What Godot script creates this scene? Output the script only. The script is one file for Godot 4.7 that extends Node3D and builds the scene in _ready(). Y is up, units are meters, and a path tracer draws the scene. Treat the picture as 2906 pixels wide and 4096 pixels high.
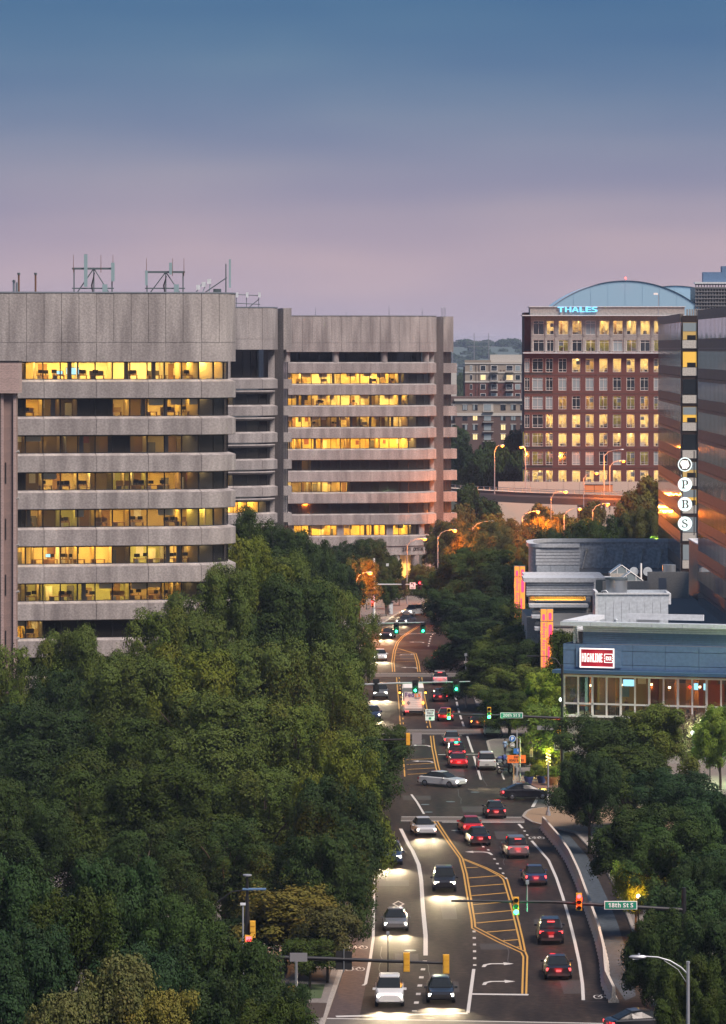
extends Node3D
# A dusk street seen from a high roof: metres, y up, the camera stands at (0, 42, 0) and looks along -z.

var M := {}
var unit_box: ArrayMesh
var unit_room: ArrayMesh
var unit_cyl: ArrayMesh
var names := {}
var meshes := {}
var rng := RandomNumberGenerator.new()
var font: SystemFont
var bold_font: SystemFont

func _ready() -> void:
	rng.seed = 20177
	font = SystemFont.new()
	font.font_names = PackedStringArray(["Droid Sans"])
	bold_font = SystemFont.new()
	bold_font.font_names = PackedStringArray(["Droid Sans"])
	bold_font.font_weight = 700
	make_camera_and_light()
	make_materials()
	make_shared_meshes()
	make_ground()
	make_markings()
	make_office_blocks()
	make_brick_tower()
	make_bronze_building()
	make_office_tower()
	make_vault_hall()
	make_screened_tower()
	make_apartments()
	make_hills()
	make_overpass()
	make_shops()
	make_trees()
	make_signals()
	make_lamps()
	make_vehicles()
	make_corner_things()
	make_rooftop_things()
	make_people()

# ---------------------------------------------------------------- camera, sky, sun
func make_camera_and_light() -> void:
	var cam := Camera3D.new()
	cam.name = "camera"
	add_child(cam)
	cam.position = Vector3(0, 42, 0)
	cam.keep_aspect = Camera3D.KEEP_HEIGHT
	cam.set_frustum(1024.0 / 4300.0, Vector2(0, -163.5 / 4300.0), 1.0, 12000.0)
	cam.current = true
	var we := WorldEnvironment.new()
	we.name = "environment"
	var e := Environment.new()
	e.background_mode = Environment.BG_SKY
	e.tonemap_mode = Environment.TONE_MAPPER_LINEAR
	e.tonemap_exposure = 2.2
	e.sdfgi_enabled = true
	e.ssao_enabled = true
	e.ssil_enabled = true
	e.fog_enabled = true
	e.fog_density = 0.00006
	e.fog_light_color = Color(0.62, 0.68, 0.80)
	var sky := Sky.new()
	var pm := PanoramaSkyMaterial.new()
	pm.panorama = make_sky()
	sky.sky_material = pm
	e.sky = sky
	e.background_energy_multiplier = 0.455
	we.environment = e
	add_child(we)
	var sun := DirectionalLight3D.new()
	sun.name = "afterglow"
	sun.light_energy = 1.05
	sun.light_color = Color(1.0, 0.93, 0.885)
	sun.light_angular_distance = 22.0
	sun.shadow_enabled = true
	add_child(sun)
	sun.look_at_from_position(Vector3(58, 118, 60), Vector3.ZERO)

func lin(r: float, g: float, b: float, a := 1.0) -> Color:
	var c := Color(r, g, b).linear_to_srgb()
	c.a = a
	return c

func make_sky() -> ImageTexture:
	# blue dusk air over a rose horizon, with a few thin streaks of cloud low down
	var w := 2048
	var h := 1024
	var im := Image.create(w, h, false, Image.FORMAT_RGBF)
	var stops := [[0.0, Color8(190, 176, 186)], [0.8, Color8(190, 169, 180)], [1.5, Color8(177, 161, 175)], [2.2, Color8(152, 149, 170)], [3.0, Color8(121, 135, 163)], [3.8, Color8(96, 124, 157)], [4.6, Color8(78, 114, 151)], [9.0, Color8(75, 111, 150)], [30.0, Color8(88, 122, 164)], [90.0, Color8(78, 108, 152)]]
	var n := FastNoiseLite.new()
	n.seed = 5
	n.frequency = 1.0
	n.fractal_octaves = 4
	for y in h:
		var el := 90.0 - 180.0 * (y + 0.5) / h
		var c: Color
		if el <= 0.0:
			c = Color(0.10, 0.095, 0.10)
			im.fill_rect(Rect2i(0, y, w, 1), c)
			continue
		c = Color(0, 0, 0)
		for tap in 9:
			var t := clampf(el + (tap - 4) * 0.17, 0.0, 90.0)
			for k in stops.size() - 1:
				if t >= stops[k][0] and t <= stops[k + 1][0]:
					c += stops[k][1].lerp(stops[k + 1][1], (t - stops[k][0]) / (stops[k + 1][0] - stops[k][0])) / 9.0
					break
		c = c.srgb_to_linear()
		if el > 9.0:
			im.fill_rect(Rect2i(0, y, w, 1), c)
			continue
		for x in w:
			var a := TAU * x / w
			var d := Vector3(cos(a) * 26.0, el * 1.5, sin(a) * 26.0)
			var v := n.get_noise_3dv(Vector3(d.x * 0.25, d.y * 0.5, d.z * 0.25)) * 0.6 + n.get_noise_3dv(Vector3(d.x * 0.3 + 40.0, d.y * 1.5, d.z * 0.3)) * 0.4
			var s := 1.0 + 0.26 * v
			im.set_pixel(x, y, Color(c.r * s * (1.0 + 0.10 * v), c.g * s, c.b * (1.0 + 0.08 * v)))
	return ImageTexture.create_from_image(im)

# ---------------------------------------------------------------- materials
func mat(called: String, r: float, g: float, b: float, rough := 0.8, metal := 0.0) -> StandardMaterial3D:
	var m := StandardMaterial3D.new()
	m.resource_name = called
	m.albedo_color = lin(r, g, b)
	m.roughness = rough
	m.metallic = metal
	M[called] = m
	return m

func glow(called: String, r: float, g: float, b: float, energy: float) -> StandardMaterial3D:
	var m := mat(called, r * 0.6, g * 0.6, b * 0.6, 0.4)
	m.emission_enabled = true
	m.emission = lin(r, g, b)
	m.emission_energy_multiplier = energy
	return m

func noise_tex(seed_: int, freq: float, a: Color, b: Color, octaves := 5, kind := FastNoiseLite.TYPE_SIMPLEX_SMOOTH, size := 512) -> NoiseTexture2D:
	var f := FastNoiseLite.new()
	f.seed = seed_
	f.noise_type = kind
	f.frequency = freq
	f.fractal_octaves = octaves
	var t := NoiseTexture2D.new()
	t.width = size
	t.height = size
	t.seamless = true
	t.noise = f
	var g := Gradient.new()
	g.set_color(0, a)
	g.set_color(1, b)
	t.color_ramp = g
	return t

func grain(m: StandardMaterial3D, metres: float, lo: float, hi: float, seed_: int, freq := 0.02, octaves := 5, stretch := 1.0) -> void:
	m.albedo_texture = noise_tex(seed_, freq, Color(lo, lo, lo), Color(hi, hi, hi), octaves)
	m.uv1_triplanar = true
	m.uv1_world_triplanar = true
	m.uv1_scale = Vector3(1.0 / metres, stretch / metres, 1.0 / metres)

func relief(m: StandardMaterial3D, seed_: int, freq: float, cm: float) -> void:
	m.heightmap_enabled = true
	m.heightmap_texture = noise_tex(seed_, freq, Color.BLACK, Color.WHITE, 4)
	m.heightmap_scale = cm

func make_materials() -> void:
	var m := mat("concrete", 0.475, 0.445, 0.43, 0.92)
	grain(m, 7.0, 0.74, 1.0, 3, 0.05, 5)
	relief(m, 9, 0.09, 1.5)
	m.detail_enabled = true
	m.detail_blend_mode = BaseMaterial3D.BLEND_MODE_MUL
	m.detail_albedo = noise_tex(31, 0.012, Color(0.66, 0.65, 0.66), Color(1, 1, 1), 4)
	m.detail_uv_layer = BaseMaterial3D.DETAIL_UV_2
	m.uv2_triplanar = true
	m.uv2_world_triplanar = true
	m.uv2_scale = Vector3(0.09, 0.012, 0.09)
	m = mat("concrete_cap", 0.45, 0.40, 0.385, 0.9)
	grain(m, 5.0, 0.75, 1.0, 4, 0.05)
	m = mat("white_precast", 0.31, 0.30, 0.285, 0.85)
	grain(m, 6.0, 0.82, 1.0, 7, 0.02)
	m = mat("brick_red", 0.17, 0.060, 0.046, 0.9)
	grain(m, 3.0, 0.62, 1.0, 8, 0.09)
	m = mat("brick_brown", 0.145, 0.088, 0.072, 0.9)
	grain(m, 3.0, 0.6, 1.0, 10, 0.09)
	m = mat("tan_brick", 0.31, 0.265, 0.215, 0.9)
	grain(m, 3.0, 0.8, 1.0, 11, 0.09)
	M["course_brick"] = brick_material("course_brick", Color(0.29, 0.20, 0.18), Color(0.50, 0.43, 0.41), 1.2)
	M["dark_course_brick"] = brick_material("dark_course_brick", Color(0.15, 0.09, 0.075), Color(0.42, 0.35, 0.33), 1.2)
	m = mat("dark_frame", 0.022, 0.021, 0.022, 0.5, 0.3)
	m = mat("window_white_frame", 0.55, 0.55, 0.53, 0.6)
	m = mat("bronze", 0.19, 0.165, 0.15, 0.5, 0.15)
	m.metallic_specular = 0.3
	grain(m, 6.0, 0.7, 1.0, 12, 0.02)
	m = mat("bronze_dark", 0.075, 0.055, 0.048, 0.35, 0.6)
	m = mat("bronze_glass", 0.60, 0.535, 0.51, 0.06, 0.95)
	m.normal_enabled = true
	m.normal_texture = wave_normal()
	m.normal_scale = 0.07
	m.uv1_triplanar = true
	m.uv1_world_triplanar = true
	m.uv1_scale = Vector3(0.05, 0.05, 0.05)
	m = mat("glass", 0.06, 0.065, 0.07, 0.02)
	m.transparency = BaseMaterial3D.TRANSPARENCY_ALPHA
	m.albedo_color.a = 0.12
	m = mat("smoked_glass", 0.03, 0.028, 0.026, 0.03)
	m.transparency = BaseMaterial3D.TRANSPARENCY_ALPHA
	m.albedo_color.a = 0.42
	m = mat("blind_glass", 0.22, 0.27, 0.29, 0.12)
	m = mat("dark_glass", 0.02, 0.025, 0.03, 0.05, 0.0)
	m.metallic_specular = 0.7
	for w in [["cream_wall", 0.74, 0.62, 0.36], ["yellow_wall", 0.72, 0.56, 0.20], ["tan_wall", 0.52, 0.40, 0.20], ["white_wall", 0.78, 0.72, 0.56], ["brown_wall", 0.30, 0.20, 0.10], ["green_wall", 0.60, 0.60, 0.26]]:
		m = mat(w[0], w[1], w[2], w[3], 0.9)
	mat("grey_wall", 0.16, 0.15, 0.15, 0.9)
	glow("ceiling_lamp", 1.0, 0.80, 0.42, 2.2)
	glow("white_ceiling_lamp", 1.0, 0.86, 0.55, 2.4)
	mat("wood", 0.34, 0.19, 0.09, 0.6)
	mat("monitor_black", 0.012, 0.012, 0.014, 0.35)
	mat("poster", 0.30, 0.10, 0.08, 0.7)
	mat("paper", 0.75, 0.72, 0.66, 0.8)
	glow("blind_lit", 1.0, 0.60, 0.10, 0.17)
	glow("blind_dim", 0.8, 0.55, 0.18, 0.05)
	glow("screen_blue", 0.35, 0.75, 1.0, 0.80)
	m = mat("asphalt", 0.060, 0.043, 0.032, 0.72)  # brown tint puts the warmth of street lamps into the road colour
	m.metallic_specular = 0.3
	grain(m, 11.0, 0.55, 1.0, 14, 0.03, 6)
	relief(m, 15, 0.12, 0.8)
	m.detail_enabled = true
	m.detail_blend_mode = BaseMaterial3D.BLEND_MODE_MUL
	m.detail_albedo = noise_tex(33, 0.008, Color(0.6, 0.6, 0.62), Color(1, 1, 1), 3)
	m.detail_uv_layer = BaseMaterial3D.DETAIL_UV_2
	m.uv2_triplanar = true
	m.uv2_world_triplanar = true
	m.uv2_scale = Vector3(0.11, 0.1, 0.012)
	m = mat("blue_asphalt", 0.045, 0.062, 0.078, 0.75)
	grain(m, 9.0, 0.6, 1.0, 16, 0.03, 6)
	m = mat("red_asphalt", 0.075, 0.045, 0.038, 0.8)
	grain(m, 9.0, 0.6, 1.0, 17, 0.03, 6)
	m = mat("paint_white", 0.62, 0.60, 0.57, 0.7)
	grain(m, 2.0, 0.62, 1.0, 18, 0.06)
	m = mat("paint_yellow", 0.60, 0.33, 0.055, 0.7)
	grain(m, 2.0, 0.62, 1.0, 19, 0.06)
	m = mat("sidewalk", 0.17, 0.15, 0.135, 0.9)
	grain(m, 5.0, 0.75, 1.0, 20, 0.03)
	m = mat("kerb", 0.30, 0.27, 0.24, 0.9)
	grain(m, 4.0, 0.7, 1.0, 21, 0.04)
	m = mat("paver", 0.30, 0.20, 0.12, 0.9)
	grain(m, 3.0, 0.6, 1.0, 22, 0.07)
	m = mat("paver_dark", 0.20, 0.10, 0.075, 0.9)
	grain(m, 3.0, 0.6, 1.0, 23, 0.07)
	m = mat("crosswalk_brick", 0.13, 0.11, 0.095, 0.85)
	grain(m, 1.5, 0.5, 1.0, 24, 0.08)
	m = mat("earth", 0.050, 0.055, 0.030, 0.95)
	grain(m, 9.0, 0.5, 1.0, 25, 0.03)
	m = mat("mulch", 0.06, 0.035, 0.022, 0.95)
	grain(m, 2.0, 0.5, 1.0, 26, 0.08)
	m = mat("lawn", 0.06, 0.10, 0.03, 0.95)
	grain(m, 2.0, 0.55, 1.0, 27, 0.08)
	m = mat("barrier_concrete", 0.58, 0.52, 0.45, 0.9)
	grain(m, 3.0, 0.68, 1.0, 28, 0.04)
	m = mat("bark", 0.10, 0.075, 0.052, 0.95)
	grain(m, 1.0, 0.5, 1.0, 29, 0.06)
	leaf_mat("leaf_oak", 0.076, 0.104, 0.020)
	leaf_mat("leaf_deep", 0.029, 0.050, 0.014)
	leaf_mat("leaf_bluish", 0.026, 0.053, 0.018)
	leaf_mat("leaf_olive", 0.080, 0.078, 0.022)
	leaf_mat("leaf_bright", 0.130, 0.200, 0.030)
	leaf_mat("leaf_sycamore", 0.105, 0.108, 0.032)
	leaf_mat("leaf_purple", 0.095, 0.075, 0.075)
	m = mat("metal_panel", 0.50, 0.56, 0.61, 0.5, 0.0)
	grain(m, 5.0, 0.85, 1.0, 41, 0.02)
	m = mat("metal_panel_light", 0.60, 0.64, 0.67, 0.55, 0.0)
	grain(m, 5.0, 0.85, 1.0, 42, 0.02)
	m = mat("blue_panel", 0.095, 0.175, 0.300, 0.5, 0.0)
	grain(m, 6.0, 0.85, 1.0, 43, 0.02)
	mat("blue_trim", 0.035, 0.09, 0.165, 0.5, 0.1)
	m = mat("gravel_roof", 0.24, 0.24, 0.23, 0.95)
	grain(m, 2.0, 0.6, 1.0, 44, 0.09)
	m = mat("membrane", 0.66, 0.69, 0.71, 0.9)
	grain(m, 6.0, 0.72, 1.0, 45, 0.02)
	m = mat("white_block", 0.55, 0.53, 0.48, 0.9)
	grain(m, 4.0, 0.75, 1.0, 46, 0.04)
	mat("galvanised", 0.42, 0.45, 0.47, 0.35, 0.8)
	mat("antenna", 0.20, 0.29, 0.31, 0.6)
	mat("steel_dark", 0.10, 0.13, 0.14, 0.55, 0.4)
	mat("rust", 0.13, 0.065, 0.04, 0.8)
	mat("pole_grey", 0.34, 0.36, 0.39, 0.45, 0.5)
	mat("pole_black", 0.018, 0.018, 0.020, 0.45, 0.3)
	mat("signal_yellow", 0.62, 0.34, 0.03, 0.5)
	m = mat("asphalt_patch", 0.040, 0.035, 0.032, 0.8)
	grain(m, 5.0, 0.6, 1.0, 47, 0.05)
	mat("crack_seal", 0.022, 0.020, 0.019, 0.6)
	mat("lens_off", 0.03, 0.03, 0.03, 0.25)
	glow("signal_green", 0.06, 1.0, 0.55, 3.5)
	glow("signal_red", 1.0, 0.06, 0.07, 3.00)
	mat("sign_green", 0.008, 0.22, 0.13, 0.5)
	mat("sign_white", 0.78, 0.78, 0.76, 0.5)
	mat("sign_black", 0.015, 0.015, 0.015, 0.5)
	mat("sign_orange", 0.85, 0.18, 0.03, 0.5)
	mat("sign_blue", 0.02, 0.13, 0.42, 0.5)
	mat("sign_brown", 0.055, 0.030, 0.022, 0.6)
	mat("sign_back", 0.25, 0.25, 0.26, 0.5, 0.4)
	glow("sodium_lamp", 1.0, 0.32, 0.03, 2.0)
	glow("cool_lamp", 0.85, 1.0, 0.88, 6.00)
	glow("warm_lamp", 1.0, 0.72, 0.36, 3.50)
	glow("head_lamp", 1.0, 0.93, 0.78, 7.00)
	glow("tail_lamp", 1.0, 0.05, 0.05, 2.50)
	glow("amber_lamp", 1.0, 0.42, 0.05, 3.00)
	glow("beacon_lamp", 1.0, 0.10, 0.08, 2.50)
	glow("sign_cyan", 0.16, 0.58, 1.0, 0.62)
	glow("sign_disc", 0.80, 1.0, 0.98, 0.48)
	glow("sign_letter_white", 1.0, 0.95, 0.90, 0.5)
	glow("sign_crimson", 0.42, 0.01, 0.03, 0.16)
	glow("sign_orange_lit", 1.0, 0.36, 0.06, 0.38)
	glow("sign_pink_lit", 1.0, 0.06, 0.22, 0.47)
	glow("fairy_lamp", 1.0, 0.85, 0.35, 3.00)
	m = mat("vault_metal", 0.30, 0.47, 0.60, 0.45, 0.15)
	
	mat("screen_concrete", 0.135, 0.135, 0.14, 0.8)
	mat("tyre", 0.018, 0.018, 0.018, 0.85)
	mat("rim", 0.35, 0.35, 0.36, 0.35, 0.8)
	m = mat("car_glass", 0.015, 0.018, 0.02, 0.10)
	m.metallic_specular = 0.25
	for p in [["paint_black", 0.012, 0.012, 0.014], ["paint_silver", 0.38, 0.39, 0.40], ["paint_red", 0.30, 0.016, 0.02], ["paint_dark_blue", 0.02, 0.035, 0.08], ["paint_car_white", 0.62, 0.62, 0.61], ["paint_grey", 0.11, 0.115, 0.12]]:
		m = mat(p[0], p[1], p[2], p[3], 0.3, 0.15)
		m.clearcoat_enabled = true
		m.clearcoat = 0.7
		m.clearcoat_roughness = 0.06
	mat("truck_white", 0.60, 0.58, 0.55, 0.5)
	mat("logo_purple", 0.10, 0.04, 0.20, 0.5)
	mat("logo_orange", 0.72, 0.20, 0.04, 0.5)
	mat("hydrant_yellow", 0.62, 0.40, 0.03, 0.5)
	mat("planter_blue", 0.03, 0.05, 0.16, 0.4)
	mat("terracotta", 0.42, 0.20, 0.08, 0.8)
	mat("umbrella_brown", 0.07, 0.045, 0.035, 0.9)
	mat("hill_green", 0.045, 0.07, 0.055, 0.95)
	var pv := mat("person", 1, 1, 1, 0.85)
	pv.vertex_color_use_as_albedo = true

func leaf_mat(called: String, r: float, g: float, b: float) -> void:
	var m := mat(called, r, g, b, 0.6)
	for k in 3:
		leaf_look(mat(called + "_abc"[0] + "abc"[k], r * [0.80, 1.0, 1.22][k], g * [0.84, 1.0, 1.10][k], b * [1.0, 1.0, 0.85][k], 0.6))
	leaf_look(m)

func leaf_look(m: StandardMaterial3D) -> void:
	m.vertex_color_use_as_albedo = true
	m.cull_mode = BaseMaterial3D.CULL_DISABLED
	m.backlight_enabled = true
	m.backlight = Color(0.22, 0.28, 0.10)
	m.metallic_specular = 0.16

func brick_material(called: String, brick: Color, mortar: Color, metres: float) -> StandardMaterial3D:
	# running bond at true size; its courses are far below a pixel in the picture
	var px := 256
	var im := Image.create(px, px, false, Image.FORMAT_RGB8)
	im.fill(mortar.linear_to_srgb())
	var rows := 16
	var h := px / rows
	var r := RandomNumberGenerator.new()
	r.seed = 77
	for y in rows:
		for x in range(-1, 6):
			var x0: int = x * 48 + (24 if y % 2 else 0)
			var k := r.randf_range(0.65, 1.15)
			im.fill_rect(Rect2i(x0, y * h + 2, 45, h - 3), Color(brick.r * k, brick.g * k, brick.b * k).linear_to_srgb())
	var m := mat(called, 1, 1, 1, 0.92)
	m.albedo_texture = ImageTexture.create_from_image(im)
	m.uv1_triplanar = true
	m.uv1_world_triplanar = true
	m.uv1_scale = Vector3.ONE / metres
	return m

func wave_normal() -> NoiseTexture2D:
	var t := noise_tex(51, 0.006, Color.BLACK, Color.WHITE, 3)
	t.as_normal_map = true
	t.bump_strength = 6.0
	return t

# ---------------------------------------------------------------- helpers
class Shape:
	var v := PackedVector3Array()
	var n := PackedVector3Array()
	var c := PackedColorArray()

	func tri(a: Vector3, b: Vector3, d: Vector3) -> void:
		var nn := (d - a).cross(b - a).normalized()
		v.append(a); v.append(b); v.append(d)
		n.append(nn); n.append(nn); n.append(nn)

	func quad(a: Vector3, b: Vector3, d: Vector3, e: Vector3) -> void:
		tri(a, b, d)
		tri(a, d, e)

	func quad_n(a: Vector3, b: Vector3, d: Vector3, e: Vector3, na: Vector3, nb: Vector3, nd: Vector3, ne: Vector3) -> void:
		for p in [[a, na], [b, nb], [d, nd], [a, na], [d, nd], [e, ne]]:
			v.append(p[0]); n.append(p[1])

	func box(p: Vector3, s: Vector3) -> void:
		obox(Transform3D(Basis(), p), s)

	func obox(t: Transform3D, s: Vector3) -> void:
		var h := s * 0.5
		var q := []
		for i in 8:
			q.append(t * Vector3(h.x if i & 1 else -h.x, h.y if i & 2 else -h.y, h.z if i & 4 else -h.z))
		quad(q[4], q[6], q[7], q[5])
		quad(q[1], q[3], q[2], q[0])
		quad(q[5], q[7], q[3], q[1])
		quad(q[0], q[2], q[6], q[4])
		quad(q[6], q[2], q[3], q[7])
		quad(q[0], q[4], q[5], q[1])

	func bar(a: Vector3, b: Vector3, w: float, h := 0.0) -> void:
		var d := b - a
		var up := Vector3.UP if absf(d.normalized().y) < 0.95 else Vector3.RIGHT
		var z := d.normalized()
		var x := up.cross(z).normalized()
		obox(Transform3D(Basis(x, z.cross(x), z), (a + b) * 0.5), Vector3(w, w if h == 0.0 else h, d.length()))

	func tube(pts: Array, radii: Array, sides := 8, cap := true) -> void:
		var rings := []
		for i in pts.size():
			var d: Vector3 = (pts[mini(i + 1, pts.size() - 1)] - pts[maxi(i - 1, 0)]).normalized()
			var up := Vector3.UP if absf(d.y) < 0.95 else Vector3.RIGHT
			var x := up.cross(d).normalized()
			var y := d.cross(x)
			var ring := []
			for k in sides:
				var a := TAU * k / sides
				ring.append([pts[i] + (x * cos(a) + y * sin(a)) * radii[i], x * cos(a) + y * sin(a)])
			rings.append(ring)
		for i in pts.size() - 1:
			for k in sides:
				var l := (k + 1) % sides
				var A = rings[i][k]; var B = rings[i][l]; var C = rings[i + 1][l]; var D = rings[i + 1][k]
				quad_n(A[0], D[0], C[0], B[0], A[1], D[1], C[1], B[1])
		if cap:
			for e in [[0, 1], [pts.size() - 1, -1]]:
				var ring2 = rings[e[0]]
				for k in range(1, sides - 1):
					if e[1] > 0:
						tri(ring2[0][0], ring2[k][0], ring2[k + 1][0])
					else:
						tri(ring2[0][0], ring2[k + 1][0], ring2[k][0])

	func lathe(prof: Array, at: Vector3, sides := 12) -> void:
		# prof: Vector2(radius, height) from bottom to top
		for i in prof.size() - 1:
			for k in sides:
				var a := TAU * k / sides
				var b := TAU * (k + 1) / sides
				var da := Vector3(cos(a), 0, sin(a))
				var db := Vector3(cos(b), 0, sin(b))
				var sl := Vector2(prof[i + 1].y - prof[i].y, prof[i].x - prof[i + 1].x).normalized()
				var na := Vector3(da.x * sl.x, sl.y, da.z * sl.x)
				var nb := Vector3(db.x * sl.x, sl.y, db.z * sl.x)
				var u := Vector3.UP
				quad_n(at + da * prof[i].x + u * prof[i].y, at + db * prof[i].x + u * prof[i].y, at + db * prof[i + 1].x + u * prof[i + 1].y, at + da * prof[i + 1].x + u * prof[i + 1].y, na, nb, nb, na)

	func flat(pts: PackedVector2Array, y: float) -> void:
		# a level sheet; pts are (x, z)
		var ix := Geometry2D.triangulate_polygon(pts)
		for i in range(0, ix.size(), 3):
			var p := [pts[ix[i]], pts[ix[i + 1]], pts[ix[i + 2]]]
			var a := Vector3(p[0].x, y, p[0].y)
			var b := Vector3(p[1].x, y, p[1].y)
			var d := Vector3(p[2].x, y, p[2].y)
			if (d - a).cross(b - a).y > 0:
				tri(a, b, d)
			else:
				tri(a, d, b)

	func slab(pts: PackedVector2Array, y0: float, y1: float) -> void:
		flat(pts, y1)
		var cw := Geometry2D.is_polygon_clockwise(pts)
		for i in pts.size():
			var a := pts[i]
			var b := pts[(i + 1) % pts.size()]
			if cw:
				var t := a
				a = b
				b = t
			quad(Vector3(a.x, y0, a.y), Vector3(a.x, y1, a.y), Vector3(b.x, y1, b.y), Vector3(b.x, y0, b.y))

	func plate(pts: PackedVector2Array, z0: float, z1: float) -> void:
		# an upright outline in (x, y), given a thickness along z; front at z1
		var ix := Geometry2D.triangulate_polygon(pts)
		for i in range(0, ix.size(), 3):
			var p := [pts[ix[i]], pts[ix[i + 1]], pts[ix[i + 2]]]
			for s in 2:
				var z := z1 if s == 0 else z0
				var a := Vector3(p[0].x, p[0].y, z)
				var b := Vector3(p[1].x, p[1].y, z)
				var d := Vector3(p[2].x, p[2].y, z)
				if ((d - a).cross(b - a).z > 0) == (s == 0):
					tri(a, b, d)
				else:
					tri(a, d, b)
		for i in pts.size():
			var a := pts[i]
			var b := pts[(i + 1) % pts.size()]
			quad(Vector3(a.x, a.y, z0), Vector3(a.x, a.y, z1), Vector3(b.x, b.y, z1), Vector3(b.x, b.y, z0))

	func sweep(at: Array, prof: PackedVector2Array, cap := true) -> void:
		# at: [position on the path at y 0, outward direction]; prof: closed outline of (outward, height)
		var m := prof.size()
		var P := []
		for f in at:
			var row := PackedVector3Array()
			for q in prof:
				row.append(f[0] + f[1] * q.x + Vector3.UP * q.y)
			P.append(row)
		for i in at.size() - 1:
			for k in m:
				var l := (k + 1) % m
				quad(P[i][k], P[i][l], P[i + 1][l], P[i + 1][k])
		if cap:
			var ix := Geometry2D.triangulate_polygon(prof)
			for e in [0, at.size() - 1]:
				for i in range(0, ix.size(), 3):
					tri(P[e][ix[i]], P[e][ix[i + 1]], P[e][ix[i + 2]])

	func mesh() -> ArrayMesh:
		var a := []
		a.resize(Mesh.ARRAY_MAX)
		a[Mesh.ARRAY_VERTEX] = v
		a[Mesh.ARRAY_NORMAL] = n
		if c.size() == v.size() and c.size() > 0:
			a[Mesh.ARRAY_COLOR] = c
		var m := ArrayMesh.new()
		m.add_surface_from_arrays(Mesh.PRIMITIVE_TRIANGLES, a)
		return m

func numbered(called: String) -> String:
	if not names.has(called):
		names[called] = 0
		return called
	names[called] += 1
	return "%s_%03d" % [called, names[called]]

func thing(called: String, label: String, category: String, at := Vector3.ZERO, turn := 0.0, group := "") -> Node3D:
	var o := Node3D.new()
	o.name = numbered(called)
	add_child(o)
	o.position = at
	o.rotation.y = turn
	tag(o, label, category, group)
	return o

func tag(o: Node, label: String, category: String, group := "") -> void:
	o.set_meta("label", label)
	o.set_meta("category", category)
	if group:
		o.set_meta("group", group)

func obj(called: String, m: Mesh, material: Material, parent: Node, at := Vector3.ZERO) -> MeshInstance3D:
	var o := MeshInstance3D.new()
	o.name = called
	o.mesh = m
	o.set_surface_override_material(0, material)
	o.position = at
	parent.add_child(o, true)
	return o

func setting(called: String, m: Mesh, material: Material) -> MeshInstance3D:
	var o := obj(numbered(called), m, material, self)
	o.set_meta("kind", "structure")
	return o

func box(called: String, at: Vector3, size: Vector3, material: Material, parent: Node, turn := 0.0) -> MeshInstance3D:
	var o := obj(called, unit_box, material, parent, at)
	o.rotation.y = turn
	o.scale = size
	return o

func cyl(called: String, at: Vector3, r: float, h: float, material: Material, parent: Node) -> MeshInstance3D:
	# stands on at
	var o := obj(called, unit_cyl, material, parent, at)
	o.scale = Vector3(r, h, r)
	return o

func pole(called: String, pts: Array, radii: Array, material: Material, parent: Node, sides := 8) -> MeshInstance3D:
	var s := Shape.new()
	s.tube(pts, radii, sides)
	return obj(called, s.mesh(), material, parent)

func words(called: String, text: String, height: float, at: Vector3, material: Material, parent: Node, turn := 0.0, roll := 0.0, width := 0.0, depth := 0.03, bold := 0) -> MeshInstance3D:
	var t := TextMesh.new()
	t.text = text
	if bold:
		t.font = bold_font
	else:
		t.font = font
	t.font_size = 32
	t.pixel_size = height / 23.0
	t.depth = depth
	t.horizontal_alignment = HORIZONTAL_ALIGNMENT_CENTER
	t.vertical_alignment = VERTICAL_ALIGNMENT_CENTER
	var o := MeshInstance3D.new()
	o.name = called
	o.mesh = t
	o.set_surface_override_material(0, material)
	o.position = at
	o.rotation = Vector3(0, turn, roll)
	parent.add_child(o, true)
	if width > 0.0:
		var wd := t.get_aabb().size.x
		if wd > 0.0:
			o.scale.x = width / wd
	return o

func omni(parent: Node, at: Vector3, color: Color, energy: float, size := 0.15, reach := 60.0) -> void:
	var l := OmniLight3D.new()
	l.name = "light"
	l.light_color = color
	l.light_energy = energy
	l.light_size = size
	l.omni_range = reach
	l.omni_attenuation = 2.0
	l.shadow_enabled = true
	parent.add_child(l, true)
	l.position = at

func spot(parent: Node, at: Vector3, towards: Vector3, color: Color, energy: float, angle: float, size := 0.1, reach := 60.0) -> void:
	var l := SpotLight3D.new()
	l.name = "light"
	l.light_color = color
	l.light_energy = energy
	l.light_size = size
	l.spot_range = reach
	l.spot_angle = angle
	l.spot_attenuation = 2.0
	l.shadow_enabled = true
	parent.add_child(l, true)
	l.position = at
	var up := Vector3.UP if absf(towards.normalized().y) < 0.98 else Vector3.RIGHT
	l.basis = Basis.looking_at(towards, up)

func area(parent: Node, at: Vector3, size: Vector2, turn: float, color: Color, energy: float) -> void:
	# a ceiling panel's light, facing down
	var l := AreaLight3D.new()
	l.name = "light"
	l.light_color = color
	l.light_energy = energy
	l.area_size = size
	l.area_range = 30.0
	l.shadow_enabled = true
	parent.add_child(l, true)
	l.position = at
	l.rotation = Vector3(-PI / 2, turn, 0)

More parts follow.
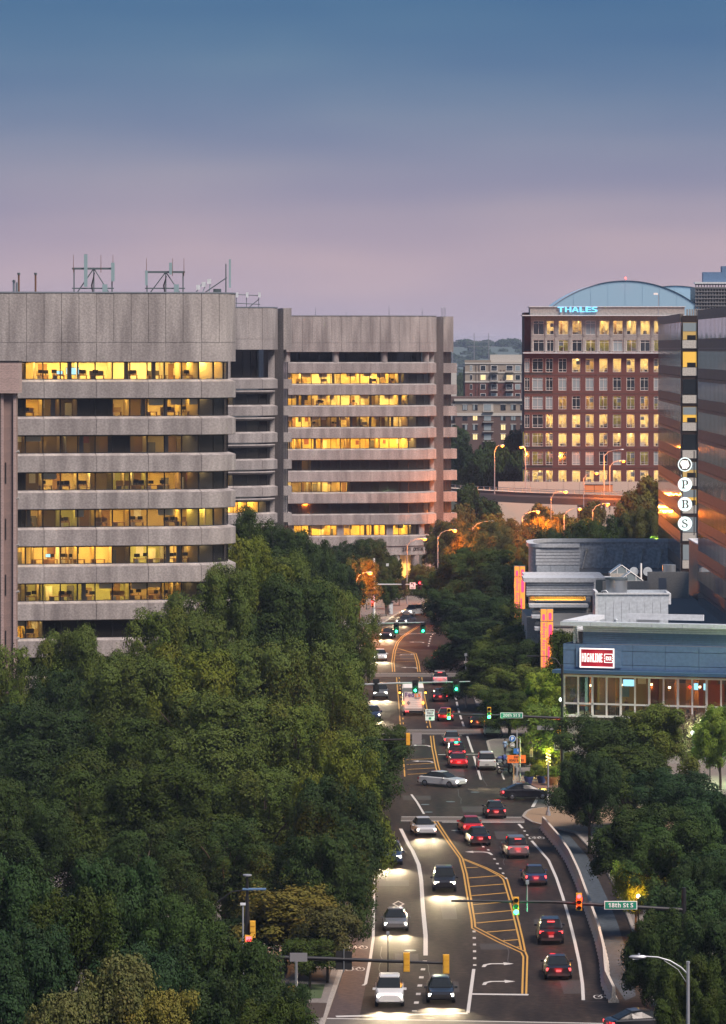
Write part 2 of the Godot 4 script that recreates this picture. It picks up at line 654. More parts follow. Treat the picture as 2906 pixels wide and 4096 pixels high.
func make_shared_meshes() -> void:
	var s := Shape.new()
	s.box(Vector3.ZERO, Vector3.ONE)
	unit_box = s.mesh()
	s = Shape.new()
	s.lathe([Vector2(0.0001, 0), Vector2(1, 0), Vector2(1, 1), Vector2(0.0001, 1)], Vector3.ZERO, 20)
	unit_cyl = s.mesh()
	# a room without its window side: x 0..1, y 0..1, z 0 (open) .. -1
	s = Shape.new()
	var a := Vector3(0, 0, 0); var b := Vector3(1, 0, 0); var c := Vector3(1, 1, 0); var d := Vector3(0, 1, 0)
	var k := Vector3(0, 0, -1)
	s.quad(a, a + k, b + k, b)
	s.quad(c, c + k, d + k, d)
	s.quad(d, d + k, a + k, a)
	s.quad(b, b + k, c + k, c)
	s.quad(a + k, d + k, c + k, b + k)
	unit_room = s.mesh()

func v2(a: Array) -> PackedVector2Array:
	var p := PackedVector2Array()
	for q in a:
		p.append(Vector2(q[0], q[1]))
	return p

func ribbon(called: String, pts: Array, width: float, y: float, material: Material, parent: Node, dash := 0.0, gap := 0.0) -> void:
	# a painted line along pts (x, z); with dash each dash is a piece of its own
	var P := []
	for q in pts:
		P.append(Vector3(q[0], y, q[1]))
	if dash == 0.0:
		var s := Shape.new()
		strip(s, P, width)
		obj(called, s.mesh(), material, parent)
		return
	var total := 0.0
	for i in P.size() - 1:
		total += P[i].distance_to(P[i + 1])
	var at := 0.0
	while at < total:
		var s2 := Shape.new()
		strip(s2, [along(P, at), along(P, minf(at + dash, total))], width)
		obj(called, s2.mesh(), material, parent)
		at += dash + gap

func along(P: Array, d: float) -> Vector3:
	for i in P.size() - 1:
		var l: float = P[i].distance_to(P[i + 1])
		if d <= l:
			return P[i].lerp(P[i + 1], d / l)
		d -= l
	return P[-1]

func strip(s: Shape, P: Array, width: float) -> void:
	for i in P.size() - 1:
		var a := side(P, i) * width * 0.5
		var b := side(P, i + 1) * width * 0.5
		var q := [P[i] - a, P[i + 1] - b, P[i + 1] + b, P[i] + a]
		if (q[2] - q[0]).cross(q[1] - q[0]).y < 0:
			q.reverse()
		s.quad(q[0], q[1], q[2], q[3])

func side(P: Array, i: int) -> Vector3:
	var d: Vector3 = P[mini(i + 1, P.size() - 1)] - P[maxi(i - 1, 0)]
	return Vector3(-d.z, 0, d.x).normalized()

# ---------------------------------------------------------------- ground, road, pavements
const KERB_LEFT := [[-3.2, -250.0], [-2.6, -262.0], [-2.2, -271.0], [-1.7, -282.0], [-1.3, -291.0], [-1.05, -302.0], [-0.6, -314.0], [-0.5, -330.0], [-0.5, -380.0], [-0.6, -470.0], [-0.5, -560.0], [-0.3, -600.0], [0.8, -630.0], [2.2, -648.0], [4.0, -665.5], [5.65, -681.0], [8.6, -701.0], [10.5, -711.0], [14.0, -721.0], [20.0, -731.0], [30.0, -739.0], [70.0, -748.0]]
const KERB_NEAR_RIGHT := [[70.0, -266.0], [26.0, -267.5], [21.0, -269.5], [18.6, -274.0], [18.4, -281.4], [18.9, -294.0], [19.36, -308.0], [19.5, -321.5], [19.58, -334.0], [19.46, -347.0], [18.9, -362.0], [18.3, -372.6], [16.6, -376.2], [14.9, -380.5], [14.2, -385.0], [14.6, -389.0], [15.3, -391.6], [16.6, -392.9], [22.0, -393.6], [70.0, -395.0]]
const KERB_FAR_RIGHT := [[70.0, -403.0], [24.0, -404.5], [18.6, -405.2], [15.0, -407.0], [14.3, -411.0], [14.6, -420.0], [15.4, -428.0], [14.6, -436.0], [13.1, -441.0], [13.05, -447.0], [13.1, -459.0], [15.2, -464.0], [15.2, -500.0], [13.3, -506.0], [13.3, -560.0], [13.8, -600.0], [16.0, -632.0], [21.0, -662.0], [30.0, -688.0], [45.0, -704.0], [90.0, -716.0]]

func make_ground() -> void:
	var s := Shape.new()
	s.flat(v2([[-6000, 400], [6000, 400], [6000, -9000], [-6000, -9000]]), -0.06)
	setting("ground", s.mesh(), M.earth)
	# the carriageway runs under the kerbs; the pavements stand 0.14 m above it
	s = Shape.new()
	s.flat(v2([[-9, -150], [80, -150], [80, -420], [30, -420], [30, -560], [40, -690], [110, -700], [110, -770], [20, -760], [-4, -700], [-9, -600]]), 0.0)
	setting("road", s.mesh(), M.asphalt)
	pavement("pavement_left", KERB_LEFT, [[70, -790], [-60, -790], [-60, -250]], M.sidewalk)
	pavement("pavement_near_right", KERB_NEAR_RIGHT, [], M.sidewalk)
	pavement("pavement_far_right", KERB_FAR_RIGHT, [[90, -600], [90, -403]], M.sidewalk)
	# cycle lane surfaces and brick bands
	s = Shape.new()
	s.flat(v2([[16.9, -277], [17.7, -279], [18.0, -287], [18.3, -298], [18.6, -313.8], [18.66, -327], [18.62, -341], [18.55, -356], [17.8, -371], [16.7, -374], [17.1, -361], [17.4, -350], [17.3, -334], [17.1, -320], [17.0, -306], [16.8, -295.6], [16.5, -287]]), 0.004)
	setting("cycle_lane", s.mesh(), M.blue_asphalt)
	s = Shape.new()
	s.flat(v2([[-2.35, -268.8], [-0.25, -269.0], [0.35, -290], [0.65, -306], [0.75, -330], [0.75, -366], [-0.45, -366], [-0.48, -330], [-0.6, -314], [-1.03, -302], [-1.28, -291], [-1.68, -282]]), 0.004)
	setting("cycle_lane", s.mesh(), M.red_asphalt)
	s = Shape.new()
	s.flat(v2([[16.7, -376.5], [15.1, -380.6], [14.5, -385.0], [14.9, -388.8], [15.5, -391.3], [16.7, -392.5], [30, -393.4], [30, -374], [18.4, -373.0]]), 0.148)
	setting("corner_paving", s.mesh(), M.paver)
	s = Shape.new()
	s.flat(v2([[30, -404.9], [18.7, -405.6], [15.3, -407.3], [14.7, -411.0], [14.9, -416], [30, -416]]), 0.148)
	setting("corner_paving", s.mesh(), M.paver_dark)
	crossing([[-2.6, -267.8], [19.5, -265.2]], 3.2)
	crossing([[3.4, -383.9], [14.4, -383.6]], 3.0)
	crossing([[-0.4, -471.0], [12.9, -470.9]], 4.6)
	crossing([[-0.4, -553.5], [13.2, -553.5]], 4.6)
	crossing([[16.9, -393.6], [18.0, -404.6]], 2.4)
	# beds beside the left kerb: grass and mulch
	for b in [[-3.6, -280.0, "lawn"], [-3.2, -287.5, "mulch"], [-2.9, -295.0, "lawn"], [-3.4, -272.0, "mulch"], [-2.4, -303.0, "mulch"]]:
		s = Shape.new()
		s.flat(v2([[b[0] - 1.2, b[1] + 3.2], [b[0] + 0.9, b[1] + 3.0], [b[0] + 1.1, b[1] - 3.0], [b[0] - 1.0, b[1] - 3.3]]), 0.15)
		setting("planting_bed", s.mesh(), M[b[2]])

func pavement(called: String, kerb: Array, rest: Array, material: Material) -> void:
	var inner := []
	var P := []
	for q in kerb:
		P.append(Vector3(q[0], 0, q[1]))
	# the kerb is a ring of stones 0.3 m wide, the paving lies behind it, slightly lower
	var sgn := -1.0 if called == "pavement_left" else 1.0
	for i in P.size():
		var d := side(P, i) * 0.3 * sgn
		inner.append([P[i].x + d.x, P[i].z + d.z])
	var pave := Shape.new()
	pave.slab(v2(inner + rest), -0.04, 0.135)
	var root := setting(called, pave.mesh(), material)
	var total := 0.0
	for i in P.size() - 1:
		total += P[i].distance_to(P[i + 1])
	# kerb stones, one by one where they are near enough to be told apart
	var at := 0.0
	var step := 3.0
	while at < total - 0.1:
		var a := along(P, at + 0.015)
		var b := along(P, minf(at + step, total) - 0.015)
		var mid := along(P, minf(at + step * 0.5, total))
		var st := Shape.new()
		var fr := []
		for q in [a, mid, b]:
			fr.append(q)
		var f := []
		for i in 3:
			f.append([fr[i], side(fr, i) * sgn])
		st.sweep(f, v2([[0, -0.03], [0.0, 0.10], [0.04, 0.145], [0.305, 0.145], [0.305, -0.03]]))
		obj("kerb_stone", st.mesh(), M.kerb, root)
		at += step

func crossing(line: Array, width: float) -> void:
	var P := [Vector3(line[0][0], 0.005, line[0][1]), Vector3(line[1][0], 0.005, line[1][1])]
	var s := Shape.new()
	strip(s, P, width)
	var o := setting("crosswalk", s.mesh(), M.crosswalk_brick)
	var sd := side(P, 0) * (width * 0.5 + 0.18)
	for k in [-1.0, 1.0]:
		var q := Shape.new()
		var up := Vector3(0, 0.005, 0)
		strip(q, [P[0] + sd * k + up, P[1] + sd * k + up], 0.3)
		obj("edge_line", q.mesh(), M.paint_white, o)

func marks(called: String) -> Node3D:
	var o := Node3D.new()
	o.name = numbered(called)
	add_child(o)
	o.set_meta("kind", "structure")
	return o

func make_markings() -> void:
	var y := 0.009
	var w: Material = M.paint_white
	var ye: Material = M.paint_yellow
	make_wear()
	var o := marks("road_markings")
	ribbon("lane_line", [[0.0, -283.5], [0.17, -284.2], [0.49, -295.3], [0.73, -306.1], [0.83, -330.0], [0.83, -366.0]], 0.2, y, w, o)
	ribbon("lane_line", [[4.33, -297.5], [4.48, -307.7], [4.5, -323.0], [4.6, -339.8], [4.53, -349.9], [4.14, -359.6], [3.86, -364.0], [3.3, -376.0]], 0.3, y, w, o)
	ribbon("dash", [[4.25, -295.0], [3.93, -288.0], [3.56, -278.8], [3.25, -272.4]], 0.3, y, w, o, 0.9, 2.8)
	ribbon("turn_line", [[7.5, -291.0], [6.63, -271.8]], 0.22, y, w, o)
	ribbon("dash", [[8.01, -310.2], [7.83, -302.0], [7.6, -292.5]], 0.22, y, w, o, 0.9, 2.5)
	ribbon("stop_line", [[7.1, -279.7], [10.75, -279.4]], 0.6, y + 0.004, w, o)
	ribbon("stop_line", [[-1.7, -270.3], [6.6, -271.6]], 0.6, y + 0.004, w, o)
	ribbon("yellow_line", [[6.31, -382.0], [7.12, -367.4], [7.95, -354.4], [8.05, -343.7], [8.0, -330.2], [7.97, -316.0], [7.9, -311.5], [9.5, -304.5], [11.0, -298.9], [11.07, -296.8], [10.36, -279.8]], 0.13, y, ye, o)
	ribbon("yellow_line", [[6.6, -382.0], [7.4, -367.4], [8.2, -354.2], [8.3, -343.7], [8.25, -330.2], [8.2, -316.0], [8.15, -312.2], [9.7, -305.5], [11.3, -299.4], [11.35, -297.0], [10.62, -279.8]], 0.13, y, ye, o)
	ribbon("yellow_line", [[8.3, -353.9], [9.98, -347.8], [11.06, -342.7], [11.4, -340.2], [11.42, -327.4], [11.4, -314.3], [11.36, -306.1], [11.3, -299.8]], 0.13, y, ye, o)
	ribbon("yellow_line", [[8.3, -353.2], [9.9, -347.2], [10.85, -342.5], [11.1, -340.0], [11.15, -327.4], [11.13, -314.3], [11.1, -306.1], [11.06, -300.6]], 0.13, y, ye, o)
	var hatch := [[8.36, -347.8, 9.3, -348.1], [8.34, -341.0, 10.7, -342.5], [8.33, -335.6, 11.05, -337.2], [8.32, -330.0, 11.1, -331.8], [8.3, -324.7, 11.1, -326.4], [8.28, -319.4, 11.1, -321.3], [8.27, -314.3, 11.08, -316.2], [8.9, -309.4, 11.06, -310.7], [9.95, -304.9, 11.05, -305.5], [10.7, -301.6, 11.03, -301.8]]
	for q in hatch:
		ribbon("hatch_line", [[q[0], q[1]], [q[2], q[3]]], 0.3, y, ye, o)
	ribbon("edge_line", [[14.39, -366.8], [15.23, -353.0], [15.34, -341.2], [15.3, -329.7], [15.2, -318.0], [15.0, -304.8], [14.8, -294.1], [14.5, -284.1], [14.2, -277.1]], 0.22, y, w, o)
	ribbon("edge_line", [[13.74, -379.8], [13.97, -376.4]], 0.22, y, w, o)
	ribbon("dash", [[14.05, -374.6], [14.3, -368.2]], 0.2, y, w, o, 0.8, 2.2)
	ribbon("dash", [[11.35, -340.5], [10.9, -352.0], [10.2, -366.0]], 0.2, y + 0.004, w, o, 0.8, 2.4)
	ribbon("lane_line", [[10.15, -362.0], [9.4, -378.0]], 0.2, y + 0.006, w, o)
	ribbon("stop_line", [[7.0, -381.2], [14.3, -381.0]], 0.35, y + 0.004, w, o)
	# the block beyond the crossroads
	ribbon("yellow_line", [[7.72, -421.8], [7.6, -432.0], [7.55, -452.0], [7.62, -466.3]], 0.13, y, ye, o)
	ribbon("yellow_line", [[7.40, -421.8], [7.3, -432.0], [7.25, -452.0], [7.32, -466.3]], 0.13, y, ye, o)
	ribbon("yellow_line", [[7.5, -476.0], [7.44, -517.7], [7.5, -549.2]], 0.13, y, ye, o)
	ribbon("dash", [[7.15, -476.0], [7.1, -517.7], [7.15, -549.2]], 0.13, y, ye, o, 2.4, 3.6)
	ribbon("yellow_line", [[4.28, -549.1], [4.24, -510.9], [4.16, -476.0]], 0.13, y, ye, o)
	ribbon("dash", [[4.62, -549.1], [4.58, -510.9], [4.5, -476.0]], 0.13, y, ye, o, 2.4, 3.6)
	ribbon("yellow_line", [[4.1, -421.8], [4.15, -444.0], [4.2, -466.3]], 0.13, y, ye, o)
	for k in 4:
		ribbon("hatch_line", [[4.4, -424.0 - k * 5.0], [7.2, -425.5 - k * 5.0]], 0.25, y, ye, o)
	ribbon("lane_line", [[11.15, -520.0], [11.08, -498.0], [11.22, -476.0]], 0.22, y, w, o, 6.0, 3.0)
	ribbon("lane_line", [[11.29, -466.0], [11.36, -455.4], [11.42, -447.0]], 0.22, y, w, o)
	ribbon("lane_line", [[11.42, -443.0], [11.49, -418.8]], 0.22, y, w, o)
	ribbon("edge_line", [[13.6, -437.0], [13.75, -419.0]], 0.16, y, w, o)
	ribbon("stop_line", [[7.75, -444.6], [12.5, -445.2]], 0.4, y + 0.004, w, o)
	ribbon("yellow_line", [[3.83, -558.4], [3.85, -576.2], [4.2, -596.7], [4.76, -613.9], [5.65, -627.0], [8.2, -650.0]], 0.13, y, ye, o)
	ribbon("yellow_line", [[4.13, -558.4], [4.15, -576.2], [4.5, -596.7], [5.06, -613.9], [5.95, -627.0], [8.5, -650.0]], 0.13, y, ye, o)
	ribbon("yellow_line", [[4.78, -602.8], [7.3, -592.2], [7.46, -576.2], [7.43, -558.4]], 0.13, y, ye, o)
	ribbon("yellow_line", [[5.0, -601.6], [7.0, -592.0], [7.16, -576.2], [7.13, -558.4]], 0.13, y, ye, o)
	for k in 4:
		ribbon("hatch_line", [[4.4, -576.0 - k * 6.0], [7.0, -577.5 - k * 5.0]], 0.25, y, ye, o)
	ribbon("dash", [[9.2, -606.0], [10.0, -630.0], [11.4, -642.0]], 0.22, y, w, o, 2.0, 3.0)
	ribbon("stop_line", [[5.4, -632.0], [14.5, -636.0]], 0.4, y + 0.004, w, o)
	ribbon("edge_line", [[4.55, -405.0], [5.0, -398.2], [5.5, -388.0]], 0.2, y, w, o)
	for a in [[9.25, -293.4, 1.0], [9.05, -285.2, 1.0], [8.7, -374.6, -1.0], [9.55, -358.6, -1.0], [6.0, -437.5, -1.0], [6.0, -455.0, -1.0], [6.2, -590.5, 1.0], [6.0, -566.0, -1.0], [7.6, -615.0, -1.0]]:
		turn_arrow(o, a[0], a[1], a[2], y)
	for d in [[2.68, -325.1], [2.06, -286.1], [2.5, -352.0]]:
		diamond(o, d[0], d[1], y)
	for b in [[-0.35, -301.5], [-0.55, -291.0], [15.6, -278.5], [14.9, -369.0]]:
		bicycle_mark(o, b[0], b[1], y)
	for m in [[5.9, -389.5], [5.7, -396.0], [8.1, -398.5], [3.3, -300.0], [10.6, -407.0], [16.5, -400.0]]:
		var c := cyl("manhole_cover", Vector3(m[0], 0.003, m[1]), 0.42, 0.008, M.steel_dark, o)
		c.name = "manhole_cover"

func make_wear() -> void:
	# mended patches and tarred cracks of the carriageway
	var o := marks("road_repairs")
	var r := RandomNumberGenerator.new()
	r.seed = 404
	for q in [[3.0, -296.0, 1.6, 5.0], [9.3, -302.0, 2.2, 3.0], [13.2, -312.0, 1.3, 9.0], [2.4, -338.0, 2.4, 4.0], [6.4, -320.0, 1.1, 7.0], [12.4, -371.0, 2.0, 6.0], [10.5, -392.0, 3.0, 5.0], [5.0, -402.0, 2.6, 4.0], [18.5, -399.0, 4.0, 3.0], [9.2, -426.0, 1.6, 8.0], [5.6, -460.0, 2.0, 5.0], [9.6, -497.0, 1.8, 9.0], [2.2, -502.0, 1.8, 8.0], [13.8, -283.0, 1.5, 6.0], [5.6, -283.0, 1.4, 5.0], [6.0, -585.0, 2.0, 9.0]]:
		var s := Shape.new()
		s.flat(v2([[q[0] - q[2] * 0.5, q[1] - q[3] * 0.5], [q[0] + q[2] * 0.52, q[1] - q[3] * 0.47], [q[0] + q[2] * 0.5, q[1] + q[3] * 0.5], [q[0] - q[2] * 0.48, q[1] + q[3] * 0.52]]), 0.004)
		obj("asphalt_patch", s.mesh(), M.asphalt_patch, o)
	for k in 26:
		var x := r.randf_range(-0.2, 14.5)
		var z := r.randf_range(-272.0, -480.0)
		var pts := []
		var across := k % 3 == 0
		for i in 7:
			pts.append([x + (i * 0.7 if across else r.randf_range(-0.15, 0.15)), z - (r.randf_range(-0.3, 0.3) if across else i * 2.2)])
		ribbon("tarred_crack", pts, 0.07, 0.0065, M.crack_seal, o)

func turn_arrow(o: Node, x: float, z: float, dir: float, y: float) -> void:
	# a bent shaft with a pointed head, as painted on the turning lane
	var p := [[-0.95, 1.5], [-0.80, 0.55], [-0.45, 0.12], [0.35, 0.12], [0.35, 0.62], [1.05, -0.1], [0.35, -0.8], [0.35, -0.30], [-0.6, -0.25], [-1.05, 0.35], [-1.2, 1.5]]
	var q := []
	for k in p:
		q.append([x + k[0] * dir, z + k[1]])
	var s := Shape.new()
	s.flat(v2(q), y + 0.004)
	obj("turn_arrow", s.mesh(), M.paint_white, o)

func diamond(o: Node, x: float, z: float, y: float) -> void:
	var s := Shape.new()
	var A := [Vector3(x - 0.47, y, z), Vector3(x, y, z - 1.9), Vector3(x + 0.47, y, z), Vector3(x, y, z + 1.9)]
	var B := []
	for a in A:
		B.append(Vector3(x, y, z).lerp(a, 0.70))
	for i in 4:
		var j := (i + 1) % 4
		var q := [A[i], A[j], B[j], B[i]]
		if (q[2] - q[0]).cross(q[1] - q[0]).y < 0:
			q.reverse()
		s.quad(q[0], q[1], q[2], q[3])
	obj("lane_diamond", s.mesh(), M.paint_white, o)

func bicycle_mark(o: Node, x: float, z: float, y: float) -> void:
	var s := Shape.new()
	for cx in [-0.38, 0.38]:
		var ring := []
		for k in 13:
			ring.append(Vector3(x + cx + 0.27 * cos(TAU * k / 12.0), y, z + 0.8 * sin(TAU * k / 12.0)))
		strip(s, ring, 0.08)
	strip(s, [Vector3(x - 0.38, y, z), Vector3(x - 0.1, y, z - 1.0), Vector3(x + 0.3, y, z - 1.0), Vector3(x + 0.38, y, z)], 0.08)
	strip(s, [Vector3(x - 0.38, y, z), Vector3(x, y, z + 0.1), Vector3(x + 0.3, y, z - 1.0)], 0.08)
	obj("bicycle_symbol", s.mesh(), M.paint_white, o)

# ---------------------------------------------------------------- the three concrete office blocks
# A block's front is a straight run that turns into a rounded corner; s is the distance along the glass line, 0 where the curve begins.
func pp(sp: Dictionary, s: float, off: float) -> Array:
	if s <= 0.0:
		return [Vector3(s, 0, off), Vector3(0, 0, 1)]
	var a: float = minf(s / sp.r, sp.arc)
	var o := Vector3(sin(a), 0, cos(a))
	var p: Vector3 = Vector3(0, 0, -sp.r) + o * (sp.r + off)
	var rest: float = s - sp.arc * sp.r
	if rest > 0.0:
		p += Vector3(cos(a), 0, -sin(a)) * rest
	return [p, o]

func band(sp: Dictionary, s0: float, s1: float, prof: Array) -> ArrayMesh:
	var f := []
	var end_: float = sp.arc * sp.r
	var cuts := [s0]
	if s0 < 0.0 and s1 > 0.0:
		cuts.append(0.0)
	var k := maxf(s0, 0.0)
	while k < minf(s1, end_) - 0.01:
		if k > s0:
			cuts.append(k)
		k += 0.35
	if s0 < end_ and s1 > end_:
		cuts.append(end_)
	cuts.append(s1)
	for c in cuts:
		var q := pp(sp, c, 0.0)
		f.append([q[0], q[1]])
	var sh := Shape.new()
	sh.sweep(f, v2(prof))
	return sh.mesh()

func make_office_blocks() -> void:
	office_block({
		"label": "wide concrete office block with rounded ledges and antennas on its roof", "at": Vector3(-17.17, 0, -428.9), "turn": 0.209, "r": 4.4, "arc": 1.5, "left": -20.08, "tail": 9.0,
		"pitch": 1.74, "out": 0.85, "top": 47.5, "base": 40.7, "ledge": 38.7, "floor": 3.66, "rows": ["1133333333333333", "0021100212221000", "1111111011110000", "0012221222211000", "0021212222222210", "3333333122321000", "1122222222210000", "2220000000000000", "0000000000000000", "0000000000000000"],
		"ledge_h": 1.65, "panel": 3, "split": 42.6, "where": "wide concrete block", "dark_top": false})
	office_block({
		"label": "narrow concrete office block with rolled ledges and a tall pilaster", "at": Vector3(-17.2, 0, -589.0), "turn": 0.14, "r": 5.2, "arc": 1.25, "left": -12.0, "tail": 1.2,
		"pitch": 1.9, "out": 0.8, "top": 47.6, "base": 41.85, "ledge": 37.75, "floor": 3.7, "rows": ["0110110000", "0000110000", "0000000000", "1111100000", "0011110000", "3333333320", "0000000000", "0000000000", "0000000000", "0000000000"],
		"ledge_h": 1.3, "panel": 2, "split": 43.3, "where": "narrow concrete block", "dark_top": true, "roll": true, "pilaster": 1.25})
	office_block({
		"label": "concrete office block with rounded corner and dark lettering over its entrance", "at": Vector3(6.3, 0, -758.0), "turn": 0.19, "r": 7.5, "arc": 1.05, "left": -20.88, "tail": 0.8,
		"pitch": 1.74, "out": 0.85, "top": 47.7, "base": 41.4, "ledge": 39.4, "floor": 3.81, "rows": ["000000000000000000", "233333333332200000", "222223333233210000", "233212312212210000", "333333333333330000", "001000000000000000", "222332300000000000", "000000000000000000", "333333333333330000", "000000000000000000"],
		"ledge_h": 1.75, "panel": 3, "split": 43.0, "where": "far concrete block", "dark_top": true, "pilaster": 1.7, "entrance": true})

func office_block(sp: Dictionary) -> void:
	var o := thing("office_block", sp.label, "building", sp.at, sp.turn)
	var r := RandomNumberGenerator.new()
	r.seed = int(sp.at.z * -7.0)
	var s_left: float = sp.left
	var s_arc: float = sp.arc * sp.r
	var s_end: float = s_arc + sp.tail
	var nrows: int = sp.rows.size()
	if sp.has("entrance"):
		nrows = 9
	# the tall parapet: two courses of panels with open joints
	for row in 2:
		var y0: float = sp.base if row == 0 else sp.split + 0.02
		var y1: float = sp.split - 0.02 if row == 0 else sp.top
		var s := s_left
		while s < s_end - 0.2:
			var e := minf(s + sp.pitch * 2.0 if row == 0 else s + sp.pitch, s_end)
			var jut := r.randf_range(-0.012, 0.012)
			obj("parapet_panel", band(sp, s + 0.03, e - 0.03, [[sp.out - 0.35, y0], [sp.out + jut, y0], [sp.out + jut, y1], [sp.out - 0.35, y1]]), M.concrete, o)
			s = e
	obj("parapet_core", band(sp, s_left, s_end, [[0.0, sp.base + 0.05], [sp.out - 0.05, sp.base + 0.05], [sp.out - 0.05, sp.top - 0.05], [-0.2, sp.top - 0.05]]), M.concrete, o)
	obj("coping", band(sp, s_left, s_end, [[sp.out - 0.5, sp.top], [sp.out + 0.05, sp.top], [sp.out + 0.05, sp.top + 0.12], [sp.out - 0.5, sp.top + 0.12]]), M.galvanised, o)
	# the roof and the core that closes the block behind its rooms
	var deep := 22.0
	box("roof", Vector3((s_left + s_arc * 0.5) * 0.5, sp.top - 1.4, -deep * 0.5 - 1.8), Vector3(s_arc * 0.5 - s_left, 0.3, deep), M.gravel_roof, o)
	box("core_wall", Vector3(s_left * 0.5, sp.top * 0.5 - 0.8, -deep * 0.5 - 6.5), Vector3(-s_left, sp.top - 1.8, deep - 6.0), M.concrete, o)
	for k in nrows:
		var ytop: float = sp.ledge - k * sp.floor
		if ytop < 1.0:
			break
		var head: float = (sp.base if k == 0 else ytop + sp.floor - sp.ledge_h)
		office_row(o, sp, r, k, ytop, head, s_left, s_arc, s_end)
	if sp.has("pilaster"):
		var px: float = pp(sp, s_end, 0.0)[0].x
		var pz: float = pp(sp, s_end, 0.0)[0].z
		# a plain return wall, a pilaster wedge angled so its face falls in shade and a second return with ledges
		var yb := 0.0
		box("return_wall", Vector3(px - 0.1, (sp.top + yb) * 0.5, pz - 2.4), Vector3(0.9, sp.top - yb, 5.4), M.concrete, o)
		var pw: float = sp.pilaster
		var x1 := px + 0.35 + pw
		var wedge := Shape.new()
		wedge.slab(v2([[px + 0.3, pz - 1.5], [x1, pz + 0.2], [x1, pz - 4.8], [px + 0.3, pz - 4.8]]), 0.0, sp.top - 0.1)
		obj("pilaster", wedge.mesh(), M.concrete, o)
		var w := 1.25 if not sp.has("entrance") else 2.65
		var tw := w if not sp.has("entrance") else 2.05
		box("side_wall", Vector3(x1 + tw * 0.5, (sp.top + sp.base) * 0.5, pz - 3.2), Vector3(tw, sp.top - sp.base, 4.6), M.concrete, o)
		box("side_core", Vector3(x1 + tw * 0.3, sp.base * 0.5, pz - 4.2), Vector3(tw * 0.6, sp.base, 3.0), M.concrete, o)
		for k in nrows:
			var yt: float = sp.ledge - k * sp.floor
			var hh: float = sp.floor - sp.ledge_h
			box("side_ledge", Vector3(x1 + w * 0.5, yt - sp.ledge_h * 0.5, pz - 3.0), Vector3(w, sp.ledge_h, 4.6), M.concrete, o)
			box("side_window", Vector3(x1 + w * 0.33, yt + hh * 0.5, pz - 3.3), Vector3(w * 0.64, hh, 4.0), M.bronze_glass, o)
			for j in 3:
				box("mullion", Vector3(x1 + 0.06 + w * 0.27 * j, yt + hh * 0.5, pz - 1.27), Vector3(0.07, hh, 0.06), M.dark_frame, o)
	if sp.has("entrance"):
		entrance(o, sp, s_left, s_end)

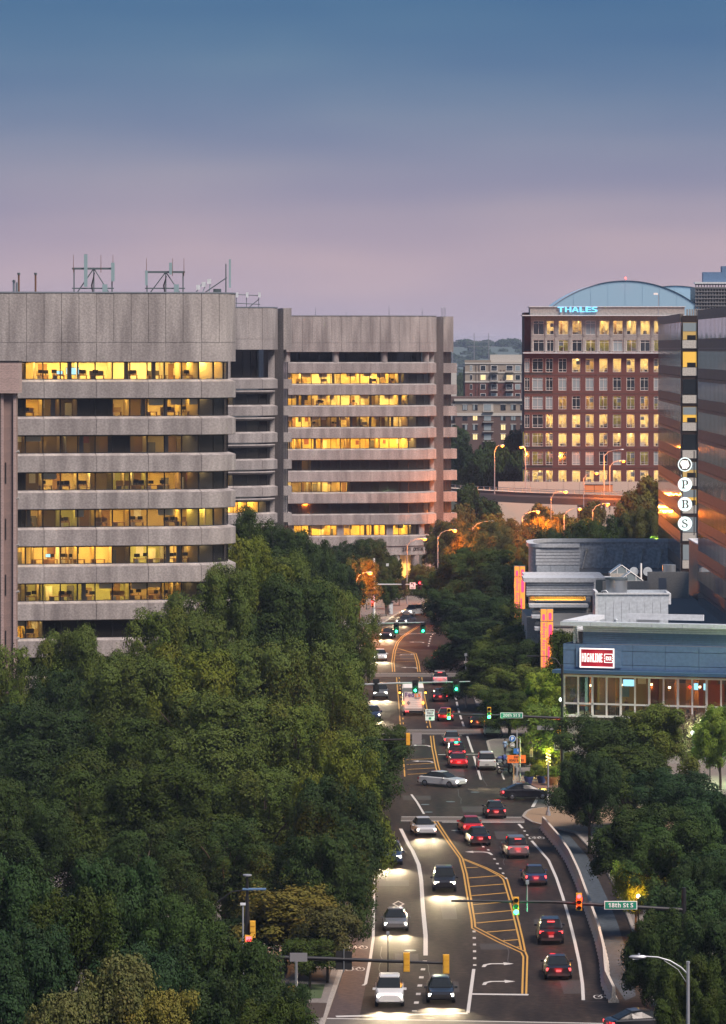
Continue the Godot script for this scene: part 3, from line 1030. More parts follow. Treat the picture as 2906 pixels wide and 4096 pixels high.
func office_row(o: Node3D, sp: Dictionary, r: RandomNumberGenerator, k: int, ytop: float, head: float, s_left: float, s_arc: float, s_end: float) -> void:
	var recess := -1.6 if sp.dark_top and k == 0 else 0.0
	# ledge panels
	var s := s_left
	while s < s_end - 0.2:
		var e := minf(s + sp.pitch * sp.panel, s_end)
		var jut := r.randf_range(-0.012, 0.012)
		var ob: float = sp.out + jut
		var pr := [[-0.4, ytop - sp.ledge_h], [ob - 0.06, ytop - sp.ledge_h], [ob, ytop - sp.ledge_h + 0.06], [ob, ytop], [0.16, ytop + 0.22], [-0.4, ytop + 0.22]]
		obj("ledge_panel", band(sp, s + 0.03, e - 0.03, pr), M.concrete, o)
		s = e
	obj("ledge_core", band(sp, s_left, s_end, [[-0.45, ytop - sp.ledge_h + 0.05], [sp.out - 0.05, ytop - sp.ledge_h + 0.05], [sp.out - 0.05, ytop - 0.05], [0.1, ytop + 0.15], [-0.45, ytop + 0.15]]), M.concrete, o)
	if sp.has("roll") and k > 0:
		obj("rolled_moulding", band(sp, s_left, s_arc, [[-0.2, head - 0.62], [0.35, head - 0.62], [0.62, head - 0.52], [0.72, head - 0.35], [0.62, head - 0.18], [0.35, head - 0.09], [-0.2, head - 0.09]]), M.concrete, o)
		head -= 0.62
	# frames
	var y0 := ytop + 0.24
	var g0 := recess
	obj("window_frame", band(sp, s_left, s_arc, [[g0 - 0.06, head - 0.10], [g0 + 0.06, head - 0.10], [g0 + 0.06, head + 0.05], [g0 - 0.06, head + 0.05]]), M.dark_frame, o)
	obj("window_frame", band(sp, s_left, s_arc, [[g0 - 0.06, y0 - 0.1], [g0 + 0.06, y0 - 0.1], [g0 + 0.06, y0 + 0.05], [g0 - 0.06, y0 + 0.05]]), M.dark_frame, o)
	var levels: String = sp.rows[k]
	var n := 0
	s = s_left
	var run_from := s_left
	var run_level := -1
	var run_len := 0
	var want := 2
	while s < s_arc - 0.3:
		var e := minf(s + sp.pitch, s_arc)
		var lv := int(levels[mini(n, levels.length() - 1)])
		var a: Vector3 = pp(sp, s, g0)[0]
		var b: Vector3 = pp(sp, e, g0)[0]
		var turn := atan2(-(b - a).z, (b - a).x)
		var h := head - y0
		box("window_pane", Vector3((a.x + b.x) * 0.5, (head + y0) * 0.5, (a.z + b.z) * 0.5), Vector3(a.distance_to(b) - 0.06, h, 0.02), M.glass if lv > 0 else M.smoked_glass, o, turn)
		box("mullion", Vector3(a.x, (head + y0) * 0.5, a.z), Vector3(0.10, h, 0.16), M.dark_frame, o, turn)
		if run_level >= 0 and (lv != run_level or run_len >= want or s > 0.0):
			room(o, sp, r, k, run_from, s, y0, head, run_level, g0)
			run_from = s
			run_len = 0
			want = r.randi_range(1, 3)
		run_level = lv
		run_len += 1
		n += 1
		s = e
	room(o, sp, r, k, run_from, s_arc, y0, head, run_level, g0)
	if sp.dark_top and k == 0:
		s = s_left + sp.pitch * 0.5
		while s < s_arc:
			var c: Vector3 = pp(sp, s, -0.15)[0]
			cyl("column", Vector3(c.x, ytop + 0.2, c.z), 0.62, head - ytop - 0.2, M.concrete, o)
			s += sp.pitch * 5.0
	if sp.has("entrance") and k == 8:
		for q in [0.5, 5.6, 10.7, 14.2]:
			obj("pier", band(sp, s_left + sp.pitch * q, s_left + sp.pitch * (q + 0.7), [[-0.1, y0 - 0.1], [0.35, y0 - 0.1], [0.35, head + 0.05], [-0.1, head + 0.05]]), M.concrete, o)

func room(o: Node3D, sp: Dictionary, r: RandomNumberGenerator, k: int, s0: float, s1: float, y0: float, y1: float, level: int, g0: float) -> void:
	if s1 - s0 < 0.2:
		return
	var a: Vector3 = pp(sp, s0, g0 - 0.14)[0]
	var b: Vector3 = pp(sp, s1, g0 - 0.14)[0]
	var turn := atan2(-(b - a).z, (b - a).x)
	var depth := r.randf_range(2.6, 4.2) if s0 < -0.1 else 2.2
	if level == 0:
		depth = 3.0
	var walls: Array = ["grey_wall", "grey_wall"] if level == 0 else (["brown_wall", "tan_wall", "brown_wall"] if level == 1 else (["yellow_wall", "tan_wall", "cream_wall", "green_wall"] if level == 2 else ["cream_wall", "cream_wall", "white_wall"]))
	if sp.where == "far concrete block" and level == 3 and k in [4, 8] or sp.where == "narrow concrete block" and level == 3:
		walls = ["yellow_wall"]
	var lo := y0 - 0.55
	var w := a.distance_to(b)
	var rm := obj("room", unit_room, M[walls[r.randi() % walls.size()]], o, Vector3(a.x, lo, a.z))
	rm.rotation.y = turn
	rm.scale = Vector3(w, y1 + 0.25 - lo, depth)
	var inx := Basis(Vector3.UP, turn)
	if level > 0:
		var mid := (a + b) * 0.5 + inx * Vector3(0, 0, -depth * 0.5)
		var lw := maxf(0.4, w - 0.5)
		box("ceiling_light", Vector3(mid.x, y1 + 0.21, mid.z), Vector3(lw, 0.04, 0.5), M.ceiling_lamp, o, turn)
		area(o, Vector3(mid.x, y1 + 0.17, mid.z), Vector2(lw, 0.5), turn, Color(1.0, 0.82, 0.42), [0.0, 0.6, 3.0, 7.0][level] * w * 0.45)
	# what stands in the room or hangs on its back wall
	var back := func(u: float, up: float, away: float) -> Vector3:
		var q: Vector3 = a.lerp(b, u) + inx * Vector3(0, 0, -depth + away)
		return Vector3(q.x, lo + up, q.z)
	if level >= 1 and w > 0.9:
		var u0 := r.randf_range(0.12, 0.3)
		while u0 < 0.95:
			var kind := r.randi() % 8
			if kind == 0:
				box("door", back.call(u0, 1.05, 0.04), Vector3(0.9, 2.1, 0.05), M.wood, o, turn)
			elif kind == 1:
				box("notice_board", back.call(u0, r.randf_range(1.5, 2.0), 0.04), Vector3(r.randf_range(0.4, 1.0), r.randf_range(0.5, 1.1), 0.04), M[["poster", "paper", "monitor_black", "paper"][r.randi() % 4]], o, turn)
			elif kind == 2:
				box("cupboard", back.call(u0, 0.9, 0.3), Vector3(0.7, r.randf_range(1.2, 2.2), 0.5), M[["brown_wall", "grey_wall", "white_wall"][r.randi() % 3]], o, turn)
			elif kind == 3:
				box("partition", back.call(u0, 1.3, depth * 0.35), Vector3(0.08, 2.6, depth * 0.6), M[["tan_wall", "white_wall"][r.randi() % 2]], o, turn)
			elif kind == 4:
				box("roller_blind", back.call(u0, y1 - lo - 0.3, depth - 0.12), Vector3(minf(1.5, w * 0.5), r.randf_range(0.4, 1.0), 0.02), M.white_wall, o, turn)
			elif kind == 5:
				box("inner_column", back.call(u0, 1.4, depth - 0.6), Vector3(0.4, 2.8, 0.4), M.grey_wall, o, turn)
			u0 += r.randf_range(0.25, 0.5) * 3.0 / maxf(w, 1.0)
	if level >= 2 and w > 1.2 and s0 < 0.0 and sp.where == "wide concrete block":
		for q in 1 + int(w > 3.0):
			desk(sp, o, back.call(r.randf_range(0.15, 0.45) + 0.4 * q, 0.0, depth * r.randf_range(0.45, 0.8)), turn, k, r)
	elif level >= 2 and w > 1.6 and k in [1, 2, 3] and sp.where == "far concrete block" and r.randf() < 0.6:
		desk(sp, o, back.call(0.5, 0.0, depth * 0.6), turn, k, r)

func desk(sp: Dictionary, o: Node3D, at: Vector3, turn: float, k: int, r: RandomNumberGenerator) -> void:
	var order: String = ["top", "second", "third", "fourth", "fifth", "sixth", "seventh", "eighth", "ninth", "tenth"][k]
	var d := thing("office_desk", "office desk behind the %s window row of the %s" % [order, sp.where], "desk", o.transform * at, o.rotation.y + turn, "desks in the %s row of the %s" % [order, sp.where])
	var w := r.randf_range(1.1, 1.5)
	var raise := 0.0
	box("desk_top", Vector3(0, 0.92 + raise, 0), Vector3(w, 0.06, 0.7), M.wood, d)
	for x in [-1.0, 1.0]:
		box("leg", Vector3(x * (w * 0.5 - 0.06), 0.45, 0), Vector3(0.05, 0.9, 0.6), M.wood, d)
	var n := r.randi_range(0, 2)
	for q in n:
		var mx := r.randf_range(-0.2, 0.2) + (q - (n - 1) * 0.5) * 0.6
		var mw := r.randf_range(0.42, 0.62)
		var my := r.randf_range(1.22, 1.36)
		box("monitor", Vector3(mx, my, -0.05), Vector3(mw, 0.34, 0.04), M.monitor_black, d)
		box("monitor_stand", Vector3(mx, 1.03, -0.08), Vector3(0.06, 0.2, 0.05), M.monitor_black, d)
		if r.randf() < 0.03:
			box("screen", Vector3(mx, my, -0.022), Vector3(mw - 0.04, 0.3, 0.012), M.screen_blue, d)
	box("drawer_unit", Vector3(-w * 0.3, 0.6, 0.05), Vector3(0.42, 0.6, 0.5), M[["wood", "grey_wall", "paper"][r.randi() % 3]], d)
	if r.randf() < 0.6:
		box("screen_panel", Vector3(0, 1.15, -0.36), Vector3(w, 0.5, 0.04), M[["tan_wall", "brown_wall", "grey_wall"][r.randi() % 3]], d)

func entrance(o: Node3D, sp: Dictionary, s_left: float, s_end: float) -> void:
	var y_sign: float = sp.ledge - 8 * sp.floor - sp.ledge_h
	# the plain wall that carries the lettering, columns below and a lit lobby behind
	obj("lettered_wall", band(sp, s_left, s_end, [[-0.3, y_sign - 1.55], [0.7, y_sign - 1.55], [0.7, y_sign + 0.05], [-0.3, y_sign + 0.05]]), M.concrete, o)
	for q in [[-1.0, "2451"], [1.15, "CRYSTAL"], [3.6, "DRIVE"]]:
		var f := pp(sp, q[0] + 2.2, 0.74)
		var turn := atan2(f[1].x, f[1].z)
		words("lettering", q[1], 0.62 if q[0] < 0 else 0.6, f[0] + Vector3(0, y_sign - 0.55, 0), M.sign_black, o, turn, 0.0, 1.5 if q[0] < 0 else 2.2, 0.06, 1)
	for s in [-14.0, -9.5, -5.0, -0.5, 3.2, 6.4]:
		var p := pp(sp, s, -0.1)
		cyl("column", Vector3(p[0].x, 0.1, p[0].z), 0.75, y_sign - 1.6, M.concrete, o)
	obj("lobby_wall", band(sp, s_left, s_end, [[-4.0, 0.1], [-3.7, 0.1], [-3.7, y_sign - 1.5], [-4.0, y_sign - 1.5]]), M.white_wall, o)
	obj("lobby_glass", band(sp, s_left, -0.4, [[-3.4, 2.6], [-3.36, 2.6], [-3.36, y_sign - 1.9], [-3.4, y_sign - 1.9]]), M.smoked_glass, o)
	obj("soffit", band(sp, s_left, s_end, [[-4.1, y_sign - 1.52], [-0.25, y_sign - 1.52], [-0.25, y_sign - 1.2], [-4.1, y_sign - 1.2]]), M.white_precast, o)
	for s in [-12.0, -7.0, -2.6, 1.4, 3.8, 5.8]:
		var p: Vector3 = pp(sp, s, -1.7)[0]
		cyl("downlight", Vector3(p.x, y_sign - 1.58, p.z), 0.16, 0.05, M.warm_lamp, o)
		spot(o, Vector3(p.x, y_sign - 1.64, p.z), Vector3.DOWN, Color(1.0, 0.74, 0.38), 22.0, 62.0, 0.15)

func make_brick_tower() -> void:
	var tv := thing("wall_screen", "large bright wall screen in the top row of the wide concrete block", "screen", Vector3(-28.9, 39.75, -427.7), 0.209)
	box("casing", Vector3.ZERO, Vector3(1.34, 0.74, 0.06), M.monitor_black, tv)
	box("screen", Vector3(0, 0, 0.04), Vector3(1.26, 0.66, 0.02), M.screen_blue, tv)
	var o := thing("brick_tower", "slim brick stair tower with pale corner ribs beside the concrete block", "building", Vector3(-34.95, 0, -416.0))
	box("cap", Vector3(0.0, 39.2, 0), Vector3(3.6, 3.0, 4.0), M.course_brick, o)
	box("coping", Vector3(0, 40.76, 0), Vector3(3.7, 0.12, 4.1), M.dark_frame, o)
	box("shaft", Vector3(-0.15, 18.8, -0.2), Vector3(3.1, 37.7, 3.2), M.dark_course_brick, o)
	for x in [-1.62, 0.2, 1.4]:
		box("rib", Vector3(x - 0.02, 18.84, 1.45), Vector3(0.26, 37.68, 0.4), M.course_brick, o)
	for k in 5:
		pole("floodlight", [Vector3(1.5, 32.0 - k * 4.5, 1.5), Vector3(1.8, 32.1 - k * 4.5, 1.55)], [0.05, 0.14], M.white_precast, o)
		box("slit_window", Vector3(0.5, 30.0 - k * 5.4, 1.42), Vector3(0.12, 2.0, 0.06), M.dark_frame, o)

# ---------------------------------------------------------------- bronze office building on the right
func make_bronze_building() -> void:
	bronze_block("bronze mirror glass office block with ribbed bands, set back behind the round signs", Vector3(42.9, 0, -581.0), Vector3(44.3, 0, -645.0), true)
	bronze_block("bronze mirror glass office block with ribbed bands nearer the shops", Vector3(41.05, 0, -472.0), Vector3(41.15, 0, -528.0), false)
	var o := thing("connecting_wing", "low grey wing with service roof between the two bronze blocks", "building", Vector3(43.6, 0, -545.0))
	box("wall", Vector3(0.4, 8.6, 0), Vector3(3.4, 17.2, 26.0), M.bronze, o)
	box("roof", Vector3(0.4, 17.28, 0), Vector3(3.6, 0.16, 26.2), M.membrane, o)
	box("roof_unit", Vector3(0.6, 17.9, -8.0), Vector3(1.6, 1.0, 3.0), M.galvanised, o)
	round_signs()

func bronze_block(label: String, a: Vector3, b: Vector3, strip_face: bool) -> void:
	# a is the near end of the street front, b the far end
	var o := thing("bronze_office_block", label, "building")
	var d := b - a
	var run := d.length()
	var turn := atan2(d.x, d.z) + PI
	var mid := (a + b) * 0.5
	var inward := Vector3(1, 0, 0)
	var depth := 30.0
	var base := 7.9
	box("core", Vector3(mid.x + depth * 0.5 + 0.35, 27.0, mid.z), Vector3(depth, 38.2, run - 0.6), M.bronze, o, turn)
	var put := func(called: String, y0: float, y1: float, jut: float, m: Material) -> void:
		box(called, Vector3(mid.x - jut * 0.5 + 0.2, (y0 + y1) * 0.5, mid.z), Vector3(0.4 + jut, y1 - y0, run), m, o, turn)
	put.call("cap_band", 45.55, 46.7, 0.10, M.bronze)
	put.call("window_band", 43.2, 45.55, 0.0, M.bronze_glass)
	put.call("spandrel_band", 42.06, 43.2, 0.006, M.bronze)
	var k := 0
	var y := 42.0
	while y - 3.72 > base - 0.2:
		put.call("floor_rail", y - 0.34, y, 0.03, M.bronze)
		put.call("shadow_joint", y, y + 0.06, -0.1, M.bronze_dark)  # shadow line between storeys, put in as a strip of darker bronze
		put.call("window_band", y - 2.45, y - 0.34, 0.0, M.bronze_glass)
		put.call("spandrel_band", y - 3.66, y - 2.45, 0.006, M.bronze)
		y -= 3.72
		k += 1
	put.call("soffit_band", y - 1.25, y, 0.05, M.sidewalk)
	# upright ribs of each storey, joined to one part a storey because they are hairlines in the picture
	var n := int(run / 1.9)
	y = 46.6
	for storey in k + 1:
		var s := Shape.new()
		var top := y
		var bot := maxf(y - 3.7 if storey > 0 else 42.1, base)
		for i in n + 1:
			var p := a.lerp(b, float(i) / n)
			s.obox(Transform3D(Basis(Vector3.UP, turn), Vector3(p.x + 0.036, (top + bot) * 0.5, p.z)), Vector3(0.10, top - bot, 0.10))
		var part := obj("rib_set", s.mesh(), M.bronze, o)
		part.set_meta("kind", "stuff")
		y = bot - 0.02 if storey > 0 else 41.98
	# open ground floor with columns
	for i in 9:
		var p := a.lerp(b, (i + 0.5) / 9.0)
		box("ground_column", Vector3(p.x + 0.6, 3.4, p.z), Vector3(0.9, 6.8, 0.9), M.bronze, o, turn)
	if not strip_face:
		return
	# the end that faces the viewer: dark posts, pale spandrels, windows
	box("end_wall", Vector3(a.x + 4.2, 27.0, a.z + 0.05), Vector3(8.0, 38.9, 0.3), M.bronze_dark, o)
	var lit := [1, 3, 0, 2, 0, 1, 2, 0, 0, 0]
	y = 46.0
	for q in 10:
		var top: float = 45.5 if q == 0 else 42.0 - (q - 1) * 3.72 - 0.45
		var bot: float = 43.2 if q == 0 else top - 2.05
		for c in 3:
			var x0: float = a.x + 0.25 + c * 2.55
			var w := 1.95 if c == 0 else 2.3
			if lit[q] > 0:
				box("lit_window", Vector3(x0 + w * 0.5, (top + bot) * 0.5, a.z + 0.24), Vector3(w - 0.1, top - bot, 0.04), M["blind_lit" if lit[q] > 1 else "blind_dim"], o)
				if lit[q] < 3:
					box("roller_blind", Vector3(x0 + w * 0.5, top - (top - bot) * 0.26, a.z + 0.275), Vector3(w - 0.14, (top - bot) * 0.5, 0.02), M.blind_glass, o)
				box("furniture", Vector3(x0 + w * 0.62, bot + 0.3, a.z + 0.27), Vector3(w * 0.6, 0.6, 0.02), M.monitor_black, o)
			else:
				box("window_pane", Vector3(x0 + w * 0.5, (top + bot) * 0.5, a.z + 0.24), Vector3(w - 0.1, top - bot, 0.04), M.blind_glass if q in [0, 5, 7, 8] else M.dark_glass, o)
			box("spandrel", Vector3(x0 + w * 0.5, bot - 0.62, a.z + 0.26), Vector3(w, 1.1, 0.08), M.white_block, o)
			box("post", Vector3(x0 + w + 0.12, (top + bot) * 0.5 - 0.6, a.z + 0.3), Vector3(0.26, 3.7, 0.2), M.dark_frame, o)

func round_signs() -> void:
	var X := 42.75
	var Z := -571.0
	var o := thing("round_sign_column", "four round lit signs hung one above another on a thin dark pole", "sign", Vector3(X, 0, Z))
	pole("pole", [Vector3(1.22, 17.2, 0), Vector3(1.22, 28.4, 0)], [0.07, 0.07], M.pole_black, o)
	var ys := [26.6, 23.95, 21.33, 18.75]
	for k in 4:
		var d := Shape.new()
		var ring := []
		for i in 40:
			ring.append([cos(TAU * i / 40.0) * 0.93, sin(TAU * i / 40.0) * 0.93])
		d.plate(v2(ring), -0.09, 0.09)
		var disc := obj("sign_disc", d.mesh(), M.sign_disc, o, Vector3(0, ys[k], 0))
		pole("bracket", [Vector3(0.8, ys[k] - 0.2, 0), Vector3(1.22, ys[k] - 0.2, 0)], [0.04, 0.04], M.pole_black, o, 6)
		if k == 0:
			var dark := Shape.new()
			var r2 := []
			for i in 40:
				r2.append([cos(TAU * i / 40.0) * 0.80, sin(TAU * i / 40.0) * 0.80])
			dark.plate(v2(r2), 0.09, 0.11)
			obj("dark_field", dark.mesh(), M.sign_brown, disc)
			# three profiles of one face, side by side
			var prof := [[-0.62, 0.12], [-0.56, 0.38], [-0.36, 0.53], [0.12, 0.53], [0.22, 0.28], [0.27, 0.05], [0.36, -0.10], [0.26, -0.14], [0.27, -0.26], [0.18, -0.34], [0.05, -0.34], [0.05, -0.56], [-0.36, -0.56], [-0.36, -0.30], [-0.52, -0.16]]
			var head := Shape.new()
			head.plate(v2(prof), 0.11, 0.125)
			obj("head_emblem", head.mesh(), M.sign_letter_white, disc)
			var second := [[0.18, 0.53], [0.38, 0.53], [0.46, 0.25], [0.52, 0.05], [0.60, -0.10], [0.50, -0.14], [0.51, -0.26], [0.42, -0.36], [0.30, -0.36], [0.30, -0.56], [0.11, -0.56], [0.11, -0.38], [0.24, -0.36], [0.33, -0.26], [0.33, -0.16], [0.42, -0.10], [0.33, 0.06], [0.28, 0.28]]
			var face := Shape.new()
			face.plate(v2(second), 0.11, 0.125)
			obj("face_emblem", face.mesh(), M.sign_letter_white, disc)
			var eye := Shape.new()
			var re := []
			for i in 12:
				re.append([cos(TAU * i / 12.0) * 0.055 - 0.02, sin(TAU * i / 12.0) * 0.055 + 0.14])
			eye.plate(v2(re), 0.125, 0.13)
			obj("eye_emblem", eye.mesh(), M.sign_brown, disc)
		else:
			serif(disc, "PBS"[k - 1])
		omni(o, Vector3(0, ys[k], 0.6), Color(0.86, 1.0, 0.98), 0.3, 0.5)

func serif(disc: Node, ch: String) -> void:
	var t := TextMesh.new()
	t.text = ch
	var f := SystemFont.new()
	f.font_names = PackedStringArray(["Droid Serif"])
	f.font_weight = 700
	t.font = f
	t.font_size = 48
	t.pixel_size = 1.15 / 35.0
	t.depth = 0.05
	var o := MeshInstance3D.new()
	o.name = "lettering"
	o.mesh = t
	o.set_surface_override_material(0, M.sign_brown)
	o.position = Vector3(0, 0, 0.11)
	disc.add_child(o, true)

# ---------------------------------------------------------------- brick office tower with the lit blue name
func make_office_tower() -> void:
	glow("lit_room_warm", 1.0, 0.74, 0.34, 0.4)
	var Z := -925.0
	var o := thing("brick_office_tower", "red brick office tower with pale top storeys and a glowing blue name", "building", Vector3(34.7, 0, Z))
	# x runs from the left corner of the brick front; one metre is 18.6 picture dots there
	var W := 34.4
	box("core", Vector3(W * 0.5, 25.0, -12.0), Vector3(W - 0.4, 49.6, 14.0), M.brick_red, o)
	box("penthouse", Vector3(W * 0.5 + 0.6, 50.05, -3.0), Vector3(W - 1.2, 1.7, 8.0), M.white_precast, o)
	box("penthouse_coping", Vector3(W * 0.5 + 0.6, 50.98, -3.0), Vector3(W - 0.7, 0.16, 8.4), M.metal_panel_light, o)
	box("eaves", Vector3(W * 0.5 - 0.2, 49.1, -1.6), Vector3(W + 0.8, 0.2, 7.0), M.metal_panel_light, o)
	for k in 46:
		box("eaves_bracket", Vector3(0.2 + k * 0.78, 48.94, 1.4), Vector3(0.12, 0.12, 0.8), M.white_precast, o)
	box("middle_eaves", Vector3(W * 0.5 - 0.1, 41.05, 0.2), Vector3(W + 0.5, 0.22, 2.4), M.metal_panel_light, o)
	var bays := []
	bays.append([0.06, 1.1, false])
	bays.append([1.7, 2.35, false])
	bays.append([4.6, 1.55, false])
	for k in 9:
		bays.append([7.33 + k * 2.93, 1.78, true])
	# storey bands: [sill, head, upper?]
	var st := [[45.05, 48.0, true, "0033203333303"], [41.35, 43.85, true, "0001011010100"], [35.0, 39.35, false, "0000323333332"], [31.0, 35.3, false, "0000000000000"], [27.0, 31.3, false, "0002021112112"], [23.0, 27.3, false, "0033333133332"], [19.1, 23.4, false, "1133333333331"], [15.1, 19.4, false, "1110000011010"], [11.2, 15.4, false, "1333333333330"]]
	var r := RandomNumberGenerator.new()
	r.seed = 91
	for q in 9:
		var upper: bool = q < 2
		var top: float = 42.0 + (1394.0 - [1283.0, 1360.0, 1434.0, 1509.0, 1584.0, 1657.5, 1732.3, 1806.0, 1881.0][q]) / 18.6
		var bot: float = 42.0 + (1394.0 - [1338.5, 1406.0, 1488.5, 1562.0, 1637.0, 1710.5, 1785.0, 1859.7, 1931.0][q]) / 18.6
		var lv: String = st[q][3]
		for b in bays.size():
			var bx: float = bays[b][0]
			var bw: float = bays[b][1]
			if upper:
				if b == 0:
					continue
				bx += 0.2 if b < 3 else 0.0
				bw += 0.35 if bays[b][2] else 0.0
			tower_window(o, r, bx, bw, bot, top, int(lv[mini(b, lv.length() - 1)]), upper)
		# wall between the openings of this storey
		var x := 0.0 if not upper else 1.4
		var wallm: Material = M.white_precast if upper else M.brick_red
		for b in bays.size() + 1:
			var nx: float = W if b == bays.size() else bays[b][0] + (0.2 if upper and b < 3 else 0.0)
			if upper and b == 0:
				continue
			if nx - x > 0.05:
				box("pier", Vector3((x + nx) * 0.5, (top + bot) * 0.5, 0.0), Vector3(nx - x, top - bot, 0.5), wallm, o)
				if upper:
					box("pilaster", Vector3((x + nx) * 0.5, (top + bot) * 0.5 + 0.2, 0.3), Vector3((nx - x) * 0.5, top - bot + 0.9, 0.16), M.white_precast, o)
			x = (W if b == bays.size() else nx + bays[b][1] + (0.35 if upper and bays[b][2] else 0.0))
		var above: float = 48.98 if q == 0 else (42.0 + (1394.0 - [0.0, 1338.5, 1406.0, 1488.5, 1562.0, 1637.0, 1710.5, 1785.0, 1859.7][q]) / 18.6)
		box("spandrel", Vector3(W * 0.5 + (0.7 if upper else 0.0), (top + above) * 0.5, 0.0), Vector3(W - (1.4 if upper else 0.0), above - top, 0.5), wallm, o)
		if not upper:
			box("string_course", Vector3(W * 0.5, top + 0.55, 0.27), Vector3(W, 0.12, 0.06), M.brick_brown, o)
			box("dark_panel", Vector3(3.0, bot - 0.35, 0.26), Vector3(6.0, 0.5, 0.05), M.dark_frame, o)
	box("base_wall", Vector3(W * 0.5, 6.5, 0), Vector3(W, 13.2, 0.5), M.brick_red, o)
	# the lit name
	var name_ := thing("lit_name", "glowing blue letters along the tower's top parapet", "sign", Vector3(34.7 + 7.1, 50.35, Z + 1.35))
	var xs := [0.67, 2.23, 3.8, 5.2, 6.55, 7.97]
	for k in 6:
		words("letter", "THALES"[k], 1.1, Vector3(xs[k], 0, 0), M.sign_cyan, name_, 0.0, 0.0, [1.33, 1.35, 1.5, 1.12, 1.2, 1.3][k], 0.2, 1)
	box("mounting_rail", Vector3(4.7, 0.0, -0.2), Vector3(9.4, 0.06, 0.06), M.galvanised, name_)
	omni(name_, Vector3(4.7, 0, 2.5), Color(0.35, 0.8, 1.0), 1.5, 1.0)

func tower_window(o: Node3D, r: RandomNumberGenerator, x: float, w: float, y0: float, y1: float, level: int, upper: bool) -> void:
	var key := "tw%.2f_%.2f" % [w, y1 - y0]
	if not meshes.has(key):
		var s := Shape.new()
		var h := y1 - y0
		var t := 0.09
		s.box(Vector3(w * 0.5, t * 0.5, 0), Vector3(w, t, 0.1))
		s.box(Vector3(w * 0.5, h - t * 0.5, 0), Vector3(w, t, 0.1))
		s.box(Vector3(t * 0.5, h * 0.5, 0), Vector3(t, h - 2 * t, 0.1))
		s.box(Vector3(w - t * 0.5, h * 0.5, 0), Vector3(t, h - 2 * t, 0.1))
		s.box(Vector3(w * 0.5, h * 0.5, 0), Vector3(0.07, h - 2 * t, 0.07))
		s.box(Vector3(w * 0.5, h * 0.8, 0.01), Vector3(w - 2 * t, 0.07, 0.06))
		if not upper:
			s.box(Vector3(w * 0.5, h * 0.2, 0.01), Vector3(w - 2 * t, 0.07, 0.06))
		meshes[key] = s.mesh()
	var win := obj("window", meshes[key], M.window_white_frame, o, Vector3(x, y0, 0.12))
	box("pane", Vector3(w * 0.5, (y1 - y0) * 0.5, -0.03), Vector3(w - 0.1, y1 - y0 - 0.1, 0.02), M.glass if level > 0 else (M.blind_glass if r.randf() < 0.4 else M.dark_glass), win)
	if level == 0:
		return
	var rm := obj("room", unit_room, M[["tan_wall", "green_wall", "cream_wall", "white_wall"][level]], o, Vector3(x - 0.3, y0 - 0.4, -0.32))
	rm.scale = Vector3(w + 0.6, y1 - y0 + 0.6, 3.0)
	box("ceiling_light", Vector3(x + w * 0.5, y1 + 0.16, -1.7), Vector3(w * 0.8, 0.04, 0.6), M.white_ceiling_lamp, o)
	area(o, Vector3(x + w * 0.5, y1 + 0.12, -1.7), Vector2(w * 0.8, 0.6), 0.0, Color(1.0, 0.84, 0.50), [0.0, 0.7, 2.4, 5.2][level] * r.randf_range(0.7, 1.15))
	for q in r.randi_range(1, 3):
		box("cabinet", Vector3(x + r.randf_range(0.2, w - 0.2), y0 + r.randf_range(0.1, 0.4), -r.randf_range(0.8, 2.4)), Vector3(r.randf_range(0.3, 0.9), r.randf_range(0.5, 1.2), 0.3), M[["wood", "monitor_black", "paper", "grey_wall", "brown_wall"][r.randi() % 5]], o)
	if r.randf() < 0.35:
		box("roller_blind", Vector3(x + w * (0.27 if r.randf() < 0.5 else 0.73), y1 - (y1 - y0) * 0.3, 0.02), Vector3(w * 0.42, (y1 - y0) * r.randf_range(0.25, 0.55), 0.02), M.blind_glass, o)
	if r.randf() < 0.5:
		box("partition", Vector3(x + r.randf_range(0.3, w - 0.3), (y0 + y1) * 0.5, -2.2), Vector3(r.randf_range(0.1, 0.5), y1 - y0, 0.1), M[["white_wall", "tan_wall", "wood"][r.randi() % 3]], o)

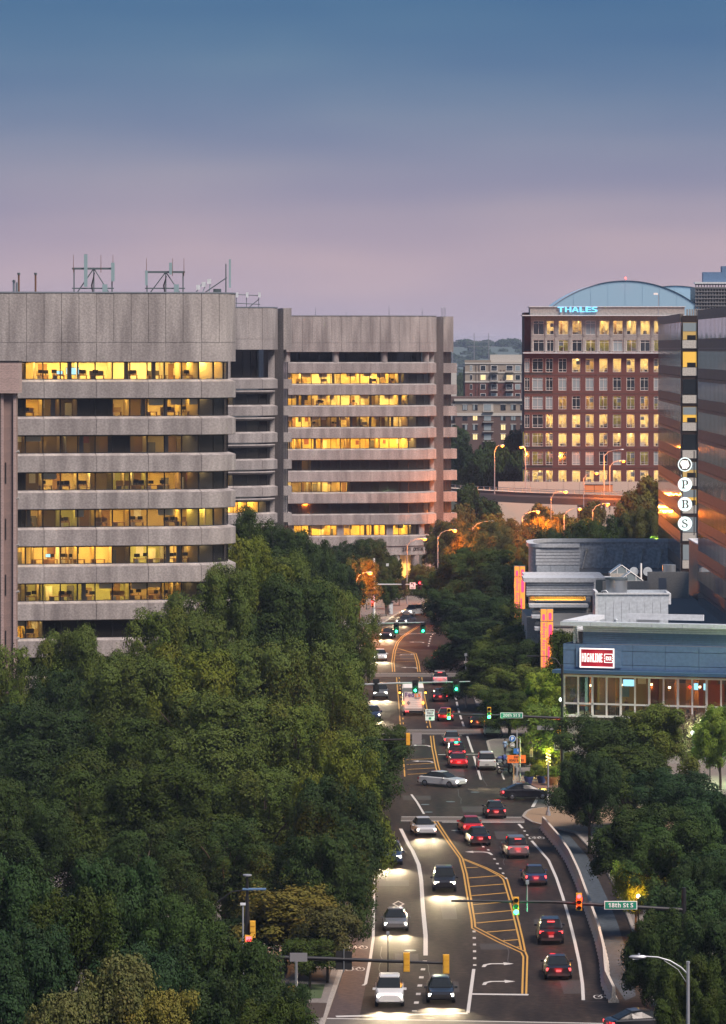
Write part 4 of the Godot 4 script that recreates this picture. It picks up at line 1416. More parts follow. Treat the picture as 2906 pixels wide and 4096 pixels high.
# ---------------------------------------------------------------- pale blue vaulted hall behind the tower
func make_vault_hall() -> void:
	var o := thing("vaulted_hall", "pale blue arched metal roof rising behind the brick tower", "building", Vector3(0, 0, -1000.0))
	for part in [[43.0, 79.0, 41.2, 57.7, 0.0, 30.0, "vault_metal"], [58.0, 92.0, 41.2, 57.0, -34.0, 60.0, "vault_metal"]]:
		var n := 36
		var top := []
		var cx: float = (part[0] + part[1]) * 0.5
		var hw: float = (part[1] - part[0]) * 0.5
		# a circular arc through both springings and the crown
		var rise: float = part[3] - 50.9
		var rad := (hw * hw + rise * rise) / (2.0 * rise)
		for i in n + 1:
			var x := lerpf(-hw, hw, float(i) / n)
			top.append(Vector3(cx + x, part[3] - rad + sqrt(maxf(rad * rad - x * x, 0.0)), part[4]))
		var face := []
		for t in top:
			face.append([t.x, t.y])
		face.append([part[1], part[2]])
		face.append([part[0], part[2]])
		var s := Shape.new()
		s.plate(v2(face), part[4] - 0.4, part[4])
		obj("gable", s.mesh(), M[part[6]], o)
		s = Shape.new()
		for i in n:
			var k := Vector3(0, 0, -part[5])
			var u := Vector3(0, 0.12, 0.25)
			s.quad(top[i] + u, top[i] + u + k, top[i + 1] + u + k, top[i + 1] + u)
		obj("vault", s.mesh(), M.vault_metal, o)
		for i in range(2, n, 4):
			box("seam", Vector3(top[i].x, (top[i].y + 41.2) * 0.5, part[4] + 0.03), Vector3(0.06, top[i].y - 41.2 - 0.2, 0.05), M.vault_metal, o)
	box("hall_wall", Vector3(66.0, 20.0, -40.0), Vector3(50.0, 41.0, 60.0), M.white_precast, o)
	var c := thing("roof_beacon", "small red warning light on top of the blue vault", "lamp", Vector3(61.1, 57.8, -1000.2))
	pole("mast", [Vector3(0, 0, 0), Vector3(0, 0.5, 0)], [0.06, 0.06], M.pole_grey, c, 6)
	box("beacon_lamp", Vector3(0, 0.6, 0), Vector3(0.35, 0.3, 0.3), M.beacon_lamp, c)
	omni(c, Vector3(0, 0.6, 0.5), Color(1, 0.1, 0.08), 3.0)
	var cam := thing("security_camera", "white camera on a post at the tower's roof edge", "camera", Vector3(63.2, 51.0, -924.0))
	pole("post", [Vector3(0.3, -2, 0), Vector3(0.3, 2.6, 0), Vector3(-0.2, 2.6, 0)], [0.08, 0.08, 0.06], M.pole_grey, cam, 6)
	box("housing", Vector3(-0.3, 2.75, 0), Vector3(0.9, 0.4, 0.4), M.sign_white, cam)

func make_screened_tower() -> void:
	# dark tower with a pierced concrete screen
	var o := thing("screened_tower", "dark tower with a pierced concrete grid and blue plant rooms on top", "building", Vector3(77.2, 0, -1000.0))
	var W := 16.0
	box("core", Vector3(W * 0.5 + 0.1, 28.0, -10.0), Vector3(W - 0.4, 56.6, 15.0), M.screen_concrete, o)
	var pitch_y := 0.83
	var top := 56.9
	var n := 22
	for k in n:
		box("grid_beam", Vector3(W * 0.5, top - k * pitch_y, 0), Vector3(W, 0.24, 0.7), M.screen_concrete, o)
	for k in 24:
		box("grid_post", Vector3(0.2 + k * 0.66, top - n * pitch_y * 0.5, -0.06), Vector3(0.2, n * pitch_y, 0.6), M.screen_concrete, o)
	box("coping", Vector3(W * 0.5, top + 0.35, -1.0), Vector3(W + 0.2, 0.4, 3.0), M.metal_panel_light, o)
	box("plant_room", Vector3(4.4, top + 1.7, -4.0), Vector3(4.6, 2.4, 4.0), M.blue_panel, o)
	box("plant_room", Vector3(11.0, top + 2.4, -4.5), Vector3(9.0, 3.8, 4.0), M.blue_panel, o)
	box("lift_door", Vector3(3.4, top - 8.6, 0.5), Vector3(2.0, 3.6, 0.5), M.steel_dark, o)
	for k in 4:
		box("lit_panel", Vector3(5.2 + k * 0.92, top - 7.5, 0.45), Vector3(0.5, 1.0, 0.1), M.paper, o)
	pole("mast", [Vector3(1.5, top, -2), Vector3(1.5, top + 1.7, -2)], [0.05, 0.04], M.pole_grey, o, 6)
	var f := thing("precast_parapet", "ribbed pale parapet block beside the dark pierced tower", "building", Vector3(71.5, 0, -950.0))
	box("wall", Vector3(2.0, 24.0, 0), Vector3(4.6, 48.0, 4.0), M.white_precast, f)
	for k in 8:
		box("fin", Vector3(0.0 + k * 0.56, 49.2, 2.0), Vector3(0.34, 2.9, 0.5), M.white_precast, f)

# ---------------------------------------------------------------- apartment buildings far behind
func make_apartments() -> void:
	var o := thing("apartment_tower", "tan and red brick apartment building with stacked balconies", "building", Vector3(33.2, -6.0, -1400.0))
	# 12.3 picture dots to the metre; x from its left corner
	var red_top := 36.9
	box("core", Vector3(9.0, 21.0, -8.0), Vector3(18.4, 42.0, 14.0), M.brick_brown, o)
	box("red_wall", Vector3(9.2, 18.4, -0.5), Vector3(18.4, 37.0, 1.0), M.brick_red, o)
	box("tan_wall", Vector3(9.2, 40.3, -0.5), Vector3(18.4, 6.6, 1.0), M.tan_brick, o)
	for y in [37.2, 40.2, 43.2]:
		box("string_course", Vector3(9.2, y, 0.06), Vector3(18.5, 0.5, 0.3), M.white_block, o)
	box("parapet", Vector3(4.2, 43.9, -0.5), Vector3(8.6, 0.6, 1.2), M.tan_brick, o)
	box("penthouse", Vector3(13.4, 44.7, -4.0), Vector3(10.4, 2.6, 6.0), M.white_block, o)
	var r := RandomNumberGenerator.new()
	r.seed = 12
	for q in 5:
		var y := 41.6 - q * 3.02
		for b in [[2.0, 0.8, 0], [5.9, 1.75, 1], [9.5, 2.1, 2], [14.5, 2.3, 2], [17.2, 1.7, 1]]:
			var lit: bool = q == 1 and (b[0] in [5.9, 14.5])
			var win := box("window", Vector3(b[0], y, 0.02), Vector3(b[1], 1.8, 0.1), M.window_white_frame, o)
			win.name = "window"
			var pane := MeshInstance3D.new()
			pane.name = "pane"
			pane.mesh = unit_box
			pane.set_surface_override_material(0, M.lit_room_warm if lit else (M.dark_glass if r.randf() < 0.6 else M.blind_glass))
			pane.scale = Vector3(0.86, 0.88, 1.2)
			win.add_child(pane, true)
			if b[2] == 2:
				box("balcony", Vector3(b[0], y - 1.25, 0.75), Vector3(b[1] + 0.3, 0.18, 1.4), M.white_block, o)
				for s in 7:
					box("baluster", Vector3(b[0] - b[1] * 0.5 + s * (b[1] / 6.0), y - 0.7, 1.4), Vector3(0.05, 1.0, 0.05), M.pole_grey, o)
				box("handrail", Vector3(b[0], y - 0.2, 1.4), Vector3(b[1] + 0.3, 0.07, 0.07), M.pole_grey, o)
		for x in [11.6, 12.7]:
			box("wall_vent", Vector3(x, y - 0.9, 0.03), Vector3(0.5, 0.6, 0.08), M.brick_brown, o)
	for x in [3.6, 4.6, 8.0]:
		box("wall_step", Vector3(x, 21.5, 0.1), Vector3(0.12, 43.0, 0.25), M.brick_brown, o)
	var p := thing("apartment_block", "low brick apartment block with pale cornice before the apartment tower", "building", Vector3(27.0, -2.1, -1350.0))
	box("core", Vector3(11.0, 14.5, -7.0), Vector3(22.6, 29.0, 13.0), M.brick_brown, p)
	box("brick_wall", Vector3(12.6, 11.6, -0.4), Vector3(21.4, 23.3, 0.8), M.brick_brown, p)
	box("tan_wall", Vector3(12.6, 25.4, -0.4), Vector3(21.4, 4.4, 0.8), M.tan_brick, p)
	box("cornice", Vector3(12.6, 27.95, -0.2), Vector3(22.0, 0.7, 1.6), M.white_block, p)
	box("string_course", Vector3(12.6, 23.4, 0.0), Vector3(21.5, 0.9, 0.4), M.white_block, p)
	for q in 4:
		var y := 25.6 - q * 3.03 - (0.2 if q > 0 else 0.0)
		for b in [[1.1, 0], [5.0, 0], [8.2, 0], [12.3, 1], [17.0, 0], [20.2, 0], [23.2, 0]]:
			if b[1] == 1:
				box("loggia", Vector3(b[0], y, 0.02), Vector3(3.2, 2.4, 0.12), M.brick_brown if q > 0 else M.white_block, p)
				box("window", Vector3(b[0] - 0.2, y, 0.1), Vector3(2.2, 1.9, 0.08), M.blind_glass, p)
				box("handrail", Vector3(b[0], y - 0.5, 0.5), Vector3(3.3, 0.07, 0.07), M.pole_grey, p)
				box("balcony", Vector3(b[0], y - 1.35, 0.4), Vector3(3.4, 0.16, 0.9), M.white_block, p)
			else:
				var lit2: bool = (q == 1 and b[0] == 8.2) or (q == 3 and b[0] in [8.2, 17.0]) or (q == 2 and b[0] == 17.0)
				var win := box("window", Vector3(b[0], y, 0.02), Vector3(1.6, 1.8, 0.1), M.dark_frame, p)
				win.name = "window"
				for e in [-0.23, 0.23]:
					var pane := MeshInstance3D.new()
					pane.name = "pane"
					pane.mesh = unit_box
					pane.set_surface_override_material(0, M.lit_room_warm if lit2 else (M.blind_glass if r.randf() < 0.5 else M.dark_glass))
					pane.position = Vector3(e, 0, 0.2)
					pane.scale = Vector3(0.38, 0.9, 1.0)
					win.add_child(pane, true)
				box("lintel", Vector3(b[0], y + 1.02, 0.06), Vector3(1.9, 0.2, 0.16), M.white_block, p)
	# low roofs and a bank of trees farther off
	var wh := thing("warehouse", "long low white roofed shed beyond the apartments", "building", Vector3(24.0, 0, -1700.0))
	box("wall", Vector3(0, 17.5, -10), Vector3(26.0, 35.0, 20.0), M.white_block, wh)
	box("roof", Vector3(0, 35.2, -10), Vector3(26.6, 0.5, 20.6), M.metal_panel_light, wh)
	for x in [30.0, 36.0, 40.0]:
		var t := thing("transmission_pylon", "thin pale power pylon in front of the wooded hill", "pylon", Vector3(x * 2.2 - 12.0, 0, -2600.0), 0.0, "power pylons before the hill")
		pole("mast", [Vector3(0, 0, 0), Vector3(0, 51.5, 0)], [0.45, 0.2], M.sign_back, t, 6)
		for k in 3:
			pole("cross_arm", [Vector3(-4, 49.0 - k * 3.0, 0), Vector3(4, 49.0 - k * 3.0, 0)], [0.1, 0.1], M.sign_back, t, 5)

func make_hills() -> void:
	# a wooded ridge on the skyline: uneven ground covered in tree-sized domes
	var n := FastNoiseLite.new()
	n.seed = 8
	n.frequency = 0.0025
	var s := Shape.new()
	var Z0 := -4800.0
	var step := 60.0
	var hill := func(x: float, z: float) -> float:
		var t := clampf((Z0 - z) / 700.0 + 0.15, 0.0, 1.0)
		return t * (50.0 + 10.0 * n.get_noise_2d(x, 0.0) + 5.0 * n.get_noise_2d(x * 2.3, z))
	for i in 70:
		for j in 14:
			var x := -2100.0 + i * step
			var z := Z0 - j * step
			s.quad(Vector3(x, hill.call(x, z) - 2, z), Vector3(x, hill.call(x, z - step) - 2, z - step), Vector3(x + step, hill.call(x + step, z - step) - 2, z - step), Vector3(x + step, hill.call(x + step, z) - 2, z))
	setting("hill", s.mesh(), M.hill_green)
	var dome := Shape.new()
	var r := RandomNumberGenerator.new()
	r.seed = 4
	for k in 260:
		var d := Vector3(r.randfn(), absf(r.randfn()) * 0.9, r.randfn()).normalized()
		var c := d * r.randf_range(0.75, 1.05)
		var q := Basis.from_euler(Vector3(r.randf() * TAU, r.randf() * TAU, r.randf() * TAU)) * 0.22
		dome.tri(c + q.x, c + q.y, c - q.x - q.y * 0.5)
	var dm := dome.mesh()
	var mm := MultiMesh.new()
	mm.transform_format = MultiMesh.TRANSFORM_3D
	mm.mesh = dm
	var xs := []
	for k in 2600:
		var x := r.randf_range(-1900, 2000)
		var z := Z0 - r.randf_range(0, 800)
		var rad := r.randf_range(6.0, 11.0)
		xs.append(Transform3D(Basis(Vector3.UP, r.randf() * TAU).scaled(Vector3(rad, rad * 0.9, rad)), Vector3(x, hill.call(x, z) - 5.0 + r.randf_range(-1, 3), z)))
	mm.instance_count = xs.size()
	for k in xs.size():
		mm.set_instance_transform(k, xs[k])
	var mi := MultiMeshInstance3D.new()
	mi.name = "distant_wood"
	mi.multimesh = mm
	mi.material_override = M.leaf_deep
	add_child(mi)
	mi.set_meta("kind", "stuff")
	tag(mi, "far wooded ridge fading into blue haze on the skyline", "wood")

# ---------------------------------------------------------------- overpass
func make_overpass() -> void:
	var o := thing("overpass", "curved concrete overpass with steel railing before the brick tower", "bridge")
	var pts := [Vector3(10, 0, -905), Vector3(24, 0, -878), Vector3(31, 0, -866), Vector3(38, 0, -858), Vector3(44, 0, -853), Vector3(50, 0, -846), Vector3(55, 0, -836), Vector3(59, 0, -822), Vector3(62, 0, -806), Vector3(64, 0, -790)]
	var f := []
	for i in pts.size():
		f.append([pts[i], -side(pts, i) if side(pts, i).z < 0 else side(pts, i)])
	var deck := Shape.new()
	deck.sweep(f, v2([[-10, 10.6], [0.0, 10.9], [0.5, 12.2], [0.5, 12.55], [0.2, 12.6], [-10, 12.6]]))
	obj("deck", deck.mesh(), M.barrier_concrete, o)
	var kerb := Shape.new()
	kerb.sweep(f, v2([[0.1, 12.6], [0.5, 12.6], [0.5, 13.1], [0.1, 13.1]]))
	obj("parapet_kerb", kerb.mesh(), M.sidewalk, o)
	for h in [13.45, 13.8]:
		var rail := Shape.new()
		rail.sweep(f, v2([[0.25, h], [0.33, h], [0.33, h + 0.09], [0.25, h + 0.09]]))
		obj("railing", rail.mesh(), M.galvanised, o)
	var P := []
	for q in pts:
		P.append(q)
	var d := 0.0
	while d < 150.0:
		var at := along(P, d)
		box("railing_post", at + Vector3(0.2, 13.5, 0.3), Vector3(0.14, 0.8, 0.14), M.galvanised, o)
		d += 2.4
	for k in [[26.0, -875.0], [44.0, -856.0], [60.0, -818.0]]:
		box("pier", Vector3(k[0], 5.3, k[1] - 4.0), Vector3(2.2, 10.6, 2.2), M.barrier_concrete, o)
	var w := thing("retaining_wall", "long pale concrete wall of the raised road below the brick tower", "wall", Vector3(0, 0, -898.0))
	for k in 9:
		box("wall_panel", Vector3(29.9 + k * 3.4, 12.4, 0), Vector3(3.36, 3.6, 0.5), M.barrier_concrete, w)
	box("footing", Vector3(43.5, 5.2, -0.2), Vector3(30.6, 10.6, 0.6), M.barrier_concrete, w)
	for k in 3:
		var t := thing("site_trailer", "flat roofed yellow site cabin parked on the overpass approach", "cabin", Vector3(46.2 + k * 1.9, 12.7, -878.0), 0.0, "cabins on the overpass")
		box("body", Vector3(0, 0.75, 0), Vector3(1.8, 1.5, 2.4), M.terracotta, t)
		box("roof", Vector3(0, 1.56, 0), Vector3(1.9, 0.12, 2.6), M.steel_dark, t)

# ---------------------------------------------------------------- low shops on the right
func make_shops() -> void:
	corner_restaurant()
	shop_strip()
	pylon_sign(Vector3(20.6, 0, -482.0), 12.85, "lit orange and pink pylon sign before the louvred shop fronts", 1.45)
	pylon_sign(Vector3(20.4, 0, -560.0), 13.7, "lit orange and pink pylon sign half sunk in the street trees", 1.45)

func corner_restaurant() -> void:
	# left corner at (20.3, -437); the front runs right and comes nearer
	var o := thing("corner_restaurant", "blue panelled corner restaurant with a glazed dining floor and red lit sign", "building", Vector3(20.35, 0, -437.0), -0.33)
	var L := 30.0
	# solid parts: ground floor, floor slab, roof
	box("ground_wall", Vector3(L * 0.5, 2.2, -7.0), Vector3(L - 0.6, 4.4, 13.0), M.white_block, o)
	box("floor_slab", Vector3(L * 0.5, 4.5, -7.0), Vector3(L, 0.25, 13.6), M.sidewalk, o)
	box("dining_ceiling", Vector3(L * 0.5, 9.0, -7.0), Vector3(L, 0.3, 13.6), M.brown_wall, o)
	box("back_wall", Vector3(L * 0.5, 6.75, -9.0), Vector3(L - 0.3, 4.3, 0.3), M.brown_wall, o)
	box("end_wall", Vector3(0.3, 6.75, -10.5), Vector3(0.3, 4.3, 6.0), M.blue_panel, o)
	# canopy, blue panels, louvres, roof edge
	box("canopy", Vector3(L * 0.5 - 0.3, 9.25, 0.3), Vector3(L + 1.0, 0.34, 2.0), M.blue_trim, o)
	var px := [0.0, 1.25, 4.1, 7.3, 10.7, 14.2, 17.8, 21.5, 25.2, 29.0]
	for k in px.size() - 1:
		for y in [[9.45, 9.95], [10.0, 11.35], [11.4, 12.0]]:
			box("wall_panel", Vector3((px[k] + px[k + 1]) * 0.5, (y[0] + y[1]) * 0.5, -0.1), Vector3(px[k + 1] - px[k] - 0.035, y[1] - y[0], 0.25), M.blue_panel, o)
			if k < 4:
				box("side_panel", Vector3(0.05, (y[0] + y[1]) * 0.5, -0.3 - k * 3.2 - 1.5), Vector3(0.25, y[1] - y[0], 3.1), M.blue_panel, o)
	box("wall_core", Vector3(L * 0.5 + 0.2, 10.7, -0.4), Vector3(L - 0.5, 2.6, 0.3), M.blue_trim, o)
	for k in 9:
		box("louvre_board", Vector3(L * 0.5 + 1.0, 12.13 + k * 0.2, -0.35), Vector3(L - 2.0, 0.165, 0.22), M.blue_panel if k < 6 else M.metal_panel, o)
		box("louvre_side", Vector3(1.05, 12.13 + k * 0.2, -5.0), Vector3(0.22, 0.165, 9.2), M.metal_panel_light, o)
	box("louvre_core", Vector3(L * 0.5 + 1.1, 13.0, -0.7), Vector3(L - 2.0, 1.9, 0.4), M.blue_trim, o)
	for k in 10:
		box("roof_edge", Vector3(-0.2 + k * 3.2 + 1.6, 14.08, -0.2), Vector3(3.17, 0.42, 1.2), M.metal_panel, o)
	box("roof_edge_side", Vector3(0.3, 14.08, -6.6), Vector3(1.6, 0.42, 10.0), M.metal_panel_light, o)
	box("roof", Vector3(L * 0.5 + 0.5, 13.3, -7.5), Vector3(L - 1.2, 0.2, 12.4), M.membrane, o)
	box("roof_upstand", Vector3(9.0, 14.5, -6.6), Vector3(8.0, 0.6, 0.3), M.metal_panel_light, o)
	# glazing: frames, mullions, panes above and below a rail
	box("sill_rail", Vector3(L * 0.5, 4.72, 0.0), Vector3(L, 0.22, 0.24), M.sign_white, o)
	box("middle_rail", Vector3(L * 0.5, 5.98, 0.0), Vector3(L, 0.17, 0.22), M.sign_white, o)
	box("head_rail", Vector3(L * 0.5, 8.78, 0.0), Vector3(L, 0.18, 0.22), M.sign_white, o)
	var n := 20
	for k in n + 1:
		box("mullion", Vector3(0.1 + k * 1.49, 6.75, 0.0), Vector3(0.14 if k % 2 else 0.2, 3.9, 0.22), M.sign_white, o)
		if k < n:
			box("window_pane", Vector3(0.1 + k * 1.49 + 0.745, 7.38, -0.02), Vector3(1.35, 2.6, 0.02), M.glass, o)
			box("window_pane", Vector3(0.1 + k * 1.49 + 0.745, 5.36, -0.02), Vector3(1.35, 1.05, 0.02), M.glass, o)
	for k in 3:
		box("side_pane", Vector3(0.06, 7.38, -1.2 - k * 2.1), Vector3(0.02, 2.6, 1.9), M.glass, o)
	# inside: posts, bar shelves, warm pendants, screens
	for k in 9:
		box("post", Vector3(1.8 + k * 3.0, 6.75, -4.0), Vector3(0.28, 4.2, 0.28), M.wood, o)
	for k in 5:
		box("bar_shelf", Vector3(10.0 + k * 3.3, 6.4 + 0.0, -8.6), Vector3(2.6, 2.4, 0.4), M[["wood", "poster", "tan_wall", "wood", "brown_wall"][k]], o)
	for k in 10:
		var at := Vector3(2.2 + k * 2.75, 7.6, -2.6 - 1.6 * (k % 3))
		pole("pendant_cord", [at + Vector3(0, 0.12, 0), Vector3(at.x, 8.85, at.z)], [0.015, 0.015], M.monitor_black, o, 5)
		cyl("pendant_lamp", at - Vector3(0, 0.08, 0), 0.13, 0.2, M.warm_lamp, o)
		omni(o, at - Vector3(0, 0.25, 0), Color(1.0, 0.62, 0.26), 1.0, 0.12)
	var r := RandomNumberGenerator.new()
	r.seed = 66
	for k in 26:
		box("framed_picture", Vector3(1.0 + r.randf() * 27.0, r.randf_range(6.2, 8.0), -8.8), Vector3(r.randf_range(0.4, 1.3), r.randf_range(0.4, 1.1), 0.06), M[["poster", "paper", "terracotta", "wood", "tan_wall", "blue_panel", "monitor_black"][r.randi() % 7]], o)
	for k in 6:
		box("inner_wall", Vector3(3.4 + k * 4.4, 6.75, -4.5 - r.randf() * 2.0), Vector3(r.randf_range(0.8, 2.0), 4.2, 0.2), M[["grey_wall", "brick_red", "brown_wall"][k % 3]], o)
	for s in [[6.6, 8.1], [13.6, 7.9], [14.6, 7.9]]:
		var tv := thing("television", "bright screen hung inside the corner restaurant", "television", o.transform * Vector3(s[0], s[1], -1.2), o.rotation.y, "screens in the restaurant")
		box("casing", Vector3.ZERO, Vector3(1.3 if s[0] < 7 else 0.5, 0.75, 0.08), M.monitor_black, tv)
		box("screen", Vector3(0, 0, 0.05), Vector3(1.22 if s[0] < 7 else 0.44, 0.67, 0.02), M.screen_blue, tv)
	for k in 7:
		var t := thing("dining_table", "small wooden table behind the restaurant's glass front", "table", o.transform * Vector3(1.8 + k * 3.6, 4.63, -1.6), o.rotation.y, "tables along the restaurant windows")
		box("table_top", Vector3(0, 0.98, 0), Vector3(1.3, 0.06, 0.8), M.wood, t)
		box("leg", Vector3(0, 0.48, 0), Vector3(0.12, 0.94, 0.12), M.monitor_black, t)
		for e in [-1.0, 1.0]:
			var ch := thing("bar_stool", "dark bar stool at a window table in the restaurant", "stool", o.transform * Vector3(1.8 + k * 3.6 + e * 0.85, 4.63, -1.6), o.rotation.y, "stools along the restaurant windows")
			box("seat", Vector3(0, 0.72, 0), Vector3(0.36, 0.06, 0.36), M.monitor_black, ch)
			for q in 4:
				box("leg", Vector3(-0.14 + 0.28 * (q % 2), 0.35, -0.14 + 0.28 * (q / 2)), Vector3(0.04, 0.7, 0.04), M.monitor_black, ch)
			box("backrest", Vector3(e * 0.16, 0.98, 0), Vector3(0.04, 0.4, 0.34), M.monitor_black, ch)
	# the sign: crimson box, white border, condensed white letters and a bracketed tag
	var sg := thing("red_lit_sign", "crimson sign with white border and white letters on the blue wall", "sign", o.transform * Vector3(3.75, 10.65, 0.2), o.rotation.y)
	box("backing", Vector3(0, 0, -0.1), Vector3(4.75, 1.9, 0.1), M.blue_panel, sg)
	box("lit_face", Vector3(-0.1, 0, 0.03), Vector3(3.55, 1.95, 0.14), M.sign_crimson, sg)
	for b in [[0, 0.93, 3.6, 0.12], [0, -0.93, 3.6, 0.12], [-1.75, 0, 0.12, 1.98], [1.75, 0, 0.12, 1.98]]:
		box("lit_border", Vector3(b[0] - 0.1, b[1], 0.13), Vector3(b[2], b[3], 0.07), M.sign_letter_white, sg)
	words("lit_letters", "HIGHLINE", 0.88, Vector3(-0.62, 0.0, 0.14), M.sign_letter_white, sg, 0.0, 0.0, 2.15, 0.05, 1)
	words("lit_letters", "RXR", 0.40, Vector3(1.12, -0.02, 0.14), M.sign_letter_white, sg, 0.0, 0.0, 0.58, 0.05, 1)
	for b in [[1.12, 0.42, 0.86, 0.07], [1.12, -0.42, 0.86, 0.07], [0.70, 0.3, 0.07, 0.26], [0.70, -0.3, 0.07, 0.26], [1.54, 0.3, 0.07, 0.26], [1.54, -0.3, 0.07, 0.26], [0.70, 0.0, 0.09, 0.1], [1.54, 0.0, 0.09, 0.1]]:
		box("lit_bracket", Vector3(b[0], b[1], 0.14), Vector3(b[2], b[3], 0.05), M.sign_letter_white, sg)
	omni(sg, Vector3(-0.1, 0, 0.9), Color(1.0, 0.75, 0.7), 0.7, 0.6)

func shop_strip() -> void:
	# louvred shop with a lit clerestory, behind the corner restaurant
	var o := thing("louvred_shop", "white louvred shop with a strip of lit windows and stepped canopies", "building", Vector3(19.4, 0, -512.0))
	box("wall", Vector3(4.2, 5.0, -8.0), Vector3(8.2, 10.0, 16.0), M.white_block, o)
	box("roof_edge", Vector3(4.0, 14.45, -2.5), Vector3(8.6, 0.5, 6.0), M.metal_panel_light, o)
	box("roof", Vector3(5.0, 14.3, -12.0), Vector3(9.6, 0.2, 14.0), M.membrane, o)
	for k in 6:
		box("louvre_board", Vector3(4.1, 12.75 + k * 0.29, 0.0), Vector3(8.1, 0.22, 0.3), M.metal_panel_light, o)
	box("louvre_core", Vector3(4.1, 13.4, -0.4), Vector3(8.0, 1.9, 0.4), M.metal_panel, o)
	box("clerestory", Vector3(3.8, 12.4, -0.1), Vector3(6.8, 0.42, 0.08), M.glass, o)
	var rm := obj("clerestory_room", unit_room, M.cream_wall, o, Vector3(0.5, 12.0, -0.2))
	rm.scale = Vector3(6.6, 0.75, 2.5)
	for k in 6:
		box("ceiling_light", Vector3(1.1 + k * 1.1, 12.66, -1.2), Vector3(0.3, 0.05, 0.5), M.warm_lamp, o)
	area(o, Vector3(3.8, 12.62, -1.2), Vector2(6.0, 0.5), 0.0, Color(1.0, 0.8, 0.4), 4.0)
	for q in [[11.5, 1.0], [10.3, 2.2], [9.0, 3.6]]:
		box("canopy", Vector3(3.6 + q[1] * 0.2, q[0], q[1] * 1.4), Vector3(7.0, 0.34, 2.6), M.metal_panel_light, o)
		box("window_band", Vector3(3.9 + q[1] * 0.2, q[0] - 0.42, q[1] * 1.4 - 0.6), Vector3(6.4, 0.44, 1.2), M.blind_glass, o)
		box("fascia", Vector3(3.8 + q[1] * 0.2, q[0] - 0.85, q[1] * 1.4 - 0.2), Vector3(6.6, 0.5, 1.6), M.white_block, o)
	box("dark_pier", Vector3(8.0, 9.5, 0.2), Vector3(0.6, 6.0, 0.5), M.dark_frame, o)
	# plant enclosure of grey metal panels with a round fan drum
	var e := thing("plant_enclosure", "grey metal panelled rooftop enclosure with a round steel drum", "building", Vector3(25.9, 0, -474.0))
	for k in 9:
		for y in [[8.0, 11.7], [11.74, 14.9]]:
			box("wall_panel", Vector3(0.43 + k * 0.86, (y[0] + y[1]) * 0.5, 0), Vector3(0.83, y[1] - y[0], 0.16), M.metal_panel, e)
	box("core", Vector3(3.9, 7.0, -2.6), Vector3(7.7, 14.0, 5.0), M.metal_panel, e)
	box("coping", Vector3(3.9, 14.98, 0), Vector3(8.0, 0.16, 0.4), M.metal_panel_light, e)
	box("side_parapet", Vector3(-0.15, 11.6, -2.6), Vector3(0.3, 7.2, 5.4), M.metal_panel_light, e)
	box("side_parapet", Vector3(7.9, 14.4, -2.6), Vector3(0.3, 1.2, 5.4), M.metal_panel_light, e)
	box("back_parapet", Vector3(5.0, 14.5, -5.3), Vector3(6.0, 1.2, 0.3), M.metal_panel, e)
	cyl("fan_drum", Vector3(2.2, 14.8, -2.8), 1.2, 1.75, M.galvanised, e)
	cyl("drum_ring", Vector3(2.2, 16.4, -2.8), 1.26, 0.2, M.steel_dark, e)
	box("drum_base", Vector3(2.2, 14.4, -2.8), Vector3(2.5, 0.9, 2.4), M.metal_panel, e)
	pole("pipe", [Vector3(0.4, 15.2, -0.6), Vector3(0.9, 15.3, -0.6), Vector3(1.2, 15.0, -0.6)], [0.06, 0.06, 0.06], M.galvanised, e, 6)
	box("stair_wall", Vector3(2.0, 10.9, 0.9), Vector3(0.25, 2.6, 1.8), M.metal_panel, e)
	var d := thing("low_roof", "flat pale roof of the shops below the bronze block", "building", Vector3(31.0, 0, -470.0))
	box("wall", Vector3(1.5, 5.2, 4.0), Vector3(16.0, 10.4, 36.0), M.white_block, d)
	box("roof", Vector3(1.5, 10.5, 4.0), Vector3(16.4, 0.2, 36.4), M.gravel_roof, d)
	box("arcade_roof", Vector3(0.5, 5.3, -50.0), Vector3(20.0, 10.4, 66.0), M.white_block, d)
	box("arcade_gravel", Vector3(0.5, 10.56, -50.0), Vector3(20.2, 0.16, 66.2), M.gravel_roof, d)
	# far curved parapet building
	var c := thing("curved_parapet_shop", "pale blue grey shop with a curved parapet braced from behind", "building", Vector3(0, 0, -600.0))
	var path := []
	var cx := 26.6
	for i in 9:
		var a := -PI * 0.5 * i / 8.0
		path.append(Vector3(cx - 1.2 + 1.9 * sin(a), 0, -2.2 + 2.2 * cos(a)))
	var lead := [Vector3(30.2, 0, 0.0)]
	path = lead + path
	path.append(Vector3(cx - 3.1, 0, -6.0))
	for i in 6:
		var a2 := PI * 0.5 * i / 5.0
		path.append(Vector3(cx + 0.4 - 3.5 * cos(a2), 0, -8.0 - 8.0 * sin(a2)))
	path.append(Vector3(44.0, 0, -16.0))
	var f := []
	for i in path.size():
		f.append([path[i], -side(path, i)])
	var cope := Shape.new()
	cope.sweep(f, v2([[-0.5, 14.25], [0.45, 14.25], [0.45, 14.75], [-0.5, 14.75]]))
	obj("coping", cope.mesh(), M.metal_panel_light, c)
	var wall := Shape.new()
	wall.sweep(f, v2([[-0.25, 6.0], [0.1, 6.0], [0.1, 14.25], [-0.25, 14.25]]))
	obj("parapet_wall", wall.mesh(), M.membrane, c)
	for k in 5:
		box("louvre_board", Vector3(27.2, 12.0 + k * 0.45, 0.16), Vector3(6.2, 0.36, 0.14), M.metal_panel_light, c)
	for k in 2:
		for j in 3:
			box("wall_panel", Vector3(25.2 + j * 2.0, 9.9 - k * 2.1 + 0.8, 0.16), Vector3(1.94, 2.05, 0.12), M.metal_panel, c)
